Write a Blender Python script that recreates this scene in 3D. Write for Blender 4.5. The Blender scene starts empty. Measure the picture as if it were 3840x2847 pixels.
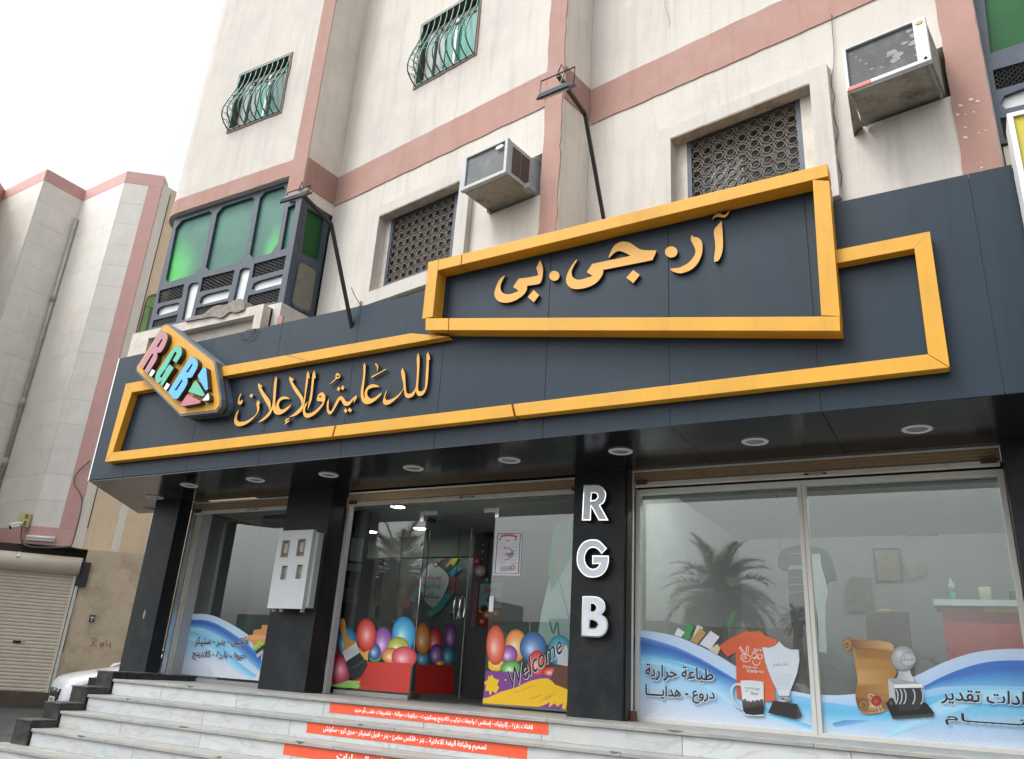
import bpy, bmesh, math, random
import numpy as np
from mathutils import Vector, Matrix
from mathutils.geometry import tessellate_polygon
import unicodedata as ud

random.seed(7)
rnd = random.Random(11)
R = math.radians
SC = bpy.context.scene
COL = SC.collection

# ------------------------------------------------------------------ camera
YAW, PITCH, ROLL = 0.5306544, 0.35857898, -0.06518081
FPX = 2968.23121          # focal length in photo pixels (3840 wide)
EYE = 1.6
def _rot():
    cy, sy, cp, sp, cr, sr = math.cos(YAW), math.sin(YAW), math.cos(PITCH), math.sin(PITCH), math.cos(ROLL), math.sin(ROLL)
    Rz = np.array([[cy, -sy, 0], [sy, cy, 0], [0, 0, 1]])
    Rx = np.array([[1, 0, 0], [0, cp, -sp], [0, sp, cp]])
    Ry = np.array([[cr, 0, sr], [0, 1, 0], [-sr, 0, cr]])
    return Rz @ Rx @ Ry
RM = _rot()
cam = bpy.data.cameras.new('camera')
cam.sensor_width = 36.0
cam.lens = FPX / 3840 * 36
cam.clip_start = 0.05
cam.clip_end = 1500
cobj = bpy.data.objects.new('camera', cam)
COL.objects.link(cobj)
M = Matrix.Identity(4)
for i in range(3):
    M[i][0] = RM[i][0]; M[i][1] = RM[i][2]; M[i][2] = -RM[i][1]
M[2][3] = EYE
cobj.matrix_world = M
SC.camera = cobj

# ------------------------------------------------------------------ daylight
SC.view_settings.view_transform = 'Standard'
SC.view_settings.look = 'None'
SC.view_settings.gamma = 1.0
SC.view_settings.exposure = 1.14
SC.cycles.max_bounces = 8
SC.cycles.diffuse_bounces = 4
SC.cycles.glossy_bounces = 4
SC.cycles.transparent_max_bounces = 24
SC.cycles.sample_clamp_indirect = 6.0
SC.cycles.use_denoising = True
SUN_EL, SUN_AZ = 58, -38      # degrees; azimuth measured from -Y towards -X
world = bpy.data.worlds.new('World')
SC.world = world
world.use_nodes = True
nt = world.node_tree
bg = nt.nodes['Background']
sky = nt.nodes.new('ShaderNodeTexSky')
sky.sky_type = 'NISHITA'
sky.sun_disc = False
sky.sun_elevation = R(SUN_EL)
sky.sun_rotation = R(180 + SUN_AZ * -1)
sky.air_density = 1.6
sky.dust_density = 6.0
sky.ozone_density = 1.0
# thin high overcast: the blue is mostly scattered out to a bright milky white
bw = nt.nodes.new('ShaderNodeRGBToBW')
mx = nt.nodes.new('ShaderNodeMix'); mx.data_type = 'RGBA'
mx.inputs['Factor'].default_value = 0.93
tint = nt.nodes.new('ShaderNodeMix'); tint.data_type = 'RGBA'; tint.blend_type = 'MULTIPLY'
tint.inputs['Factor'].default_value = 1.0
tint.inputs['B'].default_value = (0.985, 1.0, 1.02, 1)
nt.links.new(sky.outputs[0], bw.inputs[0])
nt.links.new(sky.outputs[0], mx.inputs['A'])
nt.links.new(bw.outputs[0], mx.inputs['B'])
nt.links.new(mx.outputs['Result'], tint.inputs['A'])
nt.links.new(tint.outputs['Result'], bg.inputs['Color'])
bg.inputs['Strength'].default_value = 0.15
sun = bpy.data.lights.new('sun', 'SUN')
sun.energy = 0.5
sun.angle = R(14)
sun.color = (1.0, 0.965, 0.91)
so = bpy.data.objects.new('sun', sun)
COL.objects.link(so)
az = R(SUN_AZ)
sd = Vector((math.sin(az) * math.cos(R(SUN_EL)), -math.cos(az) * math.cos(R(SUN_EL)), math.sin(R(SUN_EL))))
so.rotation_euler = sd.to_track_quat('Z', 'Y').to_euler()

# ------------------------------------------------------------------ projection of photo points onto real planes
def ray(px, py):
    return RM @ np.array([(px - 1920) / FPX, 1.0, -(py - 1423.5) / FPX])
class Plane:
    """vertical plane through (ox, oy), running at angle a; n counts outwards from it"""
    def __init__(s, ox, oy, a=0.0):
        s.o = np.array([ox, oy, 0.0])
        s.U = np.array([math.cos(a), math.sin(a), 0]); s.N = np.array([math.sin(a), -math.cos(a), 0])
    def uz(s, px, py, n=0.0):
        r = ray(px, py); k = (s.o @ s.N + n) / (s.N @ r); p = r * k
        return (float((p - s.o) @ s.U), float(p[2] + EYE))
    def w(s, u, z, n=0.0):
        p = s.o + s.U * u + s.N * n
        return Vector((p[0], p[1], z))
def at_z(px, py, z):
    r = ray(px, py); k = (z - EYE) / r[2]
    return Vector((r[0] * k, r[1] * k, z))
def Z(ox, oy, s=2.203):
    return lambda pts: [(x / s + ox, y / s + oy) for x, y in pts]
def trace(pl, pts, n=0.0, zoom=None):
    if zoom: pts = zoom(pts)
    return [pl.uz(x, y, n) for x, y in pts]

def smooth(pts, sub=4, sharp=48):
    """closed Catmull-Rom through pts; sharp turns stay sharp"""
    P = [Vector(p) for p in pts]; n = len(P); out = []
    corner = []
    for i in range(n):
        a, b = P[i] - P[i - 1], P[(i + 1) % n] - P[i]
        corner.append(a.length > 1e-6 and b.length > 1e-6 and math.degrees(a.angle(b)) > sharp)
    for i in range(n):
        p1, p2 = P[i], P[(i + 1) % n]
        d = p2 - p1
        m1 = (p2 - P[i - 1]) * .5 if not corner[i] else d * .8
        m2 = (P[(i + 2) % n] - p1) * .5 if not corner[(i + 1) % n] else d * .8
        L = d.length
        if m1.length > 1.3 * L: m1 = m1.normalized() * L * 1.3
        if m2.length > 1.3 * L: m2 = m2.normalized() * L * 1.3
        for k in range(sub):
            t = k / sub; t2, t3 = t * t, t * t * t
            q = p1 * (2 * t3 - 3 * t2 + 1) + m1 * (t3 - 2 * t2 + t) + p2 * (-2 * t3 + 3 * t2) + m2 * (t3 - t2)
            out.append((q.x, q.y))
    return out

# ------------------------------------------------------------------ mesh builder
WL = {}
class MB:
    def __init__(s): s.v = []; s.f = []; s.c = []; s.has_c = False; s.sm = []
    def add(s, vs, fs, cols=None, smooth=False):
        b = len(s.v); s.v += [tuple(v) for v in vs]
        s.f += [tuple(i + b for i in f) for f in fs]; s.sm += [smooth] * len(fs)
        if cols is not None: s.has_c = True; s.c += list(cols)
        else: s.c += [(1, 1, 1)] * len(vs)
        return s
    def box(s, x0, x1, y0, y1, z0, z1):
        v = [(x, y, z) for z in (z0, z1) for x, y in ((x0, y0), (x1, y0), (x1, y1), (x0, y1))]
        return s.add(v, [(3, 2, 1, 0), (4, 5, 6, 7), (0, 1, 5, 4), (1, 2, 6, 5), (2, 3, 7, 6), (3, 0, 4, 7)])
    def fbox(s, pl, u0, u1, z0, z1, n0, n1):
        v = [pl.w(u, z, n) for z in (z0, z1) for u, n in ((u0, n1), (u1, n1), (u1, n0), (u0, n0))]
        return s.add(v, [(3, 2, 1, 0), (4, 5, 6, 7), (0, 1, 5, 4), (1, 2, 6, 5), (2, 3, 7, 6), (3, 0, 4, 7)])
    def prism(s, pl, pts, n0, n1, holes=(), back=False):
        """outline (u,z) pulled from depth n0 out to n1, with holes"""
        loops = [list(pts)] + [list(h) for h in holes]
        flat = [p for l in loops for p in l]
        tri = tessellate_polygon([[Vector((p[0], p[1], 0)) for p in l] for l in loops])
        vf = [pl.w(u, z, n1) for u, z in flat]; vb = [pl.w(u, z, n0) for u, z in flat]
        N = len(flat); fs = []
        for t in tri:
            a, b, c = [flat[i] for i in t]
            ar = (b[0] - a[0]) * (c[1] - a[1]) - (b[1] - a[1]) * (c[0] - a[0])
            if abs(ar) < 1e-12: continue
            t = tuple(t) if ar > 0 else tuple(reversed(t))
            fs.append(t)
            if back: fs.append(tuple(i + N for i in reversed(t)))
        k = 0
        for li, l in enumerate(loops):
            m = len(l)
            ar = sum(l[i][0] * l[(i + 1) % m][1] - l[(i + 1) % m][0] * l[i][1] for i in range(m))
            for i in range(m):
                a, b = k + i, k + (i + 1) % m
                fs.append((b, a, a + N, b + N) if (ar > 0) == (li == 0) else (a, b, b + N, a + N))
            k += m
        return s.add(vf + vb, fs)
    def sheet(s, pl, pts, n, cols=None, holes=()):
        loops = [list(pts)] + [list(h) for h in holes]
        flat = [p for l in loops for p in l]
        tri = tessellate_polygon([[Vector((p[0], p[1], 0)) for p in l] for l in loops])
        fs = []
        for t in tri:
            a, b, c = [flat[i] for i in t]
            ar = (b[0] - a[0]) * (c[1] - a[1]) - (b[1] - a[1]) * (c[0] - a[0])
            if abs(ar) > 1e-12: fs.append(tuple(t) if ar > 0 else tuple(reversed(t)))
        if cols is not None and not isinstance(cols, list): cols = [cols] * len(flat)
        if cols is not None and len(cols) != len(flat): cols = [cols[min(len(cols) - 1, int(i * len(cols) / len(flat)))] for i in range(len(flat))]
        return s.add([pl.w(u, z, n) for u, z in flat], fs, cols)
    def tube(s, path, r, seg=8, closed=False, cap=True):
        P = [Vector(p) for p in path]; n = len(P); rings = []
        rr = r if isinstance(r, (list, tuple)) else [r] * n
        ref = None
        for i in range(n):
            if closed: t = (P[(i + 1) % n] - P[i - 1])
            else: t = P[min(i + 1, n - 1)] - P[max(i - 1, 0)]
            t.normalize()
            if ref is None: ref = t.orthogonal().normalized()
            ref = (ref - t * ref.dot(t))
            if ref.length < 1e-5: ref = t.orthogonal()
            ref.normalize(); b = t.cross(ref)
            rings.append([P[i] + (ref * math.cos(2 * math.pi * k / seg) + b * math.sin(2 * math.pi * k / seg)) * rr[i] for k in range(seg)])
        vs = [v for rg in rings for v in rg]; fs = []
        for i in range(n if closed else n - 1):
            a, b = i * seg, ((i + 1) % n) * seg
            for k in range(seg): fs.append((a + k, a + (k + 1) % seg, b + (k + 1) % seg, b + k))
        if cap and not closed:
            fs.append(tuple(reversed(range(seg)))); fs.append(tuple((n - 1) * seg + k for k in range(seg)))
        return s.add(vs, fs, smooth=seg > 5)
    def lathe(s, base, axis, prof, seg=20):
        """profile of (distance along axis, radius)"""
        A = Vector(axis).normalized(); ref = A.orthogonal().normalized(); b = A.cross(ref); B = Vector(base)
        vs = [B + A * h + (ref * math.cos(2 * math.pi * k / seg) + b * math.sin(2 * math.pi * k / seg)) * max(r, 1e-4) for h, r in prof for k in range(seg)]
        fs = [(i * seg + k, i * seg + (k + 1) % seg, (i + 1) * seg + (k + 1) % seg, (i + 1) * seg + k) for i in range(len(prof) - 1) for k in range(seg)]
        fs.append(tuple(reversed(range(seg)))); fs.append(tuple((len(prof) - 1) * seg + k for k in range(seg)))
        return s.add(vs, fs, smooth=True)
    def build(s, name, m, parent=None, label=None, cat=None, group=None, kind=None, bevel=0):
        V = np.array(s.v, dtype=float)
        lo, hi = V.min(0), V.max(0); c = (lo + hi) / 2
        if parent is None: c[2] = lo[2]
        me = bpy.data.meshes.new(name)
        me.from_pydata((V - c).tolist(), [], s.f)
        if any(s.sm): me.polygons.foreach_set('use_smooth', s.sm)
        if s.has_c:
            a = me.color_attributes.new('Col', 'FLOAT_COLOR', 'POINT')
            a.data.foreach_set('color', [x for q in s.c for x in (q[0], q[1], q[2], 1)])
        for mm in (m if isinstance(m, (list, tuple)) else [m]): me.materials.append(mm)
        o = bpy.data.objects.new(name, me); COL.objects.link(o)
        wl = Vector(c)
        if parent is not None:
            o.parent = parent; o.location = wl - WL[parent.name]
        else: o.location = wl
        WL[o.name] = wl
        if bevel:
            b = o.modifiers.new('bevel', 'BEVEL'); b.width = bevel; b.segments = 2; b.limit_method = 'ANGLE'; b.angle_limit = R(50)
        tag(o, label, cat, group, kind)
        return o
def tag(o, label=None, cat=None, group=None, kind=None):
    if label: o['label'] = label
    if cat: o['category'] = cat
    if group: o['group'] = group
    if kind: o['kind'] = kind
    return o
def thing(name, loc, label, cat, group=None):
    o = bpy.data.objects.new(name, None); COL.objects.link(o); o.location = loc; o.empty_display_size = .1
    WL[o.name] = Vector(loc)
    return tag(o, label, cat, group)
def dup(o, delta, parent=None):
    c = o.copy(); COL.objects.link(c)
    if parent is not None:
        c.parent = parent; wl = WL[o.name] + Vector(delta); c.location = wl - WL[parent.name]; WL[c.name] = wl
    else:
        c.location = o.location + Vector(delta); WL[c.name] = WL[o.name] + Vector(delta)
    return c
def dup_tree(root, delta, label):
    c = dup(root, delta); c['label'] = label
    for ch in list(root.children):
        q = dup(ch, delta, c)
        for g in list(ch.children): dup(g, delta, q)
    return c

# ------------------------------------------------------------------ materials
MATS = {}
def nn(t, k, **kw):
    n = t.nodes.new(k)
    for a, b in kw.items(): setattr(n, a, b)
    return n
def mat(name, col, rough=.6, metal=0.0, var=.08, vs=3.0, grain=.05, gs=90, bump=.0, bs=60, streak=0.0, dirt=None, damt=0.0, ds=1.2, spec=.5, objvar=0.0, coat=0.0, trans=0, emis=None, emis_s=0, edge=0):
    if name in MATS: return MATS[name]
    m = bpy.data.materials.new(name); m.use_nodes = True; t = m.node_tree; L = t.links.new
    b = t.nodes['Principled BSDF']
    b.inputs['Roughness'].default_value = rough; b.inputs['Metallic'].default_value = metal
    b.inputs['Specular IOR Level'].default_value = spec
    if coat: b.inputs['Coat Weight'].default_value = coat; b.inputs['Coat Roughness'].default_value = .1
    geo = nn(t, 'ShaderNodeNewGeometry')
    n1 = nn(t, 'ShaderNodeTexNoise'); n1.inputs['Scale'].default_value = vs; n1.inputs['Detail'].default_value = 5; n1.inputs['Roughness'].default_value = .62
    L(geo.outputs['Position'], n1.inputs['Vector'])
    n2 = nn(t, 'ShaderNodeTexNoise'); n2.inputs['Scale'].default_value = gs; n2.inputs['Detail'].default_value = 2
    L(geo.outputs['Position'], n2.inputs['Vector'])
    def rng(src, lo, hi, a=.25, c=.75):
        r = nn(t, 'ShaderNodeMapRange'); r.inputs['From Min'].default_value = a; r.inputs['From Max'].default_value = c
        r.inputs['To Min'].default_value = lo; r.inputs['To Max'].default_value = hi; L(src, r.inputs['Value']); return r.outputs[0]
    def mul(a, c):
        q = nn(t, 'ShaderNodeMath', operation='MULTIPLY'); L(a, q.inputs[0]); L(c, q.inputs[1]); return q.outputs[0]
    f = mul(rng(n1.outputs[0], 1 - var, 1 + var), rng(n2.outputs[0], 1 - grain, 1 + grain))
    if streak:
        mp = nn(t, 'ShaderNodeMapping'); mp.inputs['Scale'].default_value = (7, 7, .5); L(geo.outputs['Position'], mp.inputs['Vector'])
        n3 = nn(t, 'ShaderNodeTexNoise'); n3.inputs['Scale'].default_value = 1.0; n3.inputs['Detail'].default_value = 6; n3.inputs['Roughness'].default_value = .7
        L(mp.outputs[0], n3.inputs['Vector']); f = mul(f, rng(n3.outputs[0], 1.0, 1 - streak, .5, .78))
    if objvar:
        oi = nn(t, 'ShaderNodeObjectInfo'); f = mul(f, rng(oi.outputs['Random'], 1 - objvar, 1 + objvar, 0, 1))
    vm = nn(t, 'ShaderNodeVectorMath', operation='SCALE'); vm.inputs[0].default_value = col; L(f, vm.inputs['Scale'])
    out = vm.outputs[0]
    if dirt:
        n4 = nn(t, 'ShaderNodeTexNoise'); n4.inputs['Scale'].default_value = ds; n4.inputs['Detail'].default_value = 8; n4.inputs['Roughness'].default_value = .68
        L(geo.outputs['Position'], n4.inputs['Vector'])
        mxn = nn(t, 'ShaderNodeMix', data_type='RGBA'); L(rng(n4.outputs[0], 0, damt, .48, .72), mxn.inputs['Factor']); L(out, mxn.inputs['A']); mxn.inputs['B'].default_value = (*dirt, 1); out = mxn.outputs['Result']
    L(out, b.inputs['Base Color'])
    L(rng(n1.outputs[0], max(rough - .06, .02), min(rough + .08, 1)), b.inputs['Roughness'])
    if bump:
        nb = nn(t, 'ShaderNodeTexNoise'); nb.inputs['Scale'].default_value = bs; nb.inputs['Detail'].default_value = 6
        L(geo.outputs['Position'], nb.inputs['Vector'])
        bp = nn(t, 'ShaderNodeBump'); bp.inputs['Strength'].default_value = bump; bp.inputs['Distance'].default_value = .01
        L(nb.outputs[0], bp.inputs['Height']); L(bp.outputs[0], b.inputs['Normal'])
    if trans: b.inputs['Transmission Weight'].default_value = trans
    if emis: b.inputs['Emission Color'].default_value = (*emis, 1); b.inputs['Emission Strength'].default_value = emis_s
    MATS[name] = m
    return m
def print_mat(name, rough=.35, halftone=0.0):
    m = bpy.data.materials.new(name); m.use_nodes = True; t = m.node_tree; L = t.links.new
    b = t.nodes['Principled BSDF']; b.inputs['Roughness'].default_value = rough
    a = nn(t, 'ShaderNodeVertexColor', layer_name='Col')
    geo = nn(t, 'ShaderNodeNewGeometry'); n = nn(t, 'ShaderNodeTexNoise'); n.inputs['Scale'].default_value = 40; L(geo.outputs['Position'], n.inputs['Vector'])
    r = nn(t, 'ShaderNodeMapRange'); r.inputs['To Min'].default_value = .93; r.inputs['To Max'].default_value = 1.07; L(n.outputs[0], r.inputs['Value'])
    v = nn(t, 'ShaderNodeVectorMath', operation='SCALE'); L(a.outputs[0], v.inputs[0]); L(r.outputs[0], v.inputs['Scale'])
    L(v.outputs[0], b.inputs['Base Color'])
    MATS[name] = m; return m
def glass_mat(name, tint=(.93, .97, .95), rough=.0, haze=0.0, ior=1.5, boost=1.0, hazecol=(.6, .62, .6)):
    """thin pane: looks through, mirrors by Fresnel, a little dust on it"""
    m = bpy.data.materials.new(name); m.use_nodes = True; t = m.node_tree; L = t.links.new
    t.nodes.remove(t.nodes['Principled BSDF']); o = t.nodes['Material Output']
    tr = nn(t, 'ShaderNodeBsdfTransparent'); tr.inputs[0].default_value = (*tint, 1)
    gl = nn(t, 'ShaderNodeBsdfGlossy'); gl.inputs['Roughness'].default_value = rough; gl.inputs[0].default_value = (.97, 1, .98, 1)
    df = nn(t, 'ShaderNodeBsdfDiffuse'); df.inputs[0].default_value = (*hazecol, 1)
    fr = nn(t, 'ShaderNodeFresnel'); fr.inputs[0].default_value = ior
    mu = nn(t, 'ShaderNodeMath', operation='MULTIPLY'); mu.use_clamp = True; L(fr.outputs[0], mu.inputs[0]); mu.inputs[1].default_value = boost
    geo = nn(t, 'ShaderNodeNewGeometry'); io = nn(t, 'ShaderNodeMapRange'); io.inputs['To Min'].default_value = ior; io.inputs['To Max'].default_value = 1 / ior; L(geo.outputs['Backfacing'], io.inputs['Value']); L(io.outputs[0], fr.inputs[0])
    n = nn(t, 'ShaderNodeTexNoise'); n.inputs['Scale'].default_value = 2.2; n.inputs['Detail'].default_value = 8; L(geo.outputs['Position'], n.inputs['Vector'])
    r = nn(t, 'ShaderNodeMapRange'); r.inputs['From Min'].default_value = .3; r.inputs['From Max'].default_value = .75; r.inputs['To Min'].default_value = haze * .6; r.inputs['To Max'].default_value = haze * 1.5; L(n.outputs[0], r.inputs['Value'])
    a = nn(t, 'ShaderNodeMixShader'); L(r.outputs[0], a.inputs[0]); L(tr.outputs[0], a.inputs[1]); L(df.outputs[0], a.inputs[2])
    c = nn(t, 'ShaderNodeMixShader'); L(mu.outputs[0], c.inputs[0]); L(a.outputs[0], c.inputs[1]); L(gl.outputs[0], c.inputs[2])
    L(c.outputs[0], o.inputs['Surface']); MATS[name] = m; return m

PLASTER = mat('plaster', (.57, .53, .475), .88, var=.08, vs=1.1, grain=.04, gs=60, bump=.22, bs=34, streak=.24, dirt=(.40, .385, .38), damt=.5, ds=.9)
PLASTER_WARM = mat('plaster_warm', (.70, .645, .57), .9, var=.08, vs=1.5, bump=.22, bs=34, streak=.22, dirt=(.48, .42, .37), damt=.45, ds=1.4)
PINK = mat('salmon_paint', (.375, .215, .175), .85, var=.11, vs=1.6, bump=.22, bs=34, streak=.2, dirt=(.42, .30, .27), damt=.5, ds=1.7)
SILL = mat('stained_sill', (.50, .44, .36), .9, var=.2, vs=7, bump=.5, dirt=(.2, .15, .11), damt=.8, ds=6)
CEMENT = mat('rough_cement', (.27, .235, .205), .95, var=.25, vs=14, grain=.2, gs=70, bump=1.0, bs=22, dirt=(.12, .095, .08), damt=.7, ds=9)
ACP = mat('navy_composite_panel', (.013, .027, .043), .42, var=.16, vs=1.1, grain=.03, gs=200, spec=.27, streak=.3, bump=.12, bs=1.6, dirt=(.03, .037, .047), damt=.4, ds=1.3)
ACP_BLACK = mat('black_composite_panel', (.012, .013, .016), .16, var=.15, vs=2.5, grain=.04, spec=.5, bump=.015, bs=3)
PILLAR = mat('charcoal_cladding', (.011, .014, .0165), .45, spec=.25, var=.14, vs=2.2, grain=.05, gs=160, streak=.25, dirt=(.06, .058, .055), damt=.35, ds=2.5)
YELLOW = mat('amber_composite_panel', (.64, .325, .028), .45, var=.08, vs=1.6, grain=.03, gs=150, streak=.12, spec=.35, dirt=(.42, .25, .07), damt=.35, ds=2.4)
ALU = mat('brushed_aluminium', (.62, .65, .67), .32, metal=.9, var=.1, vs=6)
CHROME = mat('polished_steel', (.78, .78, .76), .12, metal=1.0, var=.05)
STEEL_DARK = mat('dark_blue_steel', (.045, .06, .085), .5, var=.18, vs=9, grain=.08, dirt=(.12, .12, .13), damt=.35, ds=7)
BLACKMETAL = mat('black_painted_steel', (.018, .016, .017), .5, var=.15, vs=10)
DARKVOID = mat('dark_room', (.012, .012, .012), .9, var=.1)
LATTICE_BLACK = mat('sooty_lattice', (.022, .020, .021), .8, var=.4, vs=30, grain=.25, dirt=(.07, .06, .055), damt=.6, ds=14)
LATTICE = mat('rusty_cream_lattice', (.145, .13, .11), .7, var=.2, vs=12, dirt=(.17, .11, .07), damt=.7, ds=11)
SEALANT = mat('brown_joint', (.085, .062, .052), .9, var=.3, vs=8)
MARBLE_DARKLINE = mat('dirty_joint', (.17, .16, .145), .95, var=.2)
WHITEPAINT = mat('white_enamel', (.74, .75, .75), .35, var=.05, vs=6, dirt=(.55, .52, .47), damt=.3, ds=5)
OFFWHITE = mat('cream_enamel', (.62, .59, .52), .45, var=.07, vs=7, dirt=(.36, .27, .17), damt=.35, ds=6)
TAN = mat('tan_enamel', (.36, .25, .14), .5, var=.1, vs=8, dirt=(.16, .09, .05), damt=.5, ds=8)
PRINT = print_mat('vinyl_print')
TEXT = MATS.get('ink') or mat('black_ink', (.02, .018, .03), .5)
WHITEINK = mat('white_ink', (.82, .82, .82), .5)
GLASS = glass_mat('shop_glass', haze=.03, boost=1.55)
GLASS_DUSTY = glass_mat('dusty_shop_glass', haze=.075, boost=1.6, hazecol=(.55, .58, .58))
GLASS_DOOR = glass_mat('door_glass', tint=(.88, .95, .92), haze=.02)

def marble(name, base=(.68, .70, .70), vein=(.36, .38, .40), scale=1.6, dirty=.35, rough=.33):
    m = mat(name, base, rough, var=.05, vs=5, grain=.03, objvar=.09, dirt=(.43, .40, .35), damt=dirty, ds=3.2, streak=.06)
    t = m.node_tree; L = t.links.new; b = t.nodes['Principled BSDF']
    src = b.inputs['Base Color'].links[0].from_socket
    geo = nn(t, 'ShaderNodeNewGeometry'); oi = nn(t, 'ShaderNodeObjectInfo')
    ad = nn(t, 'ShaderNodeVectorMath', operation='MULTIPLY_ADD'); L(oi.outputs['Random'], ad.inputs[0]); ad.inputs[1].default_value = (9, 5, 7); L(geo.outputs['Position'], ad.inputs[2])
    mp = nn(t, 'ShaderNodeMapping'); mp.inputs['Rotation'].default_value = (0.2, R(38), 0.3); mp.inputs['Scale'].default_value = (1, 1, 3.2); L(ad.outputs[0], mp.inputs['Vector'])
    n = nn(t, 'ShaderNodeTexNoise'); n.inputs['Scale'].default_value = scale; n.inputs['Detail'].default_value = 7; n.inputs['Distortion'].default_value = 1.2; L(mp.outputs[0], n.inputs['Vector'])
    s1 = nn(t, 'ShaderNodeMath', operation='SUBTRACT'); L(n.outputs[0], s1.inputs[0]); s1.inputs[1].default_value = .5
    s2 = nn(t, 'ShaderNodeMath', operation='ABSOLUTE'); L(s1.outputs[0], s2.inputs[0])
    r = nn(t, 'ShaderNodeMapRange'); r.inputs['From Min'].default_value = 0; r.inputs['From Max'].default_value = .035; r.inputs['To Min'].default_value = .42; r.inputs['To Max'].default_value = 0; L(s2.outputs[0], r.inputs['Value'])
    mxn = nn(t, 'ShaderNodeMix', data_type='RGBA'); L(r.outputs[0], mxn.inputs['Factor']); L(src, mxn.inputs['A']); mxn.inputs['B'].default_value = (*vein, 1)
    L(mxn.outputs['Result'], b.inputs['Base Color']); return m
MARBLE = marble('white_marble', (.42, .44, .44), (.24, .26, .28), dirty=.5)
MARBLE_TREAD = marble('worn_marble_tread', (.27, .27, .255), (.17, .17, .17), dirty=.55, rough=.45)

# ------------------------------------------------------------------ writing (Arabic letters joined, right to left)
_forms = {}
for _c in range(0xFE80, 0xFEFD):
    _d = ud.decomposition(chr(_c)).split()
    if len(_d) == 2: _forms.setdefault(int(_d[1], 16), {})[_d[0][1:-1]] = chr(_c)
    elif len(_d) == 3: _forms.setdefault((int(_d[1], 16), int(_d[2], 16)), {})[_d[0][1:-1]] = chr(_c)
def arabic(s):
    cs = [ord(c) for c in s]; items = []; i = 0; out = []
    while i < len(cs):
        if i + 1 < len(cs) and (cs[i], cs[i + 1]) in _forms: items.append((cs[i], cs[i + 1])); i += 2
        else: items.append(cs[i]); i += 1
    nx = lambda k: k == 0x640 or (k in _forms and 'initial' in _forms[k])
    ok = lambda k: k == 0x640 or k in _forms
    for j, k in enumerate(items):
        if k not in _forms: out.append(chr(k) if not isinstance(k, tuple) else '?'); continue
        jp = j > 0 and nx(items[j - 1]) and 'final' in _forms[k]
        jn = nx(k) and j + 1 < len(items) and ok(items[j + 1])
        f = {(0, 0): 'isolated', (1, 0): 'final', (0, 1): 'initial', (1, 1): 'medial'}[(int(jp), int(jn))]
        out.append(_forms[k].get(f, _forms[k].get('isolated')))
    return ''.join(reversed(out))
def text_tris(s, bold=0.0, shear=0.0, res=3, spacing=1.0):
    cu = bpy.data.curves.new('tmp', 'FONT'); cu.body = s; cu.size = 1; cu.offset = bold; cu.shear = shear; cu.resolution_u = res; cu.space_character = spacing
    o = bpy.data.objects.new('tmp', cu); COL.objects.link(o)
    me = bpy.data.meshes.new_from_object(o.evaluated_get(bpy.context.evaluated_depsgraph_get()))
    vs = [(v.co.x, v.co.y) for v in me.vertices]; fs = [tuple(p.vertices) for p in me.polygons]
    bpy.data.objects.remove(o); bpy.data.curves.remove(cu); bpy.data.meshes.remove(me)
    return vs, fs
def write(mb, pl, s, quad, n, color, bold=0.02, shear=0.0, thick=0.0, ar=True, spacing=1.0, flip=False):
    """fit the text into the quad of (u,z) points: bottom-left, bottom-right, top-right, top-left"""
    vs, fs = text_tris(arabic(s) if ar else s, bold, shear, spacing=spacing)
    if not vs: return
    x0 = min(v[0] for v in vs); x1 = max(v[0] for v in vs); y0 = min(v[1] for v in vs); y1 = max(v[1] for v in vs)
    A, B, C_, D = [np.array(q) for q in quad]
    P = []
    for x, y in vs:
        a = (x - x0) / (x1 - x0); b = (y - y0) / (y1 - y0)
        if flip: a = 1 - a
        q = A * (1 - a) * (1 - b) + B * a * (1 - b) + C_ * a * b + D * (1 - a) * b
        P.append(q)
    F = []
    for f in fs:
        ar_ = sum(P[f[i]][0] * P[f[(i + 1) % len(f)]][1] - P[f[(i + 1) % len(f)]][0] * P[f[i]][1] for i in range(len(f)))
        F.append(f if ar_ > 0 else tuple(reversed(f)))
    mb.add([pl.w(q[0], q[1], n) for q in P], F, [color] * len(P))
def px_quad(pl, pts, n, zoom=None): return trace(pl, pts, n, zoom)
# ------------------------------------------------------------------ planes of the place
AM = -0.16664469
T_A = Z(0, 600); T_B = Z(700, 0); T_C = Z(1600, 0); T_D = Z(2840, 0); T_E = Z(500, 600); T_F = Z(1400, 450)
T_G = Z(2840, 600); T_H = Z(2840, 1300); T_I = Z(0, 2097); T_J = Z(0, 1600); T_K = Z(700, 2097); T_L = Z(1200, 1650)
T_M = Z(1600, 2097); T_N = Z(2300, 1650); T_O = Z(2840, 2097); T_P = Z(2250, 2150, 2.5929); T_Q = Z(1900, 0, 1.1485)
bayP = Plane(0, 6.6)
r1 = math.atan2(.58, .06); r2 = math.atan2(.5, .1)
ret1 = Plane(-7.45, 6.6, r1); mid = Plane(-7.39, 7.18, AM); ret2 = Plane(-3.38, 6.51, r2); rgt = Plane(-3.28, 7.01, AM)
def one(pl, x, y, n=0.0, zoom=None):
    return trace(pl, [(x, y)], n, zoom)[0]
def rect(u0, u1, z0, z1): return [(u0, z0), (u1, z0), (u1, z1), (u0, z1)]
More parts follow.
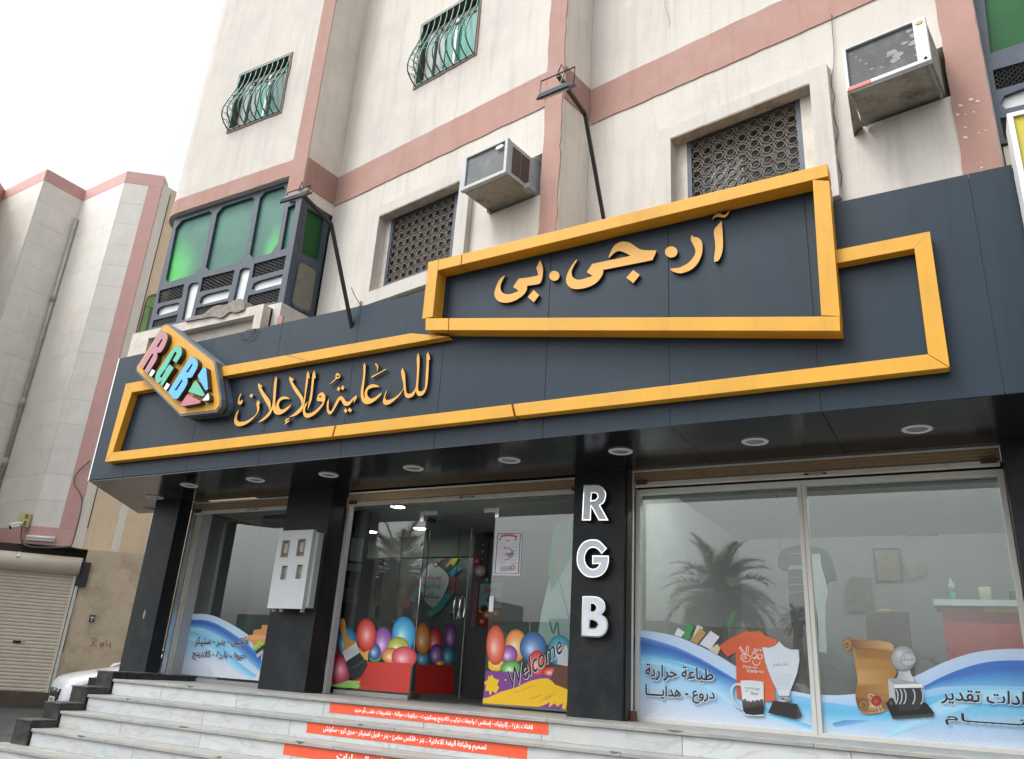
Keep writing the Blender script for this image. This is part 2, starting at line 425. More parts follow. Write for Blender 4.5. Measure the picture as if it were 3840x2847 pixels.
def wavy(u0, u1, z0, z1, amp=.006, step=.12):
    """hand-painted edge: a rectangle whose long sides wander a little"""
    P = []
    def side(a, b):
        L = math.dist(a, b); k = max(1, int(L / step)); dx, dz = (b[0] - a[0]) / L, (b[1] - a[1]) / L
        for i in range(k):
            t = i / k; j = rnd.uniform(-amp, amp) if i else 0
            P.append((a[0] + (b[0] - a[0]) * t - dz * j, a[1] + (b[1] - a[1]) * t + dx * j))
    side((u0, z0), (u1, z0)); side((u1, z0), (u1, z1)); side((u1, z1), (u0, z1)); side((u0, z1), (u0, z0))
    return P

# ------------------------------------------------------------------ ground
ASPHALT = mat('asphalt', (.060, .060, .062), .9, var=.22, vs=1.6, grain=.35, gs=120, bump=.6, bs=90, dirt=(.15, .135, .11), damt=.5, ds=.9)
MB().add([(-260, -260, 0), (260, -260, 0), (260, 260, 0), (-260, 260, 0)], [(0, 1, 2, 3)]).build('street', ASPHALT, kind='structure')
PAVE = mat('dusty_pavement', (.22, .20, .175), .9, var=.15, vs=2, grain=.15, gs=70, bump=.4, dirt=(.12, .10, .08), damt=.5)
MB().box(-9.0, 6, 4.2, 4.9, -.05, .12).build('pavement', PAVE, kind='structure')

# ------------------------------------------------------------------ apartment building
bld = thing('apartment_building', (-4.7, 9, 0), 'cream plastered apartment block with salmon painted bands above the black shop canopy', 'building')
ZT = 13.2
mb = MB()
zb1 = 8.0; LOW = 5.1
mb.prism(bayP, [(-10.13, 8.06), (-7.745, 8.06), (-7.745, 7.68), (-7.45, 7.68), (-7.45, ZT), (-10.13, ZT)], -.3, 0,
         holes=[rect(-9.345, -8.225, 9.36, 10.46)], back=True)
pts = []
for k in range(11):
    a = math.pi / 2 * k / 10
    pts.append((-10.13 - .52 * math.sin(a), 7.12 - .52 * math.cos(a)))
for k in range(10):
    (x0, y0), (x1, y1) = pts[k], pts[k + 1]
    mb.add([(x0, y0, 8.06), (x1, y1, 8.06), (x1, y1, ZT), (x0, y0, ZT)], [(1, 0, 3, 2)], smooth=True)
mb.add([(-10.13, 6.6, 8.06), (-10.13, 7.12, 8.06)] + [(x, y, 8.06) for x, y in pts], [tuple([0, 1] + list(range(12, 1, -1)))])
mb.add([(-10.65, 7.12, 8.06), (-10.65, 12, 8.06), (-10.65, 12, ZT), (-10.65, 7.12, ZT)], [(1, 0, 3, 2)])
mb.build('wall', PLASTER, bld)
mb = MB().prism(bayP, rect(-10.34, -7.45, LOW, 6.02), -.3, 0, back=True).prism(ret1, rect(.005, .583, LOW, 6.0), -.2, 0)
mb.build('wall', PLASTER, bld)
MB().prism(ret1, rect(.004, .583, 7.66, ZT), -.2, 0, back=True).build('wall', PLASTER_WARM, bld)
# openings of the grilled windows (measured on the raised surround)
SUR = .085
w1 = trace(mid, T_F([(50, 785), (715, 505)]), SUR) ; w1L = w1[0][0]; w1R = w1[1][0]; w1T = (w1[0][1] + w1[1][1]) / 2
w1B = one(mid, 5, 1400, SUR, T_F)[1] - .02
w2 = trace(rgt, T_Q([(705, 600), (1303, 352)]), SUR); w2L, w2R = w2[0][0], w2[1][0]; w2T = (w2[0][1] + w2[1][1]) / 2
w2B = w2T - (w1T - w1B)
AC1 = dict(pl=mid, n=.50, u0=one(mid, 715, 600, .5, T_F)[0], u1=one(mid, 1092, 430, .5, T_F)[0], z0=one(mid, 1092, 430, .5, T_F)[1], z1=one(mid, 1107, 145, .5, T_F)[1])
AC2 = dict(pl=rgt, n=.50, u0=one(rgt, 700, 408, .5, T_D)[0], u1=one(rgt, 1440, 490, .5, T_D)[0], z0=one(rgt, 1440, 490, .5, T_D)[1], z1=one(rgt, 1385, 130, .5, T_D)[1])
ach1 = rect(AC1['u0'] - .0, AC1['u1'] + .09, AC1['z0'] - .04, AC1['z1'] + .06)
ach2 = rect(AC2['u0'] - .03, AC2['u1'] + .07, AC2['z0'] - .03, AC2['z1'] + .05)
MB().prism(mid, rect(0, 4.06, LOW, ZT), -.3, 0, holes=[rect(w1L, w1R, w1B, w1T), rect(1.455, 2.585, 9.24, 10.36), ach1], back=True).build('wall', PLASTER, bld)
MB().prism(ret2, rect(.004, .508, LOW, ZT), -.2, 0, back=True).build('wall', PLASTER_WARM, bld)
MB().prism(rgt, rect(0, 3.96, LOW, ZT), -.3, 0, holes=[rect(w2L, w2R, w2B, w2T), ach2], back=True).build('wall', PLASTER, bld)
MB().box(-10.5, 3.0, 8.05, 12.6, 4.2, ZT - .02).build('building_core', DARKVOID, bld)
# salmon bands: a thin skin of paint over a slightly raised render strip
def band(pl, pts, n=.012): MB().prism(pl, pts, 0.0, n).build('painted_band', PINK, bld)
band(bayP, wavy(-10.13, -7.745, 8.065, 8.335))
band(bayP, [(-7.745, 7.685), (-7.452, 7.685), (-7.452, ZT - .01), (-7.70, ZT - .01), (-7.73, 8.345), (-7.745, 8.335)])
mb = MB()
for k in range(10):
    (x0, y0), (x1, y1) = [(-10.13 - .532 * math.sin(math.pi / 20 * j), 7.12 - .532 * math.cos(math.pi / 20 * j)) for j in (k, k + 1)]
    mb.add([(x0, y0, 8.065), (x1, y1, 8.065), (x1, y1, 8.335), (x0, y0, 8.335)], [(1, 0, 3, 2)], smooth=True)
mb.build('painted_band', PINK, bld)
band(ret1, rect(.006, .57, 7.84, 8.30), .01)
z_mt = 8.305; z_mb = one(mid, 1400, 706.5)[1]
band(mid, wavy(.02, 3.815, z_mb, z_mt)); band(mid, wavy(3.815, 4.058, LOW, ZT - .01, .01))
band(ret2, rect(.006, .50, 7.82, 8.275), .01)
z_rb, z_rt = one(rgt, 2215, 469.8)[1], one(rgt, 2215, 340.4)[1]
band(rgt, wavy(.02, 3.685, z_rb, z_rt)); band(rgt, wavy(3.685, 3.958, LOW, ZT - .01, .006))
print('bands', z_mb, z_rb, z_rt, w1L, w1R, w1B, w1T, w2L, w2R, w2B, w2T)

# parapet box under the bay window
pa = trace(bayP, T_E([(300, 1365), (1080, 1192), (1000, 1280), (1030, 1395), (420, 1410)]), .16)
mb = MB(); pz = (pa[0][1] + pa[1][1]) / 2
mb.prism(bayP, rect(-10.25, pa[1][0], LOW, pz), 0.003, .16, holes=[rect(-9.85, pa[2][0], LOW + .15, pa[2][1])])
mb.fbox(bayP, -9.86, pa[2][0] + .01, LOW + .14, pa[2][1] + .01, .004, .05)
mb.build('parapet', mat('parapet_render', (.58, .53, .46), .9, var=.1, vs=4, bump=.6, dirt=(.33, .28, .23), damt=.6, ds=5, streak=.2), bld)
cm = MB()
ca = [(-9.1, pz), (-8.95, pz + .05), (-8.75, pz + .04), (-8.62, pz + .1), (-8.5, pz + .13), (-8.3, pz + .11), (-8.14, pz + .15), (-8.0, pz + .13), (-7.93, pz - .02), (-8.08, pz - .05), (-8.2, pz - .02), (-8.35, pz - .08), (-8.52, pz - .03), (-8.7, pz - .02), (-8.95, pz - .01)]
cm.prism(bayP, smooth(ca, 3, 200), .02, .185)
cm.build('cement_patch', CEMENT, bld)
MB().prism(bayP, rect(pa[1][0] + .0, -7.64, LOW, pz - .01), .003, .03, holes=[rect(pa[1][0] + .15, pa[1][0] + .24, pz - .4, pz - .15)]).build('painted_band', PINK, bld)

# ---- bay window of green frosted panes
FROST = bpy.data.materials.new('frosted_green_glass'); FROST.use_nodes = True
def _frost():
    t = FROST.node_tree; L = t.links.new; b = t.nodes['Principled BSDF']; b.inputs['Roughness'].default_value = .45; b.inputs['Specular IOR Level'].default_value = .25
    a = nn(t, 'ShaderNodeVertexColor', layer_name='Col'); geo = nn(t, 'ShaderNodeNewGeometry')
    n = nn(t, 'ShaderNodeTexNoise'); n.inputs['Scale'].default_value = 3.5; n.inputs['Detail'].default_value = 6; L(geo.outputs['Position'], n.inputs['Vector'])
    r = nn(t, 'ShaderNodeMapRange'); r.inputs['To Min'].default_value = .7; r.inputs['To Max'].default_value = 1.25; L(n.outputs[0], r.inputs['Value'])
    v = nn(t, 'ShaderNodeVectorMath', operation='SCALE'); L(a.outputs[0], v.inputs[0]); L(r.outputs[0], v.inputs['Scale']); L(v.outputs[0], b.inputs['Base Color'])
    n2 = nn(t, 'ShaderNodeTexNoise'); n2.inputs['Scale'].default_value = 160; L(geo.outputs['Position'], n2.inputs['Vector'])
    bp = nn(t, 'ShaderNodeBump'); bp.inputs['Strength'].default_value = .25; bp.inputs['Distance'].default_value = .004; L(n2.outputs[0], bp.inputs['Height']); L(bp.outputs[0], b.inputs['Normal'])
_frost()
FROST_WHITE = mat('frosted_white_glass', (.60, .64, .63), .3, var=.05, vs=8, dirt=(.45, .43, .38), damt=.35, ds=7)
def inset(pts, k):
    cx = sum(p[0] for p in pts) / len(pts); cy = sum(p[1] for p in pts) / len(pts)
    return [(cx + (x - cx) * k, cy + (y - cy) * k) for x, y in pts]
def scales(pl, q, n, name, parent, m=None, nx=7, nz=4, r=.011):
    """cell filled with wavy cast-iron scales; q = BL, BR, TR, TL"""
    mb = MB(); A, B, C_, D = [np.array(p) for p in q]
    def at(a, b): p = A * (1 - a) * (1 - b) + B * a * (1 - b) + C_ * a * b + D * (1 - a) * b; return p
    for j in range(nz * 2 + 1):
        for i in range(nx):
            off = .5 / nx * (j % 2)
            path = []
            for k in range(6):
                t = k / 5; a = (i + t) / nx + off - .25 / nx; b = (j + .9 * math.sin(math.pi * t)) / (nz * 2 + 1)
                if 0 <= a <= 1: p = at(a, min(b, 1)); path.append(pl.w(p[0], p[1], n + .012 * math.sin(math.pi * t)))
            if len(path) > 2: mb.tube(path, r, 4, cap=False)
    return mb.build(name, m or LATTICE_BLACK, parent)
def cell_window(pl, n, outline, panes, whites, cells, parent, frame_label=None, cellnx=7):
    """steel window: frame plate with cut-outs, panes behind"""
    holes = [p for p, c in panes] + whites + cells
    fr = MB().prism(pl, outline, n - .05, n, holes=holes, back=True).build('frame', STEEL_DARK, parent)
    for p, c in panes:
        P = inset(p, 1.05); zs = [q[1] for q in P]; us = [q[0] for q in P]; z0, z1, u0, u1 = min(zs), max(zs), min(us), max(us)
        # finely gridded so that tint and painted daylight patches can vary over the pane
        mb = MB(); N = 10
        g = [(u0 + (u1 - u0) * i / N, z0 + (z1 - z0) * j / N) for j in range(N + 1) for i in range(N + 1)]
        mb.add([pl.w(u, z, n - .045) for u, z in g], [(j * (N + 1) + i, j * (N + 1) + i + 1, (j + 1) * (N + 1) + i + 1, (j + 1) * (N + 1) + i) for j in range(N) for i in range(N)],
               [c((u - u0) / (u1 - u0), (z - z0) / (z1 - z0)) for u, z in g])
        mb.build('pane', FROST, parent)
    for p in whites: MB().sheet(pl, inset(p, 1.06), n - .04).build('pane', FROST_WHITE, parent)
    for p in cells:
        scales(pl, p, n - .035, 'lattice', parent, nx=cellnx)
    return fr
bay = MB().prism(bayP, rect(-10.27, -7.62, 5.95, 8.05), -.32, -.26)
bw_ = bay.build('window', mat('shadowed_backing', (.02, .025, .022), .9), bld)
nb = -.07
tz = lambda pts, pl=bayP, n=nb: trace(pl, T_E(pts), n)
def gcol(base, hot=None):  # hot: patch of daylight coming through, painted into the pane colour
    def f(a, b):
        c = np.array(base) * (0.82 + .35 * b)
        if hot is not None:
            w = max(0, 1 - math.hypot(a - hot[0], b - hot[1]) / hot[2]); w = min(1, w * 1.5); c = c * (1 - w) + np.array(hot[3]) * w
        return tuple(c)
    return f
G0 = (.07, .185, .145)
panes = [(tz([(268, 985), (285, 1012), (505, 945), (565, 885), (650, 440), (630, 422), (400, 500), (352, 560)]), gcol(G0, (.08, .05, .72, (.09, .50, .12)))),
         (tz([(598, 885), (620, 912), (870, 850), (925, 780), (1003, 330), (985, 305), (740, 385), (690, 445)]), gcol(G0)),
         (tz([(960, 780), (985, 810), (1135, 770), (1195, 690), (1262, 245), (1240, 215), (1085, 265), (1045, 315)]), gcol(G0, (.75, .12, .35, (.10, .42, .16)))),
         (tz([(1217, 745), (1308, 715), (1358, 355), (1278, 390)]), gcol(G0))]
whites = [tz(p) for p in ([(400, 1322), (470, 1318), (540, 1030), (530, 1012), (480, 1015), (455, 1042)], [(820, 1178), (900, 1190), (965, 905), (950, 890), (905, 893), (880, 912)],
    [(190, 1272), (215, 1285), (362, 1243), (382, 1192), (370, 1178), (240, 1205), (202, 1230)], [(545, 1180), (570, 1195), (778, 1142), (797, 1088), (780, 1065), (605, 1108), (562, 1132)], [(975, 1065), (1000, 1083), (1235, 1020), (1252, 962), (1235, 942), (1032, 1000), (992, 1022)])]
cells = [tz(p) for p in ([(200, 1188), (402, 1140), (420, 1025), (218, 1078)], [(548, 1090), (812, 1032), (838, 908), (572, 972)], [(978, 975), (1276, 893), (1292, 780), (998, 858)],
    [(152, 1385), (350, 1340), (368, 1275), (166, 1325)], [(505, 1290), (770, 1230), (785, 1165), (520, 1222)], [(930, 1215), (1222, 1165), (1240, 1050), (950, 1120)])]
ol = tz([(118, 1440), (1240, 1195), (1320, 745), (1392, 250)]); zt = 8.075
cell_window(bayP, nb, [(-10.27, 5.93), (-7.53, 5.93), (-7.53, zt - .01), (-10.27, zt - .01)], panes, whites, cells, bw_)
nr = -.03
rz = lambda pts: trace(ret1, T_E(pts), nr)
pr = rz([(1390, 775), (1530, 830), (1578, 480), (1440, 400)]); pl_ = rz([(1310, 1170), (1335, 1205), (1440, 1255), (1465, 1230), (1510, 930), (1500, 903), (1400, 845), (1368, 868)])
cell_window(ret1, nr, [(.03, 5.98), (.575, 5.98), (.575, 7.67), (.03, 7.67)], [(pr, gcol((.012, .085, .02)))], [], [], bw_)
MB().prism(ret1, inset(pl_, 1.12), nr - .01, nr + .012, holes=[pl_]).build('frame', STEEL_DARK, bw_)
MB().sheet(ret1, inset(pl_, 1.03), nr + .003).build('pane', mat('dusty_grey_pane', (.16, .155, .12), .4, var=.1, vs=9, dirt=(.3, .28, .22), damt=.3, ds=9), bw_)
MB().box(-7.56, -7.455, 6.625, 6.69, 5.95, 7.68).build('corner_post', STEEL_DARK, bw_)

# ---- next bay window, cut by the right edge of the photograph
nbP = Plane(0, 6.47)
tq = lambda pts: trace(nbP, T_D(pts), 0)
b2 = MB().prism(nbP, rect(.60, 3.0, 5.2, 9), -.32, -.26).build('window', mat('shadowed_backing', (.02, .025, .022), .9), bld)
pg = tq([(1925, 440), (2500, 250), (2420, -400), (1830, -400)])
wo = tq([(2010, 860), (2050, 900), (2500, 790), (2480, 660), (2180, 735), (2040, 790)])
l1 = tq([(1975, 745), (2480, 600), (2440, 440), (1945, 580)]); l2 = tq([(2045, 1155), (2130, 1140), (2120, 960), (2005, 975)])
cell_window(nbP, 0, [(one(nbP, 2000, 1190, 0, T_D)[0] + .0, one(nbP, 2010, 1190, 0, T_D)[1]), (3.0, one(nbP, 2010, 1190, 0, T_D)[1]), (3.0, 9), (one(nbP, 2000, 1190, 0, T_D)[0], 9)], [(pg, gcol((.006, .10, .02)))], [wo], [l1, l2], b2, cellnx=9)
MB().prism(nbP, rect(.66, 3.0, LOW, one(nbP, 2010, 1200, 0, T_D)[1]), -.3, -.03, back=True).build('wall', PLASTER_WARM, bld)
MB().box(.62, 3.0, 6.30, 6.75, 9.0, ZT).build('wall', PLASTER, bld)

# ---- circle-lattice windows with raised surrounds
def ring_lattice(pl, u0, u1, z0, z1, n, parent, p=.124, m=None):
    mb = MB(); nu = round((u1 - u0) / p); nz = round((z1 - z0) / p); pu = (u1 - u0) / nu; pz_ = (z1 - z0) / nz
    def ringat(cu, cz, ru, rzz, d0, d1):
        S = 12; o_ = []; i_ = []
        for k in range(S):
            a = 2 * math.pi * k / S
            uu, zz = cu + ru * math.cos(a), cz + rzz * math.sin(a)
            ui, zi = cu + (ru - .007) * math.cos(a), cz + (rzz - .007) * math.sin(a)
            if u0 - .001 <= uu <= u1 + .001 and z0 - .001 <= zz <= z1 + .001: o_.append((uu, zz, ui, zi))
            else: o_.append(None)
        for k in range(S):
            A, B = o_[k], o_[(k + 1) % S]
            if A is None or B is None: continue
            v = [pl.w(A[0], A[1], d1), pl.w(B[0], B[1], d1), pl.w(B[2], B[3], d1), pl.w(A[2], A[3], d1), pl.w(A[0], A[1], d0), pl.w(B[0], B[1], d0), pl.w(B[2], B[3], d0), pl.w(A[2], A[3], d0)]
            mb.add(v, [(3, 2, 1, 0), (0, 1, 5, 4), (2, 3, 7, 6)])
    for j in range(nz + 1):
        for i in range(nu + 1):
            if i < nu and j < nz: ringat(u0 + pu * (i + .5), z0 + pz_ * (j + .5), pu * .38, pz_ * .38, n - .03, n); ringat(u0 + pu * (i + .5), z0 + pz_ * (j + .5), pu * .62, pz_ * .62, n - .02, n - .006)
    return mb.build('lattice', m or LATTICE, parent)
def grille_window(pl, L_, R_, B_, T_, gl, gr, gb, gt, label, lightpane):
    # raised plaster surround
    MB().prism(pl, rect(L_ - .14, R_ + .17, B_ - .17, T_ + .15), .003, SUR, holes=[rect(L_, R_, B_, T_)]).build('window_surround', mat('surround_render', (.53, .50, .455), .88, var=.09, vs=2, bump=.22, bs=34, streak=.22, dirt=(.38, .35, .31), damt=.5, ds=2), bld)
    w = MB().prism(pl, rect(gl - .03, gr + .03, gb - .03, T_ + .02), -.20, -.09, holes=[rect(gl + .02, gr - .02, gb + .02, gt)]).build('window', STEEL_DARK, bld)
    if label: w['label'] = label
    MB().prism(pl, rect(gl - .005, gr + .005, gb - .005, gt), -.095, -.06, holes=[rect(gl + .045, gr - .045, gb + .045, gt - .03)]).build('frame', STEEL_DARK, w)
    ring_lattice(pl, gl + .03, gr - .03, gb + .03, gt - .02, -.07, w)
    um = gl + (gr - gl) * .46
    MB().prism(pl, rect(gl + .02, gr - .02, gb + .02, gt), -.30, -.27, holes=[rect(gl + .06, um - .03, gb + .06, gt - .25), rect(um + .03, gr - .06, gb + .06, gt - .25)]).build('sash', mat('dull_aluminium', (.2, .19, .17), .5, metal=.3), w)
    MB().sheet(pl, rect(gl + .05, um - .02, gb + .05, gt - .24), -.285).build('pane', mat('pane_' + lightpane[0], lightpane[1], .12, var=.35, vs=9, spec=.9), w)
    MB().sheet(pl, rect(um + .02, gr - .05, gb + .05, gt - .24), -.287).build('pane', mat('pane_' + lightpane[2], lightpane[3], .15, var=.4, vs=7, spec=.8), w)
    # the plaster cheek left by the recess and the dirty lintel
    MB().prism(pl, rect(gr + .006, R_ + .05, B_ - .05, T_ + .05), -.31, -.055).build('reveal', mat('reveal_render', (.60, .56, .50), .9, var=.08, bump=.4, dirt=(.4, .33, .26), damt=.5, ds=4), w)
    MB().prism(pl, rect(L_ - .02, gl - .006, B_ - .05, T_ + .05), -.31, -.062).build('reveal', MATS['reveal_render'], w)
    MB().prism(pl, rect(L_ + .001, R_ - .001, T_ - .012, T_ - .001), -.29, SUR - .004).build('lintel', SILL, w)
    MB().prism(pl, rect(L_ + .001, R_ - .001, B_ + .001, B_ + .018), -.29, SUR - .004).build('sill', SILL, w)
g1 = trace(mid, T_F([(160, 802), (705, 585), (92, 1385)]), -.065)
grille_window(mid, w1L, w1R, w1B, w1T, g1[0][0], g1[1][0], g1[2][1], w1T - .0, None, ('smoky', (.07, .075, .07), 'smoky_dark', (.05, .055, .05)))
g2 = trace(rgt, T_Q([(778, 605), (1262, 425), (1283, 720)]), -.065)
grille_window(rgt, w2L, w2R, w2B, w2T, g2[0][0], (g2[1][0] + g2[2][0]) / 2, w2B + (g1[2][1] - w1B), w2T, None, ('milky', (.56, .64, .66), 'smoky_green', (.10, .13, .12)))
MB().prism(mid, [(w1L - .3, w1B - .2), (w1L - .1, w1B - .17), (w1L - .1, w1B - .1), (w1L - .3, w1B - .14)], 0, .12).build('corbel', SILL, bld)

# ---- belly-grilled windows of the upper floor
TEAL = mat('teal_glass', (.025, .24, .17), .2, var=.35, vs=2.4, spec=.3); TEAL_DARK = mat('teal_glass_dark', (.02, .095, .075), .2, var=.3, vs=3, spec=.3)
GREENBAR = mat('green_enamel_bar', (.025, .17, .125), .35, var=.15, vs=9); RUSTKNOB = mat('faded_red_knob', (.28, .10, .075), .6)
BROWN = mat('brown_rough_frame', (.23, .14, .11), .8, var=.2, vs=10, bump=.5); GREYCUR = mat('grey_sash', (.33, .35, .34), .4, var=.12, vs=10)
def belly(pl, u0, u1, z0, z1, label):
    w = MB().prism(pl, wavy(u0, u1, z0, z1, .008), -.14, .014, holes=[rect(u0 + .035, u1 - .035, z0 + .035, z1 - .035)]).build('window', BROWN, bld)
    w['label'] = label
    a0, a1, b0, b1 = u0 + .035, u1 - .035, z0 + .035, z1 - .035
    H_ = b1 - b0; W_ = a1 - a0
    MB().sheet(pl, rect(a0, a1, b0, b1), -.135).build('backing', mat('dim_interior', (.05, .055, .05), .9), w)
    MB().prism(pl, rect(a0 + .02, a1 - .02, b1 - .17 * H_, b1 - .09 * H_), -.13, -.09).build('sash', mat('tan_rail', (.36, .30, .25), .5), w)
    MB().prism(pl, rect(a0 + .06 * W_, a0 + .20 * W_, b0, b1 - .16 * H_), -.13, -.07).build('sash', GREYCUR, w)
    MB().prism(pl, rect(a0 + .56 * W_, a0 + .60 * W_, b0, b1 - .16 * H_), -.13, -.06).build('sash', WHITEPAINT, w)
    MB().sheet(pl, rect(a0 + .22 * W_, a0 + .37 * W_, b0, b1 - .22 * H_), -.1).build('pane', mat('dark_green_pane', (.02, .05, .03), .15, spec=.8), w)
    MB().sheet(pl, rect(a0 + .37 * W_, a0 + .56 * W_, b0, b1 - .17 * H_), -.11).build('pane', TEAL, w)
    MB().sheet(pl, rect(a0 + .60 * W_, a1, b0, b1 - .17 * H_), -.105).build('pane', TEAL if 'cropped' in label else TEAL_DARK, w)
    MB().prism(pl, rect(a0, a1, b0, b1), .0, .022, holes=[rect(a0 + .02, a1 - .02, b0 + .02, b1 - .02)]).build('grille_frame', GREENBAR, w)
    prof = [(0, .01), (.12, .014), (.25, .04), (.4, .09), (.55, .15), (.68, .19), (.78, .205), (.87, .185), (.94, .12), (.98, .06), (1, .012)]
    for k in range(10):
        u = a0 + .015 + (W_ - .03) * k / 9
        MB().tube([pl.w(u + rnd.uniform(-.003, .003), b1 - H_ * f, n) for f, n in prof], .0105, 6).build('grille_bar', GREENBAR, w)
    sc = MB(); kn = MB()
    def nat(f):
        for (f0, n0), (f1, n1_) in zip(prof, prof[1:]):
            if f0 <= f <= f1: return n0 + (n1_ - n0) * (f - f0) / (f1 - f0)
    for k in range(9):
        u = a0 + .015 + (W_ - .03) * (k + .5) / 9; d = 1 if k % 2 else -1
        for f0, s_ in ((.5, 1), (.62, -1)):
            path = []
            for q in range(9):
                a = -math.pi * .75 + q / 8 * math.pi * 1.5; rr = .036
                du = rr * math.cos(a) * d * .9; df = s_ * rr * math.sin(a) / H_
                path.append(pl.w(u + du, b1 - H_ * (f0 + df), nat(min(max(f0 + df, 0), 1)) + .004))
            sc.tube(path, .005, 4, cap=False)
    for k in (1, 4, 7):
        f0 = .52 if k != 4 else .36
        u = a0 + .015 + (W_ - .03) * (k) / 9 + .02; MB().lathe(pl.w(u, b1 - H_ * f0, nat(f0)), pl.N, [(0, .01), (.006, .024), (.022, .024), (.03, .008)], 10).build('rosette', RUSTKNOB, w)
    sc.build('scrollwork', GREENBAR, w)
    # side return of the belly: end scrolls that close the basket
    for uu in (a0 + .015,):
        s2 = MB()
        for f0 in (.55, .66, .78, .88):
            s2.tube([pl.w(uu, b1 - H_ * f0, n) for n in np.linspace(.01, nat(f0), 4)], .004, 4, cap=False)
            path = [pl.w(uu, b1 - H_ * f0 + .028 * math.sin(a), nat(f0) * .5 + .035 * math.cos(a)) for a in np.linspace(0, 5, 8)]
            s2.tube(path, .004, 4, cap=False)
        s2.build('end_scroll', GREENBAR, w)
belly(bayP, -9.375, -8.195, 9.33, 10.49, 'window with bulging green bars nearest the left corner of the block')
belly(mid, 1.425, 2.61, 9.21, 10.385, 'cropped window with bulging green bars over bright teal panes')

# dangling cable, crack-like wires and stain marks on the right wall
WIRE = mat('thin_dark_wire', (.03, .028, .03), .6)
mb = MB(); wz = trace(rgt, T_D([(615, 125), (622, 250), (635, 400), (632, 560), (612, 650), (618, 730), (640, 800), (625, 900), (645, 1000), (668, 1090), (655, 1180), (658, 1280), (680, 1380), (697, 1460), (688, 1560), (684, 1640)]), .012)
mb.tube([rgt.w(u, z, .02) for u, z in smooth(wz + wz[:1], 3, 200)[:45]], .0035, 5); mb.build('cable', WIRE, bld)
mb = MB(); wz = trace(rgt, T_C([(1968, 0), (1970, 60), (1995, 130), (2005, 190), (1998, 220)]), .01); mb.tube([rgt.w(u, z, .012) for u, z in wz], .0025, 4); mb.build('cable', mat('pale_wire', (.3, .28, .25), .6), bld)
# paint chips on the salmon strip
mb = MB()
for x, y, s in ((1765, 822, 26), (1820, 835, 22), (1680, 870, 30), (1655, 950, 22), (1720, 1050, 16), (1830, 1098, 14), (1720, 1135, 26), (1850, 1385, 16), (1845, 1340, 8), (1785, 925, 14), (1650, 1155, 10), (1885, 1075, 12), (1815, 1350, 7), (1745, 735, 6), (1720, 945, 10)):
    c = T_D([(x + s * math.cos(a) * (.5 + rnd.random() * .6), y + s * .55 * math.sin(a) * (.4 + rnd.random() * .7)) for a in np.linspace(0, 5.6, 8)])
    mb.sheet(rgt, trace(rgt, c, .015), .0155)
mb.build('paint_chips', mat('exposed_render', (.62, .58, .52), .9), bld, kind='stuff')

# ------------------------------------------------------------------ air conditioners
MESHGREY = None
def dot_mesh(name, c1, c2, scale):
    m = mat(name, c1, .6, var=.1); t = m.node_tree; L = t.links.new; b = t.nodes['Principled BSDF']; src = b.inputs['Base Color'].links[0].from_socket
    geo = nn(t, 'ShaderNodeNewGeometry'); v = nn(t, 'ShaderNodeTexVoronoi'); v.inputs['Scale'].default_value = scale; v.inputs['Randomness'].default_value = .1; L(geo.outputs['Position'], v.inputs['Vector'])
    r = nn(t, 'ShaderNodeMapRange'); r.inputs['From Min'].default_value = .25; r.inputs['From Max'].default_value = .45; L(v.outputs['Distance'], r.inputs['Value'])
    m2 = nn(t, 'ShaderNodeMix', data_type='RGBA'); L(r.outputs[0], m2.inputs['Factor']); m2.inputs['A'].default_value = (*c2, 1); L(src, m2.inputs['B']); L(m2.outputs['Result'], b.inputs['Base Color'])
    return m
ACGREY = mat('weathered_grey_casing', (.42, .45, .47), .45, var=.06, vs=5, dirt=(.25, .22, .18), damt=.4, ds=6, streak=.2)
ACWHITE = mat('weathered_white_casing', (.62, .68, .70), .45, var=.06, vs=5, dirt=(.35, .30, .24), damt=.35, ds=7)
ACUNDER = mat('grimy_underside', (.33, .32, .27), .7, var=.2, vs=5, dirt=(.07, .055, .045), damt=.9, ds=5)
FIN = mat('condenser_fins', (.085, .09, .095), .6, var=.3, vs=7, grain=.25, gs=55, dirt=(.2, .2, .19), damt=.5, ds=6)
FIN2 = mat('dusty_condenser_mesh', (.035, .037, .035), .6, var=.3, vs=7, grain=.25, gs=55, dirt=(.16, .165, .16), damt=.75, ds=5)
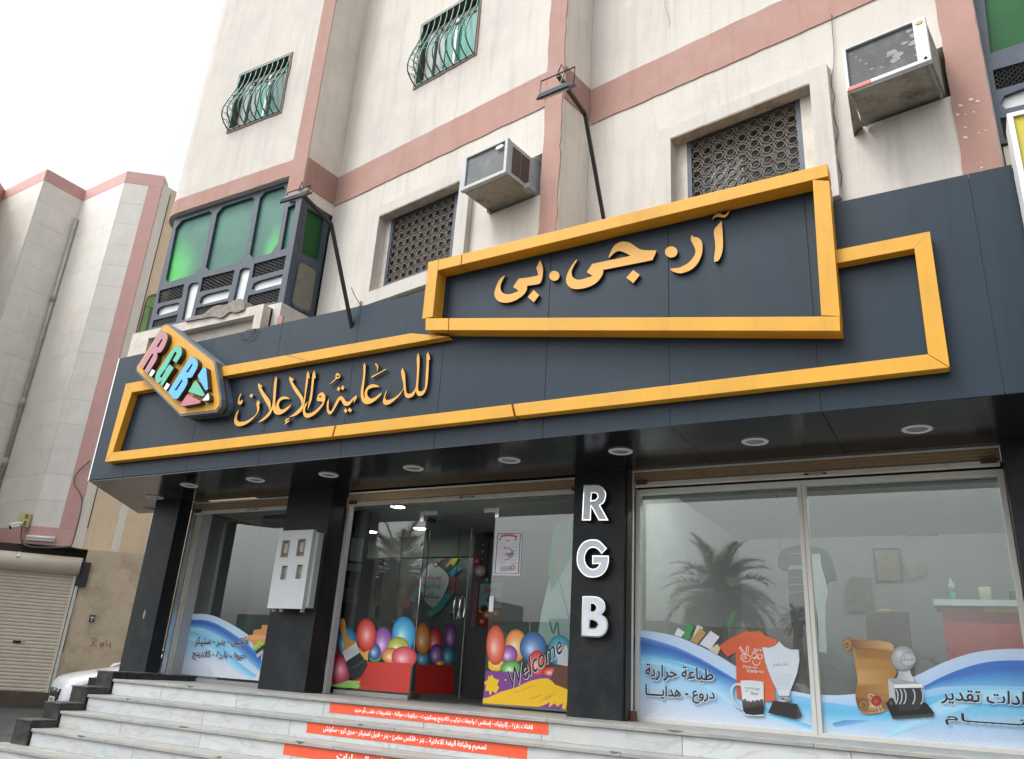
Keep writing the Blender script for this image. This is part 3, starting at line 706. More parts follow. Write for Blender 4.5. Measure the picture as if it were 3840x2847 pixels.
def ac_unit(d, label, white):
    pl, n, u0, u1, z0, z1 = d['pl'], d['n'], d['u0'], d['u1'], d['z0'], d['z1']
    base = pl.w((u0 + u1) / 2, z0, n / 2)
    a = thing('air_conditioner', base, label, 'air conditioner')
    cas = ACWHITE if white else ACGREY
    fr = .045
    MB().prism(pl, rect(u0, u1, z0, z1), n - .05, n, holes=[rect(u0 + fr * (.6 if white else 1.3), u1 - fr * (2.2 if white else .9), z0 + fr * (.8 if white else 1), z1 - fr * (.3 if white else .7))]).build('front_frame', cas, a, bevel=.006)
    MB().sheet(pl, rect(u0 + .02, u1 - .02, z0 + .02, z1 - .01), n - .022).build('condenser_grille', FIN2 if white else FIN, a)
    mb = MB().fbox(pl, u0 + .006, u1 - .006, z0 + .012, z1 - .006, -.25, n - .05)
    mb.build('casing', ACUNDER if white else cas, a)
    MB().fbox(pl, u0 + .02, u1 - .02, z0 + .002, z0 + .011, .03, n - .06).build('base_pan', ACUNDER, a)
    if not white:
        for k in range(2):
            c0 = n - .10 - k * .155
            v = MB(); v.fbox(pl, u1 - .007, u1 + .002, z0 + .06, z1 - .06, c0 - .14, c0); lv = v.build('side_vent', mat('rust_brown_vent', (.10, .075, .06), .7, var=.2, vs=20), a)
            s = MB()
            for q in range(13):
                zz = z0 + .08 + (z1 - z0 - .16) * q / 12; s.fbox(pl, u1 + .002, u1 + .006, zz, zz + .006, c0 - .135, c0 - .005)
            s.build('louvres', mat('vent_blade', (.16, .125, .10), .6), lv)
        e = MB().prism(pl, [(u1 - .11 + .055 * math.cos(t), z1 - .085 + .022 * math.sin(t)) for t in np.linspace(0, 2 * math.pi, 20)[:-1]], n, n + .008); e.build('maker_badge', WHITEPAINT, a)
        MB().fbox(pl, u1 - .03, u1 + .05, z0 - .01, z0 + .05, .03, .16).build('mounting_lug', cas, a)
        MB().fbox(pl, u0 + .01, u0 + .05, z0 - .03, z0, -.02, .05).build('mounting_lug', ACUNDER, a)
    else:
        MB().prism(pl, rect(u0 + .01, u0 + .30 * (u1 - u0), z0 - .004, z0 + .028), n - .01, n + .004).build('red_tape', mat('faded_red_tape', (.52, .15, .12), .6, var=.1, vs=12), a)
        MB().prism(pl, [(u1 - .05 + .03 * math.cos(t), z1 - .045 + .02 * math.sin(t)) for t in np.linspace(0, 2 * math.pi, 7)[:-1]], n, n + .006).build('brass_badge', mat('dull_brass', (.45, .32, .10), .5), a)
        MB().lathe(pl.w(u1 - .04, z0 + .035, n), pl.N, [(0, .014), (.004, .012)], 10).build('drain_hole', DARKVOID, a)
        # angle bracket and loose sheet at the left, splatter of lime on the mesh
        v = [pl.w(u0, z0 - .012, n - .02), pl.w(u0 + .03, z0 - .012, n - .02), pl.w(u0 - .02, z0 - .03, .0), pl.w(u0 - .10, z0 - .10, .0), pl.w(u0 - .03, z0 - .10, .05)]
        MB().add(v, [(0, 1, 2), (0, 2, 3), (3, 2, 4)]).build('bent_bracket', ACUNDER, a)
        MB().tube([pl.w(u0 + .02, z0 - .01, n - .05), pl.w(u0 + .02, z0 - .05, .02)], .012, 4).build('support_arm', ACUNDER, a)
        MB().tube([pl.w(u1 - .03, z0 - .01, n - .05), pl.w(u1 - .03, z0 - .03, .02)], .012, 4).build('support_arm', ACUNDER, a)
        s = MB()
        def blob(u, z, r_, e=.6):
            s.sheet(pl, smooth([(u + r_ * math.cos(t) * (.6 + rnd.random() * .6), z + e * r_ * math.sin(t) * (.6 + rnd.random() * .6)) for t in np.linspace(0, 5.6, 8)], 2, 200), n - .0205)
        W_, H_ = u1 - u0, z1 - z0
        for fu, fz, r_ in ((.57, .52, .055), (.64, .42, .05), (.6, .33, .04), (.1, .86, .013), (.15, .74, .012), (.2, .62, .016), (.26, .5, .014), (.32, .33, .018), (.43, .28, .014), (.09, .33, .01), (.86, .72, .05), (.83, .55, .04), (.88, .4, .04), (.8, .85, .03), (.86, .25, .03), (.74, .62, .03)):
            blob(u0 + fu * W_, z0 + fz * H_, r_)
        s.build('lime_splatter', mat('lime_splatter', (.27, .28, .275), .8, var=.35, vs=40), a, kind='stuff')
    # broken render round the sleeve
    return a
ac_unit(AC1, 'grey window air conditioner with brown side vents beside the left circle-lattice window', False)
ac_unit(AC2, 'old white framed air conditioner with splattered mesh and grimy underside near the top right', True)

# ------------------------------------------------------------------ floodlights on bent arms above the canopy
def floodlight(base, bend, tip, label, head, by=6.30):
    x0, z0 = Plane(0, by).uz(*base)
    def onx(px, py, x):
        r = ray(px, py); k = x / r[0]; return Vector((x, r[1] * k, r[2] * k + EYE))
    B = Vector((x0, by, 5.47)); K = onx(*bend, x0); Tp = onx(*tip, x0)
    f = thing('floodlight', B, label, 'floodlight', 'floodlights on bent black arms')
    MB().tube([B + Vector((0, 0, -.3)), K], .024, 4).build('arm', BLACKMETAL, f)
    MB().tube([K - (K - B).normalized() * .02, Tp], .024, 4).build('arm', BLACKMETAL, f)
    MB().lathe(B - Vector((0, 0, .02)), (0, 0, 1), [(0, .05), (.03, .05), (.035, .03)], 10).build('mounting_foot', BLACKMETAL, f)
    # lamp housing: shallow tray facing down to the sign
    w, d, h, dy, dz, tilt, roll = head
    c = Tp + Vector((0, dy, dz)); mbx = MB()
    rm = Matrix.Rotation(R(tilt), 3, 'X') @ Matrix.Rotation(R(roll), 3, 'Y')
    rings = []
    for k, (s, zz) in enumerate(((1.0, -.018), (1.0, .0), (.82, .03), (.5, .042))):
        rings.append([c + rm @ Vector((sx * w / 2 * s, sy * d / 2 * s, zz)) for sx, sy in ((-1, -1), (1, -1), (1, 1), (-1, 1))])
    vs = [v for r_ in rings for v in r_]; fs = []
    for k in range(3):
        for j in range(4): fs.append((k * 4 + j, k * 4 + (j + 1) % 4, k * 4 + 4 + (j + 1) % 4, k * 4 + 4 + j))
    fs.append((12, 13, 14, 15)); fs.append((3, 2, 1, 0))
    mbx.add(vs, fs).build('lamp_housing', mat('grey_lamp_housing', (.03, .035, .038), .45, var=.15, vs=12), f, bevel=.004)
    MB().add([c + rm @ Vector((sx * w * .43, sy * d * .43, -.0195)) for sx, sy in ((-1, -1), (1, -1), (1, 1), (-1, 1))], [(3, 2, 1, 0)]).build('lamp_glass', mat('lamp_glass', (.12, .125, .125), .2, spec=.6), f)
    br = [c + rm @ Vector((-w / 2 - .01, 0, 0)), c + rm @ Vector((-w / 2 - .01, .0, .0)) + Vector((0, -dy * .9, abs(dz) * .9 + .03)), c + rm @ Vector((w / 2 + .01, 0, 0)) + Vector((0, -dy * .9, abs(dz) * .9 + .03)), c + rm @ Vector((w / 2 + .01, 0, 0))]
    MB().tube(br, .007, 4).build('bracket', BLACKMETAL, f)
    cb = [Tp + Vector((.0, 0, .03)), Tp + Vector((.04, -.02, .09)), Tp + Vector((.07, .0, .02)), c + Vector((.03, 0, .05))]
    MB().tube([Vector(smooth([(i, 0)] * 1, 1)[0] + (0,)) if False else q for i, q in enumerate(cb)], .006, 5).build('cable', BLACKMETAL, f)
    s0 = Vector(B) + Vector((.10, .0, .0)); MB().tube([s0, B.lerp(K, .08) + Vector((.07, 0, 0)), B.lerp(K, .18) + Vector((.035, 0, 0)), B.lerp(K, .27) + Vector((.02, 0, 0))], .004, 5).build('lead_cable', BLACKMETAL, f)
    return f
e1 = [p for p in T_E([(1850, 1215), (1632, 520), (1370, 255)])]
floodlight(*e1, 'grey floodlight on the left bent arm above the long lower sign', (.31, .20, .05, -.03, -.10, 44, 0))
e2 = [(2321, 945)] + T_C([(1305, 925), (1085, 622)])
floodlight(*e2, 'slim floodlight in a wire bracket on the arm above the upper sign', (.33, .20, .05, -.02, -.20, 40, -4), by=6.62)
# ------------------------------------------------------------------ shop canopy with its big sign face
FY = 6.25
faP = Plane(0, FY)
can = thing('shop_canopy', (-4.7, 6.9, 3.7), 'long navy panelled shop canopy with amber box frames over a glossy black soffit', 'canopy')
XL, XR = -10.10, .67
zbot = lambda x: 3.712 + (x + 10.1) * (3.682 - 3.712) / 10.5
ztop = lambda x: 5.468 + (x + 10.1) * (5.53 - 5.468) / 10.77
joints = [XL] + [-.852 - 1.2235 * k for k in range(7, -1, -1)] + [.375, XR]
for a, b in zip(joints, joints[1:]):
    g = .0026
    MB().prism(faP, [(a + g, zbot(a)), (b - g, zbot(b)), (b - g, ztop(b)), (a + g, ztop(a))], -.02, 0).build('facing_panel', ACP, can)
MB().prism(faP, [(XL, 3.725), (XR, 3.70), (XR, 5.5), (XL, 5.44)], -.05, -.006).build('joint_sealant', SEALANT, can)
for a, b in zip(joints[1:], joints[2:]):
    MB().box(a + .003, b - .003, FY + .002, 7.60, 3.686, 3.70).build('soffit_panel', ACP_BLACK, can)
mb = MB(); q = [(-10.09, FY + .002), (joints[1] - .003, FY + .002), (joints[1] - .003, 8.1), (-11.55, 8.1)]
mb.add([(x, y, 3.688) for x, y in q] + [(x, y, 3.70) for x, y in q], [(3, 2, 1, 0), (4, 5, 6, 7), (0, 1, 5, 4), (1, 2, 6, 5), (2, 3, 7, 6), (3, 0, 4, 7)])
mb.build('soffit_panel', mat('soffit_brown_reflection', (.035, .026, .022), .22, var=.2, vs=3), can)  # brown of a reflection painted into this panel's colour
MB().box(-10.1, XR, FY + .03, 7.62, 3.702, 3.715).build('soffit_backing', SEALANT, can)
MB().box(-10.1, XR, FY + .052, 6.62, 5.36, 5.42).build('top_closure', STEEL_DARK, can)
MB().box(-10.128, -10.104, FY - .004, FY + .05, 3.70, 5.47).build('edge_trim', ALU, can)
MB().add([(-10.105, FY + .03, 3.70), (-11.5, 8.05, 3.70), (-11.5, 8.05, 5.4), (-10.105, FY + .03, 5.46)], [(0, 1, 2, 3)]).build('end_panel', ACP, can)
MB().box(XR - .02, XR, FY + .004, 7.0, 3.72, 5.49).build('end_panel', ACP, can)
for dx in (0, .05): MB().lathe((XR - .02 + dx, FY + .06, 5.50 - dx), (1, 0, 0), [(0, .03), (.05, .03), (.06, .015)], 8).build('fixing_bracket', BLACKMETAL, can)

def bars(tracepts, n, label_sets=None):
    """outer and inner corner outlines -> mitred box-section bars, each a part"""
NB = .10
oz = lambda pts, z=None: trace(faP, pts, NB, z)
oBL = (392.6, 1733); oBR = (3561.7, 1378); oTR = (3486.8, 867.8); oTL = (472, 1439)
iBL = T_J([(930, 213)])[0]; iBR = T_H([(1410, 62)])[0]; iTR = T_G([(1297, 730)])[0]; iTL = Z(400, 1150, 1.5914)([(150, 512)])[0]
O = oz([oBL, oBR, oTR, oTL]); I = oz([iBL, iBR, iTR, iTL])
def lerp(a, b, t): return (a[0] + (b[0] - a[0]) * t, a[1] + (b[1] - a[1]) * t)
def bar(o0, o1, i1, i0, n0=.001, n1=NB, splits=(), name='frame_bar'):
    ts = [0] + list(splits) + [1]
    for a, b in zip(ts, ts[1:]):
        e0 = .0012 if a > 0 else 0.0004; e1 = .0012 if b < 1 else 0.0004
        P = [lerp(o0, o1, a + e0), lerp(o0, o1, b - e1), lerp(i0, i1, b - e1), lerp(i0, i1, a + e0)]
        ar = sum(P[k][0] * P[(k + 1) % 4][1] - P[(k + 1) % 4][0] * P[k][1] for k in range(4))
        if ar < 0: P = P[::-1]
        MB().prism(faP, P, n0, n1 - (.0015 if len(ts) > 2 and a > 0 else 0)).build(name, YELLOW, can, bevel=.003)
bar(O[0], O[1], I[1], I[0], splits=(.40, .63))
bar(O[1], O[2], I[2], I[1])
bar(O[3], O[0], I[0], I[3])
# upper bar runs under the small sign box and comes out on its right
uT = oz(Z(400, 1150, 1.5914)([(115, 460), (1905, 143)])); uB = oz(Z(400, 1150, 1.5914)([(150, 512), (2140, 160)]))
def ext(a, b, x): return (x, a[1] + (b[1] - a[1]) * (x - a[0]) / (b[0] - a[0]))
bar((O[3][0], O[3][1]), ext(uT[0], uT[1], -4.9), ext(uB[0], uB[1], -4.4), (I[3][0], I[3][1]), splits=(.62,))
rT = oz(T_G([(655, 742), (1420, 590)])); rB = oz(T_G([(662, 852), (1297, 730)]))
bar(ext(rT[0], rT[1], -.73), O[2], I[2], ext(rB[0], rB[1], -.73))
# small raised box frame
NS = .17
sz = lambda pts, z=None: trace(faP, pts, NS, z)
zr = Z(1500, 600, 1.2378)
S_o = [sz([(1594.5, 1238)])[0], sz([T_G([(688, 1412)])[0]])[0], sz([(3102.5, 613.7)])[0], sz([(1606.6, 983.7)])[0]]
S_i = sz([zr([(162, 733)])[0], zr([(1955, 722)])[0], zr([(1915, 92)])[0], zr([(175, 512)])[0]])
bm = sz([zr([(118, 735)])[0], zr([(2042, 726)])[0]])
bar(S_o[0], S_o[1], bm[1], bm[0], .001, NS, splits=(.074,))
bar(ext(S_o[3], S_o[2], S_i[3][0]), S_o[2], ext(S_i[3], S_i[2], S_o[2][0]), S_i[3], .001, NS, splits=(.075,))
bar((S_o[3][0], bm[0][1]), S_o[3], ext(S_o[3], S_o[2], S_i[3][0] - .0006), (S_i[3][0] - .0006, bm[0][1]), .001, NS + .002)
for a, b in zip([S_o[3][0] + .02] + [j for j in joints if S_o[3][0] < j < S_o[2][0]], [j for j in joints if S_o[3][0] < j < S_o[2][0]] + [S_o[2][0] - .02]):
    MB().prism(faP, [(a + .003, ext(bm[0], bm[1], a)[1] - .04), (b - .003, ext(bm[0], bm[1], b)[1] - .04), (b - .003, ext(S_o[3], S_o[2], b)[1] - .04), (a + .003, ext(S_o[3], S_o[2], a)[1] - .04)], -.012, .003).build('facing_panel', ACP, can)
MB().prism(faP, [(S_o[3][0] + .05, 5.2), (S_o[2][0] - .06, 5.2), (S_o[2][0] - .06, S_o[2][1] - .06), (S_o[3][0] + .05, S_o[3][1] - .05)], -.05, -.013).build('joint_sealant', SEALANT, can)
bar((bm[1][0], bm[1][1]), (S_o[2][0], S_o[2][1] - .17), (S_i[2][0], S_i[2][1]), (S_i[1][0], S_i[1][1]), .001, NS - .001)

# ------------------------------------------------------------------ cut-out lettering
def letter(parent, pl, pts, zoom, n0, n1, m, name='letter', holes=(), sub=4, sharp=48, sidemat=None, bev=0, label=None):
    P = smooth(trace(pl, pts, n1, zoom), sub, sharp); Hs = [smooth(trace(pl, h, n1, zoom), sub, sharp) for h in holes]
    mb = MB().prism(pl, P, n0, n1, holes=Hs)
    o = mb.build(name, m if sidemat is None else [m, sidemat], parent, label=label)
    if sidemat is not None:
        nf = Vector(pl.N)
        for f in o.data.polygons:
            if abs(f.normal.dot(nf)) < .5: f.material_index = 1
    return o
GOLD = mat('amber_cutout_face', (.68, .34, .04), .4, var=.04, vs=3, grain=.02)
EDGE = mat('dark_letter_edge', (.05, .03, .02), .5, var=.2, vs=20)
up = thing('arabic_lettering', (-2.6, FY, 4.6), 'large amber Arabic lettering with round dots inside the upper box frame', 'lettering')
ZU = Z(1950, 830, 4.0796); ZU2 = Z(1500, 600, 1.2378)
UB, UF = .014, .038
L1 = lambda p, z=ZU2, name='letter', **k: letter(up, faP, p, z, UB, UF, GOLD, name, sidemat=EDGE, **k)
L1([(1492, 282), (1497, 330), (1499, 400), (1492, 440), (1478, 466), (1460, 474), (1458, 455), (1464, 400), (1457, 340), (1462, 318), (1478, 300)])
L1([(1450, 280), (1456, 262), (1470, 250), (1484, 249), (1500, 255), (1512, 252), (1530, 230), (1524, 252), (1506, 268), (1488, 266), (1470, 264), (1458, 270)], name='diacritic')
L1([(1354, 348), (1364, 357), (1386, 362), (1400, 378), (1404, 402), (1400, 440), (1380, 482), (1350, 510), (1310, 525), (1285, 524), (1262, 515), (1254, 505), (1280, 502), (1302, 498), (1340, 476), (1366, 445), (1371, 420), (1362, 395), (1350, 370)])
circ = lambda cx, cy, rx, ry, n=20: [(cx + rx * math.cos(-t), cy + ry * math.sin(-t)) for t in np.linspace(0, 2 * math.pi, n, endpoint=False)]
L1(circ(1259, 427, 29, 26), name='round_dot', sharp=200, sub=2)
L1([(2085, 445), (2070, 500), (2025, 595), (1265, 745), (1275, 765), (1255, 830), (1180, 930), (1060, 1000), (900, 1037), (790, 1025), (725, 970), (705, 890), (730, 790), (790, 680), (850, 595), (878, 585), (860, 625), (815, 700), (790, 770), (800, 840), (850, 885), (930, 892), (1110, 838), (1020, 778), (1105, 652), (1690, 528), (1600, 480), (1510, 455), (1440, 490), (1370, 555), (1353, 555), (1390, 460), (1450, 365), (1530, 318), (1600, 312), (1680, 330), (1760, 380), (1830, 425), (1920, 442)], ZU)
L1([(1733, 745), (1833, 822), (1733, 948), (1625, 862)], ZU, 'diamond_dot', sub=1)
L1(circ(525, 835, 78, 76), ZU, 'round_dot', sharp=200, sub=2)
L1([(1378, 1155), (1400, 1220), (1398, 1290), (1385, 1335), (1365, 1355), (1270, 1370), (1268, 1400), (1245, 1440), (1200, 1475), (1150, 1500), (1100, 1510), (1050, 1505), (1015, 1480), (1000, 1440), (1010, 1390), (1035, 1330), (1060, 1300), (1090, 1283), (1065, 1330), (1050, 1370), (1055, 1410), (1080, 1435), (1120, 1440), (1160, 1430), (1200, 1412), (1155, 1380), (1180, 1340), (1205, 1310), (1290, 1300), (1362, 1284), (1356, 1250), (1345, 1226)], T_F)
L1([(1325, 1405), (1370, 1448), (1325, 1507), (1275, 1462)], T_F, 'diamond_dot', sub=1)

lo = thing('arabic_lettering', (-6.3, FY, 4.2), 'slender amber Arabic calligraphy on the long lower sign beside the pencil-shaped sign', 'lettering')
K1 = Z(860, 1360, 5.5075); K2 = Z(1230, 1290, 5.5075)
L2 = lambda p, z=K1, name='letter', **k: letter(lo, faP, p, z, .016, .036, GOLD, name, sidemat=EDGE, sub=3, **k)
L2([(240, 630), (245, 650), (215, 740), (205, 785), (225, 800), (265, 765), (275, 800), (255, 850), (225, 870), (190, 865), (175, 830), (185, 750), (215, 670)], name='diacritic')
L2([(185, 975), (190, 1000), (160, 1100), (155, 1150), (175, 1205), (230, 1225), (320, 1215), (420, 1170), (520, 1100), (570, 1030), (575, 950), (560, 860), (562, 830), (590, 778), (630, 820), (632, 850), (612, 855), (620, 930), (605, 1000), (560, 1080), (470, 1180), (380, 1250), (280, 1300), (190, 1315), (130, 1290), (100, 1230), (105, 1150), (140, 1050)])
L2([(450, 642), (493, 670), (465, 728), (412, 695)], name='diamond_dot')
L2([(600, 425), (685, 485), (680, 500), (655, 495), (690, 580), (780, 700), (840, 790), (855, 880), (835, 1010), (820, 960), (800, 900), (740, 800), (640, 620), (600, 510), (590, 470)])
L2([(965, 280), (985, 340), (970, 500), (955, 700), (945, 830), (965, 945), (970, 880), (985, 810), (1030, 745), (1090, 706), (1160, 702), (1215, 722), (1245, 757), (1170, 752), (1100, 762), (1045, 800), (1020, 860), (1030, 925), (1065, 968), (1110, 968), (1190, 925), (1285, 850), (1250, 920), (1160, 1010), (1060, 1068), (985, 1075), (925, 1040), (895, 960), (850, 1060), (760, 1155), (650, 1222), (595, 1232), (740, 1110), (820, 1010), (880, 900), (900, 800), (912, 620), (925, 450), (940, 330)])
L2([(1180, 1160), (1230, 1145), (1240, 1165), (1200, 1185), (1185, 1200), (1210, 1208), (1250, 1185), (1245, 1205), (1150, 1285), (1145, 1270), (1170, 1235), (1150, 1220), (1155, 1190)], name='diacritic')
L2([(1245, 285), (1335, 350), (1330, 365), (1295, 370), (1330, 440), (1430, 580), (1510, 700), (1530, 760), (1520, 830), (1490, 885), (1480, 800), (1440, 720), (1340, 580), (1270, 440), (1240, 360), (1235, 330)])
L2([(1625, 175), (1650, 215), (1660, 325), (1640, 325), (1630, 300), (1620, 420), (1590, 600), (1560, 800), (1530, 930), (1460, 1030), (1350, 1100), (1225, 1130), (1330, 1060), (1440, 950), (1490, 880), (1540, 740), (1565, 540), (1590, 320), (1600, 220)])
L2([(1750, 160), (1775, 220), (1780, 325), (1755, 320), (1735, 480), (1710, 700), (1680, 820), (1615, 990), (1625, 900), (1650, 770), (1680, 600), (1700, 400), (1715, 250)])
L2([(1905, 612), (1960, 640), (1980, 700), (1975, 780), (1930, 890), (1830, 1010), (1720, 1100), (1620, 1140), (1560, 1120), (1525, 1060), (1520, 980), (1560, 870), (1620, 800), (1590, 880), (1565, 960), (1570, 1020), (1610, 1052), (1700, 1035), (1800, 970), (1880, 890), (1930, 815), (1880, 800), (1815, 795), (1808, 750), (1840, 660)], holes=[[(1870, 685), (1895, 690), (1915, 715), (1860, 718), (1850, 700)]])
L2([(22, 1130), (12, 1250), (15, 1350), (38, 1390), (70, 1380), (100, 1330), (170, 1180), (220, 1100), (280, 1075), (320, 1110), (360, 1170), (400, 1195), (450, 1180), (520, 1110), (580, 1065), (595, 1080), (590, 1120), (540, 1210), (530, 1200), (545, 1140), (490, 1200), (440, 1260), (390, 1278), (330, 1265), (295, 1215), (270, 1160), (235, 1165), (190, 1250), (120, 1370), (70, 1445), (20, 1452), (-15, 1400), (-28, 1300), (-18, 1200)], K2)
L2([(220, 880), (255, 925), (225, 978), (178, 938)], K2, 'diamond_dot'); L2([(300, 855), (340, 900), (310, 955), (262, 920)], K2, 'diamond_dot')
L2([(360, 1325), (402, 1375), (370, 1430), (322, 1385)], K2, 'diamond_dot'); L2([(440, 1318), (490, 1360), (470, 1415), (412, 1380)], K2, 'diamond_dot')
L2([(200, 603), (250, 640), (250, 690), (215, 715), (180, 718), (110, 790), (15, 845), (90, 780), (150, 715), (155, 690), (155, 650), (175, 605)], K2, 'diacritic', holes=[[(175, 655), (225, 650), (235, 685), (175, 680)]])
L2([(755, 385), (775, 440), (770, 600), (750, 800), (728, 1000), (740, 1090), (765, 1125), (755, 1040), (770, 960), (820, 880), (890, 840), (970, 838), (1030, 860), (1060, 893), (980, 893), (890, 910), (830, 945), (808, 990), (815, 1060), (860, 1120), (920, 1125), (1000, 1085), (1110, 998), (1090, 1060), (1000, 1150), (900, 1220), (810, 1245), (740, 1220), (695, 1160), (680, 1080), (680, 960), (710, 780), (730, 600), (730, 450)], K2)
L2([(985, 398), (1020, 430), (1040, 490), (1015, 560), (1005, 550), (1015, 500), (995, 455), (968, 425)], K2, 'diacritic')
L2([(1200, 513), (1205, 530), (905, 700), (893, 690), (900, 672)], K2, 'diacritic')
L2([(1535, 490), (1575, 570), (1595, 680), (1600, 800), (1610, 950), (1625, 1010), (1660, 1030), (1720, 1020), (1780, 960), (1815, 880), (1830, 720), (1840, 500), (1835, 270), (1862, 182), (1885, 250), (1890, 400), (1875, 650), (1860, 850), (1865, 950), (1895, 980), (1950, 970), (1995, 920), (2010, 830), (2020, 620), (2035, 400), (2035, 240), (2062, 155), (2095, 240), (2110, 330), (2080, 325), (2080, 450), (2070, 650), (2050, 850), (2010, 980), (1950, 1060), (1890, 1072), (1840, 1050), (1815, 970), (1770, 1060), (1700, 1110), (1640, 1115), (1590, 1070), (1565, 930), (1480, 1060), (1380, 1160), (1270, 1240), (1190, 1258), (1145, 1230), (1135, 1170), (1170, 1050), (1215, 950), (1220, 965), (1190, 1060), (1175, 1120), (1210, 1162), (1300, 1145), (1400, 1090), (1500, 1000), (1560, 920), (1555, 820), (1525, 680), (1510, 580)], K2)

# ------------------------------------------------------------------ pencil-shaped logo sign
lg = thing('logo_sign', (-8.9, FY - .15, 4.4), 'tilted pencil-shaped amber sign with raised R.G.B. letters on the left canopy end', 'sign')
C1 = Z(490, 1200, 5.5075); C2 = Z(560, 1300, 5.5075)
LN = .20
out_px = C1([(720, 112), (770, 120)]) + C2([(1300, 298), (1332, 335), (1452, 1095), (1440, 1215), (1375, 1305), (655, 1392)]) + C1([(148, 1052), (132, 1010), (140, 965), (630, 195), (665, 135)])
face = trace(faP, out_px, LN)
def grow(P, d):
    n = len(P); out = []
    ar = sum(P[i][0] * P[(i + 1) % n][1] - P[(i + 1) % n][0] * P[i][1] for i in range(n)); s = 1 if ar > 0 else -1
    for i in range(n):
        a = Vector(P[i]) - Vector(P[i - 1]); b = Vector(P[(i + 1) % n]) - Vector(P[i])
        na = Vector((a.y, -a.x)).normalized() * s; nb_ = Vector((b.y, -b.x)).normalized() * s
        v = (na + nb_); v = v.normalized() * d / max(.5, v.normalized().dot(na)); out.append((P[i][0] + v.x, P[i][1] + v.y))
    return out
GREYEDGE = mat('slate_grey_return', (.10, .12, .145), .4, var=.1, vs=5)
MB().prism(faP, face, .13, LN).build('sign_face', YELLOW, lg)
MB().prism(faP, grow(face, .026), .115, LN - .008, holes=[]).build('rim', GREYEDGE, lg)
MB().prism(faP, grow(face, -.02), .05, .115).build('spacer', BLACKMETAL, lg)
MB().prism(faP, grow(face, .02), .001, .07).build('back_box', GREYEDGE, lg)
MAUVE = mat('mauve_acrylic', (.42, .17, .21), .3, var=.05, vs=6); GRN = mat('green_acrylic', (.07, .42, .28), .3, var=.05, vs=6); BLU = mat('blue_acrylic', (.09, .40, .68), .3, var=.05, vs=6); WHT = mat('white_acrylic', (.72, .77, .80), .3, var=.03)
SIDE = mat('dark_brown_letter_side', (.035, .022, .02), .45, var=.2, vs=15)
N1 = LN + .07
def L3(p, z, m, name='letter', holes=(), sub=3):
    P = smooth(trace(faP, p, N1, z), sub, 55); Hs = [smooth(trace(faP, h, N1, z), 2, 55) for h in holes]
    MB().prism(faP, P, LN, N1 - .004, holes=Hs).build(name, SIDE, lg)
    MB().prism(faP, grow(P, -.004), N1 - .004, N1, holes=[grow(h, .003) for h in Hs]).build(name + '_face', m, lg)
L3([(620, 215), (715, 252), (757, 310), (762, 385), (735, 470), (680, 590), (610, 675), (548, 682), (550, 760), (515, 860), (350, 1118), (275, 1052), (470, 712), (440, 705), (245, 1025), (175, 960)], C1, MAUVE, holes=[[(640, 390), (655, 412), (572, 558), (537, 548)]])
L3([(900, 560), (985, 530), (1045, 570), (1062, 650), (1040, 740), (940, 892), (862, 838), (945, 690), (930, 662), (905, 682), (735, 985), (610, 1160), (615, 1185), (642, 1180), (720, 1040), (712, 1020), (748, 985), (800, 912), (893, 990), (650, 1372), (598, 1335), (640, 1250), (590, 1300), (545, 1300), (510, 1250), (505, 1170), (540, 1070), (860, 600)], C1, GRN)
L3([(1245, 738), (1310, 775), (1370, 830), (1390, 910), (1370, 1000), (1300, 1130), (1240, 1198), (1170, 1195), (1180, 1245), (1165, 1330), (1110, 1430), (1000, 1590), (940, 1640), (870, 1620), (770, 1500), (800, 1430)], C1, BLU, holes=[[(1265, 905), (1275, 930), (1180, 1085), (1148, 1072)], [(1055, 1230), (1070, 1258), (940, 1458), (912, 1445)]])
L3([(375, 1130), (440, 1010), (505, 1045), (500, 1080), (430, 1175), (415, 1180)], C1, WHT, 'square_dot'); L3([(680, 1410), (745, 1290), (810, 1330), (805, 1360), (735, 1455), (720, 1460)], C1, WHT, 'square_dot')
L3([(1110, 425), (1165, 430), (1180, 500), (1215, 870), (1180, 910), (1145, 900), (990, 610), (1000, 590)], C2, BLU, 'pencil_tip')
L3([(945, 695), (975, 710), (1140, 970), (1135, 1010), (1100, 1035), (805, 935), (805, 920)], C2, GRN, 'pencil_tip')
L3([(780, 985), (810, 985), (1065, 1120), (1060, 1150), (1030, 1175), (690, 1235), (650, 1220), (645, 1190)], C2, mat('red_acrylic', (.44, .13, .17), .3, var=.05), 'pencil_tip')
L3([(1200, 965), (1225, 975), (1240, 1080), (1220, 1115), (1100, 1120), (1095, 1100)], C2, WHT, 'pencil_tip')

# ------------------------------------------------------------------ pillars
PY = 7.41; piP = Plane(0, PY)
def pillar(x0, x1, y1, label, bottom=1.28):
    p = thing('pillar', ((x0 + x1) / 2, PY + .1, bottom), label, 'pillar', 'dark clad pillars under the canopy')
    MB().box(x0, x1, PY, y1, bottom, 3.686).build('cladding', PILLAR, p, bevel=.004)
    return p
mpx0 = one(piP, 964.5, 2583)[0]; mpx1 = one(piP, 1140.3, 2598.6)[0]
rpx0 = one(piP, 2124.3, 2695.3)[0]; rpx1 = one(piP, 2334, 2716.6)[0]
print('pillars', mpx0, mpx1, rpx0, rpx1)
pillar(-10.23, -9.69, 7.62, 'dark pillar at the left end of the canopy, chipped halfway up')
pm = pillar(mpx0, mpx1, 7.70, 'dark pillar carrying the grey meter box')
pr_ = pillar(rpx0, rpx1, 7.57, 'black pillar carrying the big vertical letters R G B')
MB().box(rpx1 + .003, rpx1 + .012, PY + .05, 7.57, 1.29, 3.68).build('side_trim', mat('brown_side_trim', (.045, .03, .022), .5), pr_)
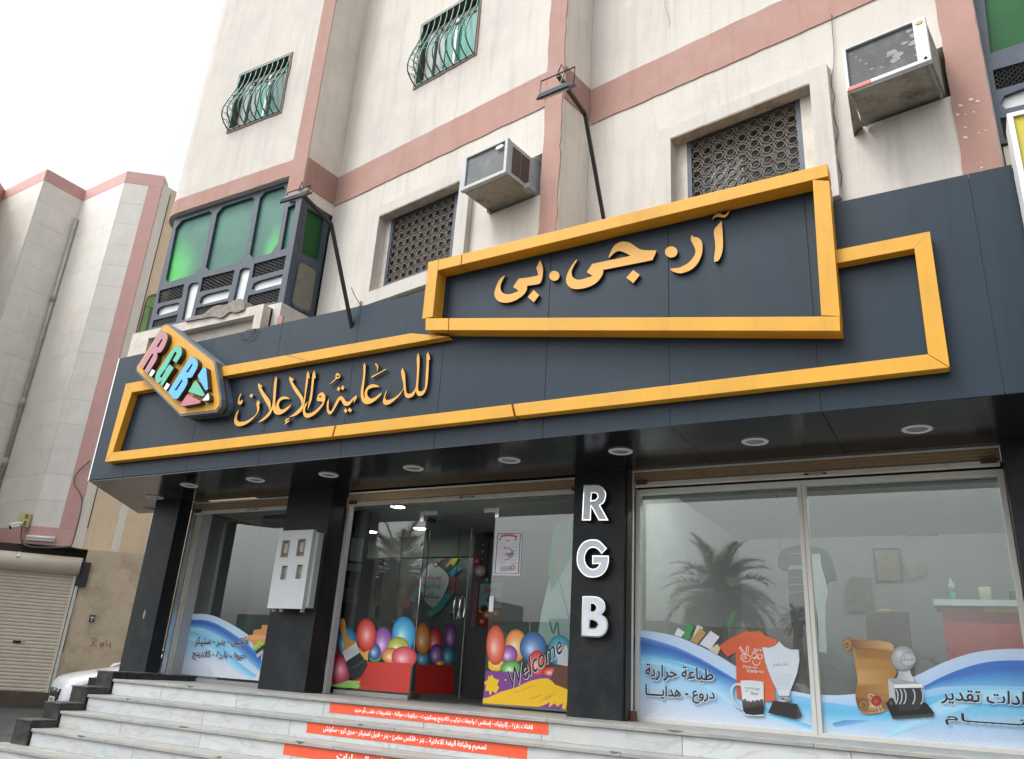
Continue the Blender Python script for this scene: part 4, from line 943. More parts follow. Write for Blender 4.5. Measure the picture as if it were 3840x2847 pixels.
pillar(.36, 1.3, 7.75, 'dark pillar cropped by the right edge of the photo')
chip = MB().sheet(piP, smooth(trace(piP, T_I([(1187, 440), (1197, 418), (1204, 432), (1196, 468), (1184, 495), (1178, 480)]), .002), 3, 200), .002); 
# scratch on the left pillar
ch = chip.build('paint_chip', mat('bare_aluminium_chip', (.24, .17, .13), .7), bpy.data.objects['pillar'])
WHITEFACE = mat('white_acrylic_face', (.68, .73, .80), .35, var=.07, vs=4, dirt=(.5, .5, .5), damt=.2, ds=4)
RG = Z(2100, 1780, 2.5833)
def big_letter(ch_, pts, holes, label):
    P = trace(piP, pts, .075, RG); P = smooth(P, 4, 40); Hs = [smooth(trace(piP, h, .075, RG), 4, 40) for h in holes]
    us = [p[0] for p in P]; t_ = thing('channel_letter', (sum(us) / len(us), PY - .04, min(p[1] for p in P)), label, 'letter', 'channel letters on the pillar')
    MB().prism(piP, P, .003, .066, holes=Hs).build('letter_return', SIDE, t_)
    MB().prism(piP, P, .066, .075, holes=Hs).build('chrome_rim', CHROME, t_)
    MB().prism(piP, grow(P, -.013), .0751, .079, holes=[grow(h, .012) for h in Hs]).build('letter_face', WHITEFACE, t_)
big_letter('R', [(230, 103), (350, 101), (400, 115), (440, 165), (444, 215), (425, 270), (388, 298), (470, 444), (375, 444), (302, 310), (298, 444), (212, 444)], [[(308, 180), (340, 180), (362, 195), (364, 220), (342, 245), (302, 250)]], 'white letter R with chrome rim at the top of the pillar')
big_letter('G', [(320, 628), (380, 640), (455, 715), (403, 770), (365, 725), (320, 708), (275, 725), (245, 775), (240, 820), (255, 870), (290, 905), (330, 912), (365, 895), (382, 865), (312, 868), (313, 782), (472, 785), (473, 840), (455, 910), (415, 965), (370, 990), (310, 998), (250, 985), (200, 940), (168, 880), (162, 810), (175, 730), (215, 665), (265, 635)], [], 'white letter G with chrome rim in the middle of the pillar')
big_letter('B', [(217, 1177), (330, 1178), (390, 1195), (430, 1235), (438, 1290), (425, 1330), (398, 1355), (440, 1385), (462, 1430), (462, 1490), (435, 1545), (390, 1573), (320, 1578), (203, 1565)], [[(298, 1250), (325, 1252), (350, 1275), (350, 1305), (325, 1328), (297, 1325)], [(290, 1410), (320, 1410), (355, 1430), (365, 1455), (350, 1480), (315, 1487), (287, 1482)]], 'white letter B with chrome rim lowest on the pillar')
# meter box
mq = trace(piP, Z(700, 2097)([(665, 400), (950, 415)]) + T_J([]), .16)
z0 = (mq[0][1] + mq[1][1]) / 2; u0, u1 = mq[0][0], mq[1][0]
zt_ = one(piP, 1057, 1991, .16)[1]
print('meter', u0, u1, z0, zt_)
mt = thing('meter_box', ((u0 + u1) / 2, PY - .08, z0), 'weathered light grey electricity meter box with four small windows on a dark pillar', 'meter box')
METER = mat('weathered_grey_plastic', (.50, .52, .53), .5, var=.05, vs=6, dirt=(.38, .36, .32), damt=.4, ds=6)
W_, H_ = u1 - u0, zt_ - z0
hs = [rect(u0 + a * W_, u0 + (a + w) * W_, z0 + b * H_, z0 + (b + h) * H_) for a, w, b, h in ((.17, .17, .66, .20), (.63, .17, .67, .20), (.24, .17, .36, .18), (.68, .17, .37, .18))]
MB().prism(piP, rect(u0 - .01, u1 + .035, z0 + .02, zt_ - .02), .003, .10).build('body', METER, mt, bevel=.006)
MB().prism(piP, rect(u0, u1, z0, zt_), .10, .16, holes=hs).build('door', METER, mt)
for k, h in enumerate(hs):
    MB().sheet(piP, h, .125).build('meter_window', mat('yellowed_window', (.25, .235, .19), .25, var=.25, vs=30, spec=.7), mt)
    if k < 2:
        MB().prism(piP, [(h[0][0] - .012, h[0][1] - .012), (h[1][0] + .012, h[0][1] - .012), (h[1][0] + .012, h[2][1] + .012), (h[0][0] - .012, h[2][1] + .012)], .16, .166, holes=[h]).build('window_rim', mat('brown_rim', (.22, .18, .14), .6), mt)
        MB().prism(piP, rect(h[0][0] + .02, h[1][0] - .02, h[0][1] + .04, h[2][1] - .03), .125, .15).build('meter', mat('meter_body', (.36, .33, .26), .5), mt)
for a in (.06, .28, .88): MB().fbox(piP, u0 + a * W_, u0 + a * W_ + .02, z0 - .035, z0, .06, .11).build('hinge_tab', METER, mt)

# ------------------------------------------------------------------ downlights in the soffit
DLR = mat('white_downlight_rim', (.70, .70, .68), .4, var=.04); DLG = mat('grey_reflector', (.30, .34, .34), .18, metal=.4, var=.2, vs=30)
ZS = 3.685
dl = [(582.6, 1863.8), (710, 1820), (958, 1799), (1232, 1780), (1551, 1755), (1910, 1725), (2327, 1692), (2831, 1655), (3439, 1608)]
ordn = ['beside the slanted left end of the canopy', 'just left of the left pillar top', 'above the left shop window', 'above the meter pillar', 'left of the glass door', 'above the glass door', 'beside the lettered pillar', 'above the left pane of the wide window', 'nearest the right edge, above the wide window']
first = None
for k, ((px, py), wtxt) in enumerate(zip(dl, ordn)):
    c = at_z(px, py, ZS)
    if first is None:
        t_ = thing('downlight', c, 'round white downlight ' + wtxt, 'downlight', 'round downlights in the canopy soffit')
        MB().lathe(c, (0, 0, -1), [(0, .118), (.008, .116), (.012, .106), (.012, .088), (.004, .084), (-.0, .08)], 28).build('trim_ring', DLR, t_)
        MB().lathe(c + Vector((0, 0, -.001)), (0, 0, -1), [(0, .084), (.003, .082), (.004, .05), (.010, .047), (.011, .02), (.0115, .0)], 24).build('reflector', DLG, t_)
        first = t_; c0 = c
    else: dup_tree(first, c - c0, 'round white downlight ' + wtxt)
c = at_z(565, 1912, 3.685)
if c.y < 8: dup_tree(first, c - c0, 'round white downlight deepest under the slanted left end')

# ------------------------------------------------------------------ marble stairs
ST = [(6.70 - .29 * k, 1.28 - .18 * k) for k in range(7)]
st = thing('staircase', (-3, 6.0, 0), 'wide staircase of grey-veined white marble slabs up to the shop fronts', 'stairs')
XE = 3.2
slab_cache = {}
def slab(name, m, x0, x1, y0, y1, z0, z1, par):
    L_ = round(x1 - x0, 3); key = (name, L_, round(y1 - y0, 3), round(z1 - z0, 3))
    c = Vector(((x0 + x1) / 2, (y0 + y1) / 2, (z0 + z1) / 2))
    if key in slab_cache:
        src = slab_cache[key]; return dup(src, c - WL[src.name], par)
    o = MB().box(x0, x1, y0, y1, z0, z1).build(name, m, par, bevel=.0035); slab_cache[key] = o; return o
ends = [-9.3, -9.3, -9.3, -9.3, -9.75, -9.75, -9.75]
for k, (y, z) in enumerate(ST):
    xs = [ends[k]]; x = ends[k] + (1.55, 2.35, 1.9, 1.3, 2.0, 1.2, 1.7)[k]
    while x < XE: xs.append(x); x += 2.2
    xs.append(XE)
    back = y + (.30 if k else .62)
    for a, b in zip(xs, xs[1:]):
        slab('tread_slab', MARBLE_TREAD, a + .0015, b - .0015, y - .018, back, z - .032, z, st)
    xs = [ends[k] + .01]; x = ends[k] + (.9, 2.0, 1.1, 1.75, .8, 1.4, 1.0)[k]
    while x < XE: xs.append(x); x += 1.25
    xs.append(XE)
    for a, b in zip(xs, xs[1:]):
        slab('riser_slab', MARBLE, a + .0015, b - .0015, y, y + .02, z - .18 + .0005, z - .0325, st)
    MB().box(ends[k] + .012, XE, y + .021, 8.0, max(z - .18, -.05), z - .034).build('core', MARBLE_DARKLINE, st)
MB().box(-9.75, -9.72, 5.55, 6.0, 0, .525).build('broken_edge', CEMENT, st)
fl = thing('shop_terrace', (-4, 7.6, 1.28), 'grey marble landing slabs in front of the shop glass', 'terrace')
x = -9.69
while x < XE:
    b = min(x + 1.1, XE); slab('landing_slab', MARBLE_TREAD, x + .0015, b - .0015, 7.322, 7.98, 1.248, 1.28, fl); x += 1.1
MB().box(-10.23, -9.3, 7.0, 8.1, .9, 1.255).build('landing_base', ACP_BLACK, fl)
# stepped black side wall of the stairs
sw = []
pts = [(8.0, 0.0), (5.80, 0.0)]
for k in (3, 2, 1, 0):
    y, z = ST[k]; pts += [(y - .03, pts[-1][1]), (y - .03, z + .068)]
pts[1] = (ST[3][0] - .03, 0.0); pts.append((8.0, ST[0][1] + .068))
swP = Plane(-9.303, 0, math.pi / 2)
clean = []
for p in pts:
    if not clean or (abs(p[0] - clean[-1][0]) + abs(p[1] - clean[-1][1])) > 1e-4: clean.append(p)
swl = thing('stair_side_wall', (-9.45, 6.6, 0), 'stepped black tiled kerb wall along the left side of the marble stairs', 'low wall')
MB().prism(swP, clean, -.30, 0, back=True).build('tiled_body', mat('glossy_black_tile', (.022, .022, .022), .28, var=.25, vs=5, dirt=(.10, .09, .075), damt=.5, ds=5), swl, bevel=.004)
for k in range(4):
    y, z = ST[k]; y1 = 7.38 if k == 0 else ST[k - 1][0] - .034
    MB().box(-9.612, -9.296, y - .038, y1, z + .0685, z + .082).build('coping_tile', mat('dusty_black_coping', (.05, .048, .045), .45, var=.3, vs=7, dirt=(.18, .165, .14), damt=.6, ds=6), swl)
cr_ = random.Random(9)
CHIPM = mat('grimy_chip', (.12, .105, .09), .95, var=.3)
for k, x in ((0, -7.9), (1, -8.55), (1, -5.15), (2, -7.2), (2, -3.9), (3, -6.3), (3, -8.4), (0, -2.2), (1, -2.6), (2, -5.6)):
    y, z = ST[k]; P = Plane(0, y - .0185); w_ = cr_.uniform(.03, .09)
    MB().prism(P, [(x - w_, z + .0008), (x - w_ * .5, z - .012), (x - .01, z - cr_.uniform(.014, .028)), (x + w_ * .6, z - .010), (x + w_, z + .0008)], -.010, .0008).build('chipped_edge', CHIPM, st)
# orange strips with white writing stuck on the risers
ORANGE = mat('orange_vinyl', (.66, .085, .035), .4, var=.05, vs=5)
def strip(k, lpx, rpx, txt, tl, label):
    y, z = ST[k]; P = Plane(0, y)
    a = trace(P, lpx, .002); b = trace(P, rpx, .002)
    x0, x1 = (a[0][0] + a[1][0]) / 2, (b[0][0] + b[1][0]) / 2
    zt, zb_ = z - .036, z - .036 - .095
    s = thing('sticker_strip', ((x0 + x1) / 2, y - .002, zb_), label, 'sticker', 'orange lettered strips on the stair risers')
    MB().prism(P, rect(x0, x1, zb_, zt), .0005, .002).build('vinyl', ORANGE, s)
    t0 = trace(P, tl, .003); m = MB(); u0, u1 = t0[0][0], t0[1][0]
    for j, (dx, dz) in enumerate(((0, 0), (.0011, 0), (-.0011, 0), (0, .0011), (0, -.0011))): write(m, P, txt, [(u0 + dx, zb_ + .014 + dz), (u1 + dx, zb_ + .014 + dz), (u1 + dx, zt - .014 + dz), (u0 + dx, zt - .014 + dz)], .0024 + j * .00005, (1, 1, 1), bold=.0)
    m.build('lettering', WHITEINK, s)
strip(0, T_K([(1185, 1190), (1175, 1285)]), T_M([(1007, 1370), (1003, 1483)]), 'لافتات بارزة .. إكريليك - إستلس / واجهات تركيب كلادينج وسكوريت - ديكورات حوائط - شاسيهات خشب أو حديد', T_K([(1385, 1270)]) + T_M([(875, 1400)]), 'uppermost orange lettered strip, on the top riser below the glass door')
strip(1, T_K([(993, 1360), (985, 1465)]), T_M([(830, 1583), (828, 1640)]), 'تصميم وطباعة اليفط الاعلانية .. بنر - فلكس مضئ - بنر - فنيل استيكر - سرى ثرو - سكوتش', T_K([(1125, 1440)]) + T_M([(492, 1590)]), 'middle orange lettered strip, on the second riser')
strip(2, T_K([(805, 1520), (797, 1612)]), [(1978, 2830), (1976, 2880)], 'تركيب لوحات محلات وملصقات السيارات', [(1262, 2840), (1880, 2870)], 'lowest orange lettered strip, cut by the bottom of the photo')
# ------------------------------------------------------------------ printed artwork helper
class Art:
    def __init__(s, pl, zoom, n=.003, step=.00035): s.pl, s.z, s.n, s.st, s.mb = pl, zoom, n, step, MB()
    def _p(s, pts): return trace(s.pl, pts, .003, s.z)
    def poly(s, pts, col, sm=0, sharp=50):
        P = s._p(pts)
        if sm: P = smooth(P, sm, sharp)
        s.n += s.st; s.mb.sheet(s.pl, P, s.n, col)
    def strip(s, top, bot, rows, n=28, m=6):
        """curve to curve, colours run from top to bottom"""
        def rs(C):
            C = [Vector(p) for p in s._p(C)]; Q = []
            for i in range(len(C) - 1):
                p0 = C[max(i - 1, 0)]; p1, p2 = C[i], C[i + 1]; p3 = C[min(i + 2, len(C) - 1)]
                for k in range(8):
                    t = k / 8; Q.append(.5 * ((2 * p1) + (p2 - p0) * t + (2 * p0 - 5 * p1 + 4 * p2 - p3) * t * t + (3 * p1 - p0 - 3 * p2 + p3) * t ** 3))
            Q.append(C[-1]); L = [0]
            for i in range(1, len(Q)): L.append(L[-1] + (Q[i] - Q[i - 1]).length)
            out = []; j = 0
            for k in range(n + 1):
                d = L[-1] * k / n
                while j < len(L) - 2 and L[j + 1] < d: j += 1
                f = (d - L[j]) / max(L[j + 1] - L[j], 1e-9); out.append(Q[j].lerp(Q[j + 1], min(max(f, 0), 1)))
            return out
        A, B = rs(top), rs(bot); s.n += s.st; vs = []; cs = []
        for r in range(m + 1):
            t = r / m; f = t * (len(rows) - 1); i = min(int(f), len(rows) - 2); w = f - i
            c = tuple(rows[i][q] * (1 - w) + rows[i + 1][q] * w for q in range(3))
            for k in range(n + 1):
                p = A[k].lerp(B[k], t); vs.append(s.pl.w(p.x, p.y, s.n)); cs.append(c)
        fs = [(r * (n + 1) + k, (r + 1) * (n + 1) + k, (r + 1) * (n + 1) + k + 1, r * (n + 1) + k + 1) for r in range(m) for k in range(n)]
        s.mb.add(vs, fs, cs)
    def oval(s, cx, cy, rx, ry, col, hi=None, hx=-.25, hy=.15, seg=28, a0=0, clip=None, rot=0):
        """printed balloon: highlight fades to the rim"""
        s.n += s.st; rings = [(0, 1), (.12, .92), (.3, .5), (.55, .16), (.82, 0), (1, 0)]; vs = []; cs = []
        hi = hi or tuple(min(.95, q * 1.5 + .45) for q in col); dk = tuple(q * .45 for q in col)
        px = []
        for r, w in rings:
            for k in range(seg):
                a = 2 * math.pi * k / seg; ox, oy = rx * (r * math.cos(a) + hx * (1 - r)), ry * (r * math.sin(a) + hy * (1 - r))
                px.append((cx + ox * math.cos(rot) - oy * math.sin(rot), cy + ox * math.sin(rot) + oy * math.cos(rot)))
                b = tuple(col[q] * (1 - w) + hi[q] * w for q in range(3)) if r < .9 else dk
                cs.append(b)
        P = s._p(px)
        fs = []
        for i in range(len(rings) - 1):
            for k in range(seg):
                a, b = i * seg + k, i * seg + (k + 1) % seg
                fs.append((a, b, b + seg, a + seg) if i else (a, b + seg, a + seg))
        fs = [tuple(reversed(f)) for f in fs]
        s.mb.add([s.pl.w(u, z, s.n) for u, z in P], fs, cs)
    def line(s, pts, wpx, col, sm=3):
        P = [Vector(p) for p in (s.z(pts) if s.z else pts)]
        if sm and len(P) > 2:
            Q = []
            for i in range(len(P) - 1):
                p0 = P[max(i - 1, 0)]; p1, p2 = P[i], P[i + 1]; p3 = P[min(i + 2, len(P) - 1)]
                for k in range(sm): t = k / sm; Q.append(.5 * ((2 * p1) + (p2 - p0) * t + (2 * p0 - 5 * p1 + 4 * p2 - p3) * t * t + (3 * p1 - p0 - 3 * p2 + p3) * t ** 3))
            Q.append(P[-1]); P = Q
        s.n += s.st; L_ = []
        for i in range(len(P)):
            t = (P[min(i + 1, len(P) - 1)] - P[max(i - 1, 0)]).normalized(); nrm = Vector((-t.y, t.x)) * wpx / 2
            L_.append((P[i] + nrm, P[i] - nrm))
        vs = [s.pl.w(*s.pl.uz(q.x, q.y, .003), s.n) for pr in L_ for q in pr]
        s.mb.add(vs, [(2 * i, 2 * i + 2, 2 * i + 3, 2 * i + 1) for i in range(len(P) - 1)], [col] * len(vs))
    def text(s, txt, q, col=(.02, .018, .03), halo=None, bold=.03, shear=0, ar=True, hb=.07):
        Q = s._p(q)
        h = abs(Q[3][1] - Q[0][1]); dirs = [(1, 0), (-1, 0), (0, 1), (0, -1), (.7, .7), (-.7, .7), (.7, -.7), (-.7, -.7)]
        def put(c, d, off=(0, 0)):
            for dx, dy in (dirs if d else []) + [(0, 0)]:
                s.n += .00004; write(s.mb, s.pl, txt, [(q_[0] + dx * d + off[0], q_[1] + dy * d + off[1]) for q_ in Q], s.n, c, 0.0, shear, ar=ar)
        w = h * bold * (.55 if ar else .45)
        if halo: put(halo, w + h * hb * .5, (h * .018, -h * .02))
        s.n += s.st; put(col, w if h > .04 else 0)
    def build(s, name, parent, label=None): return s.mb.build(name, PRINT, parent, label=label)

# ------------------------------------------------------------------ right: wide aluminium shop window
G3 = 7.72; g3 = Plane(0, G3)
FZ0, FZ1 = 1.262, 3.50
muL = one(g3, 3008.9, 2097)[0]; muR = muL + .078
fx0, fx1 = rpx1 + .013, .355
sw3 = thing('shop_window', (-1.3, G3, FZ0), 'wide white framed shop window with blue wave stickers right of the lettered pillar', 'shop window')
FRAMEW = mat('white_powder_coat', (.62, .61, .56), .4, var=.05, vs=6, dirt=(.45, .42, .36), damt=.35, ds=6)
MB().prism(g3, rect(fx0, fx1, FZ0, FZ1), -.05, .04, holes=[rect(fx0 + .045, muL, FZ0 + .055, FZ1 - .05), rect(muR, fx1 - .045, FZ0 + .055, FZ1 - .05)]).build('frame', FRAMEW, sw3, bevel=.003)
MB().fbox(g3, muL + .036, muL + .042, FZ0 + .03, FZ1 - .03, .04, .042).build('mullion_joint', mat('grey_seam', (.3, .29, .27), .7), sw3)
MB().prism(g3, rect(fx0 + .04, muL + .005, FZ0 + .05, FZ1 - .045), -.004, .001, back=True).build('pane', GLASS_DUSTY, sw3)
MB().prism(g3, rect(muR - .005, fx1 - .04, FZ0 + .05, FZ1 - .045), -.004, .001, back=True).build('pane', GLASS_DUSTY, sw3)
MB().box(rpx1 + .02, .36, 7.60, 7.84, 1.245, 1.262).build('sill_slab', MARBLE_TREAD, sw3)
MB().box(rpx1 + .02, rpx1 + .07, 7.56, 7.60, 1.281, 1.37).build('guide_foot', mat('rusty_foot', (.12, .05, .035), .8), sw3)
PALE, DEEP, CYAN, SKYB, WH = (.50, .62, .80), (.035, .115, .42), (.13, .42, .66), (.28, .52, .76), (.62, .66, .74)
a3 = Art(g3, T_P, n=.0012)
x_l = lambda y: [(318 + (y - 550) * .01, y)]
a3.strip([(316, 552), (430, 560), (560, 575), (720, 607), (860, 660), (1000, 722), (1150, 800), (1320, 905), (1500, 1010), (1700, 1105), (1900, 1150), (2045, 1178)],
         [(322, 1392), (500, 1408), (720, 1432), (940, 1456), (1160, 1480), (1380, 1505), (1600, 1530), (1800, 1552), (1950, 1570), (2040, 1580), (2070, 1584), (2082, 1586)],
         [PALE, (.42, .60, .80), (.30, .56, .78), (.36, .60, .80), (.50, .62, .78), WH], n=30, m=10)
a3.strip([(317, 605), (430, 625), (560, 660), (720, 710), (900, 790), (1100, 900), (1330, 1040), (1330, 1045)], [(317, 800), (430, 800), (560, 820), (720, 850), (900, 900), (1050, 960), (1250, 1080), (1330, 1120)], [(.09, .27, .62), DEEP, (.06, .20, .52), (.12, .38, .68)])
a3.strip([(317, 790), (500, 800), (700, 850), (900, 920), (1100, 1010), (1300, 1110), (1500, 1240), (1700, 1350), (2050, 1480)], [(317, 880), (500, 880), (700, 920), (900, 1000), (1100, 1110), (1300, 1240), (1500, 1350), (1700, 1430), (2060, 1540)], [(.15, .45, .72), (.22, .58, .80), (.45, .68, .84)])
a3.strip([(1100, 960), (1200, 1000), (1320, 1040), (1330, 1045)], [(1000, 1100), (1150, 1180), (1320, 1300), (1330, 1300)], [(.05, .18, .50), (.22, .50, .76), (.45, .68, .84)])
a3.strip([(1600, 1130), (1750, 1160), (1900, 1190), (2050, 1215)], [(1600, 1290), (1750, 1330), (1900, 1370), (2056, 1400)], [(.25, .55, .80), (.16, .48, .76), (.30, .60, .82)])
for k in range(26):
    y = 1130 + k * 17; x = 330; dx = 26 * 9
    a3.line([(x, y), (x + min(230, (1400 - y) * .95 + 40), y + min(230, (1400 - y) * .95 + 40) * .55)], 1.0, (.50, .53, .62), 0)
RO = [[(725, 600), (762, 530), (828, 575), (790, 622)], [(812, 635), (858, 485), (918, 522), (862, 642)], [(890, 655), (948, 500), (1005, 530), (950, 672)], [(880, 655), (978, 532), (1037, 582), (948, 692)], [(970, 690), (1078, 560), (1165, 620), (1075, 742)], [(1058, 742), (1145, 688), (1172, 732), (1142, 795)]]
for p, c in zip(RO, [(.62, .66, .68), (.05, .26, .08), (.55, .55, .52), (.42, .26, .09), (.58, .62, .68), (.55, .48, .34)]): a3.poly(p, c)
a3.poly([(1370, 590), (1425, 560), (1480, 575), (1560, 562), (1612, 610), (1720, 648), (1745, 760), (1700, 900), (1705, 1245), (1560, 1250), (1335, 1215), (1322, 770), (1240, 812), (1158, 712), (1250, 645)], [(.62, .12, .04)] * 4 + [(.66, .13, .05)] * 5 + [(.55, .09, .03)] * 6)
for l in ([(1358, 720), (1400, 790), (1420, 790), (1365, 712)], [(1420, 785), (1430, 715), (1448, 718), (1440, 795)], [(1375, 800), (1400, 790), (1450, 800), (1468, 830), (1450, 858), (1410, 860), (1380, 840), (1375, 800)], [(1385, 820), (1420, 812), (1428, 828), (1392, 838)]): a3.line(l, 2.0, (.8, .8, .78), 2)
for cx, cy, r in ((1505, 805, 26), (1558, 812, 24)): a3.line([(cx + r * math.cos(t), cy + r * math.sin(t)) for t in np.linspace(0, 6.28, 12)], 2.0, (.8, .8, .78), 2)
a3.line([(1485, 852), (1500, 885), (1540, 893), (1562, 860)], 2.2, (.8, .8, .78)); a3.line([(1480, 775), (1500, 765), (1530, 770)], 2, (.8, .8, .78))
a3.oval(1512, 820, 8, 9, (.75, .75, .75)); a3.oval(1545, 828, 8, 9, (.75, .75, .75))
a3.text('Бети', [(1498, 758), (1580, 762), (1582, 735), (1500, 728)], (.82, .82, .8), bold=.04, shear=.25, ar=False)
a3.text('Реальная', [(1392, 920), (1532, 932), (1534, 905), (1394, 890)], (.82, .82, .8), bold=.04, shear=.25, ar=False)
a3.text('Компания', [(1432, 965), (1596, 975), (1598, 945), (1434, 928)], (.82, .82, .8), bold=.04, shear=.25, ar=False)
SH = [(1745, 655), (1768, 685), (1800, 715), (1860, 740), (1940, 742), (1946, 850), (1925, 970), (1880, 1090), (1855, 1150), (1845, 1200), (1742, 1198), (1720, 1140), (1680, 1060), (1635, 950), (1605, 860), (1576, 716), (1640, 722), (1695, 708), (1725, 685)]
a3.poly(SH, (.22, .24, .27)); cxs = sum(p[0] for p in SH) / len(SH); cys = sum(p[1] for p in SH) / len(SH)
a3.poly([(cxs + (x - cxs) * .965, cys + (y - cys) * .975) for x, y in SH], (.60, .65, .71))
a3.text('شكر وتقدير', [(1682, 910), (1830, 905), (1828, 865), (1682, 868)], (.12, .12, .14), bold=.0)
for k in range(7): a3.line([(1660 + k * 7, 975 + k * 24), (1870 - k * 5, 985 + k * 22)], 1.0, (.38, .40, .44), 0)
a3.oval(1792, 1225, 72, 30, (.32, .34, .36), (.8, .82, .84)); a3.oval(1780, 1222, 22, 12, (.06, .06, .07), (.4, .4, .4)); a3.oval(1820, 1232, 20, 9, (.1, .1, .11), (.6, .6, .6))
a3.poly([(1690, 1238), (1922, 1272), (1968, 1385), (1918, 1420), (1640, 1357)], (.028, .024, .024)); a3.poly([(1922, 1272), (1968, 1385), (1918, 1420)], (.055, .05, .05))
a3.line([(1378, 1088), (1330, 1080), (1292, 1112), (1284, 1170), (1302, 1240), (1345, 1295), (1400, 1325)], 8.5, (.50, .56, .62))
a3.line([(1378, 1084), (1330, 1076), (1290, 1108), (1281, 1168)], 3, (.68, .72, .76))
a3.strip([(1370, 1045), (1440, 1042), (1520, 1046), (1595, 1058)], [(1405, 1370), (1450, 1385), (1520, 1390), (1600, 1386)], [(.60, .64, .67), (.68, .71, .73), (.60, .62, .64)])
a3.poly([(1385, 1225), (1400, 1235), (1418, 1215), (1432, 1245), (1455, 1238), (1470, 1255), (1492, 1232), (1510, 1248), (1530, 1228), (1552, 1240), (1575, 1220), (1593, 1232), (1600, 1300), (1598, 1372), (1500, 1380), (1420, 1368), (1398, 1330)], [(.10, .09, .08)] * 12 + [(.02, .018, .018)] * 5)
a3.text('coming', [(1412, 1130), (1560, 1145), (1562, 1115), (1414, 1100)], (.10, .10, .11), bold=-.01, shear=.35, ar=False)
a3.text('in', [(1418, 1150), (1452, 1153), (1453, 1133), (1420, 1130)], (.10, .10, .11), bold=-.01, shear=.35, ar=False)
a3.text('hot', [(1468, 1178), (1545, 1188), (1548, 1155), (1472, 1145)], (.10, .10, .11), bold=-.01, shear=.35, ar=False)
a3.text('طباعة حرارية', [(452, 1035), (1110, 1078), (1110, 930), (452, 880)], halo=(.72, .74, .78), bold=.035, hb=.055)
a3.text('دروع - هدايــــا', [(452, 1240), (1122, 1275), (1122, 1130), (452, 1080)], halo=(.72, .74, .78), bold=.035, hb=.055)
a3.build('vinyl_print', sw3, 'blue wave print with orange shirt, shield trophy, mug and Arabic words')
a4 = Art(g3, T_O, n=.0012)
a4.strip([(512, 1118), (620, 1125), (740, 1120), (860, 1105), (1000, 1070), (1150, 1020), (1300, 968), (1440, 900), (1600, 830), (1800, 770), (2050, 742), (2420, 745)],
         [(552, 1462), (700, 1480), (860, 1498), (1020, 1515), (1200, 1535), (1400, 1556), (1600, 1578), (1800, 1600), (2000, 1622), (2150, 1638), (2300, 1655), (2460, 1672)],
         [PALE, (.40, .58, .80), (.24, .54, .78), (.28, .58, .80), (.45, .60, .78), WH], n=34, m=10)
a4.strip([(1380, 1050), (1500, 985), (1650, 920), (1850, 860), (2050, 838), (2420, 840)], [(1380, 1090), (1500, 1060), (1650, 1050), (1850, 1045), (2050, 1050), (2430, 1060)], [(.05, .17, .52), (.05, .16, .50), (.09, .28, .62), (.15, .42, .70)])
a4.strip([(620, 1355), (760, 1320), (900, 1290), (1060, 1262)], [(640, 1390), (760, 1375), (900, 1345), (1060, 1300)], [(.10, .28, .58), (.12, .34, .64), (.25, .50, .74)])
a4.strip([(540, 1180), (700, 1200), (900, 1230), (1100, 1250), (1500, 1120), (2420, 1080)], [(545, 1320), (700, 1330), (900, 1330), (1100, 1330), (1500, 1300), (2430, 1300)], [(.16, .50, .76), (.13, .46, .74), (.24, .56, .78)])
a4.strip([(1050, 1440), (1250, 1320), (1500, 1170), (1800, 1080), (2420, 1090)], [(1080, 1475), (1300, 1400), (1550, 1300), (1850, 1200), (2440, 1180)], [(.30, .62, .82), (.42, .68, .84), (.30, .60, .80)])
for k in range(34):
    x = 1180 + k * 38; a4.line([(x, 1300 + (k % 5) * 4 - min(k, 14) * 4), (x + 210, 1300 + (k % 5) * 4 - min(k, 14) * 4 + 245)], 1.0, (.30, .42, .58), 0)
a4.strip([(778, 655), (900, 665), (1000, 675), (1100, 692)], [(870, 1275), (940, 1275), (1010, 1262), (1075, 1245)], [(.33, .17, .05), (.42, .22, .07), (.46, .25, .08), (.34, .17, .05), (.46, .26, .10)])
a4.poly([(780, 655), (1098, 690), (1135, 770), (1152, 860), (1150, 950), (1110, 1010), (1085, 1050), (1090, 1120), (1095, 1190), (1050, 1255), (960, 1278), (885, 1278), (835, 1230), (812, 1130), (828, 1020), (838, 900), (825, 800), (800, 730)], [(.40, .22, .08), (.55, .36, .18), (.33, .16, .05), (.36, .18, .05), (.36, .18, .05), (.38, .2, .06), (.40, .22, .07), (.36, .18, .05), (.28, .13, .04), (.44, .25, .09), (.46, .27, .10), (.34, .17, .05), (.16, .07, .02), (.28, .13, .04), (.5, .3, .12), (.42, .22, .07), (.30, .14, .04), (.2, .09, .03)], 3, 200)
a4.oval(748, 705, 38, 62, (.32, .16, .06), (.60, .42, .24)); a4.oval(742, 712, 15, 24, (.12, .05, .02), (.5, .33, .18)); a4.oval(940, 1205, 105, 55, (.34, .18, .07), (.62, .46, .28), hx=.3, hy=.1); a4.oval(882, 1205, 42, 52, (.24, .11, .04), (.5, .33, .18)); a4.oval(878, 1210, 15, 22, (.08, .035, .02), (.4, .25, .12))
a4.line([(955, 1150), (930, 1150), (918, 1130), (930, 1115), (960, 1125), (975, 1145)], 3, (.60, .52, .38)); a4.line([(1000, 1210), (1008, 1260)], 2.5, (.6, .52, .38), 0); a4.line([(1015, 1205), (1040, 1258)], 2.5, (.6, .52, .38), 0)
a4.oval(985, 1172, 42, 44, (.30, .025, .02), (.5, .10, .08), seg=12)
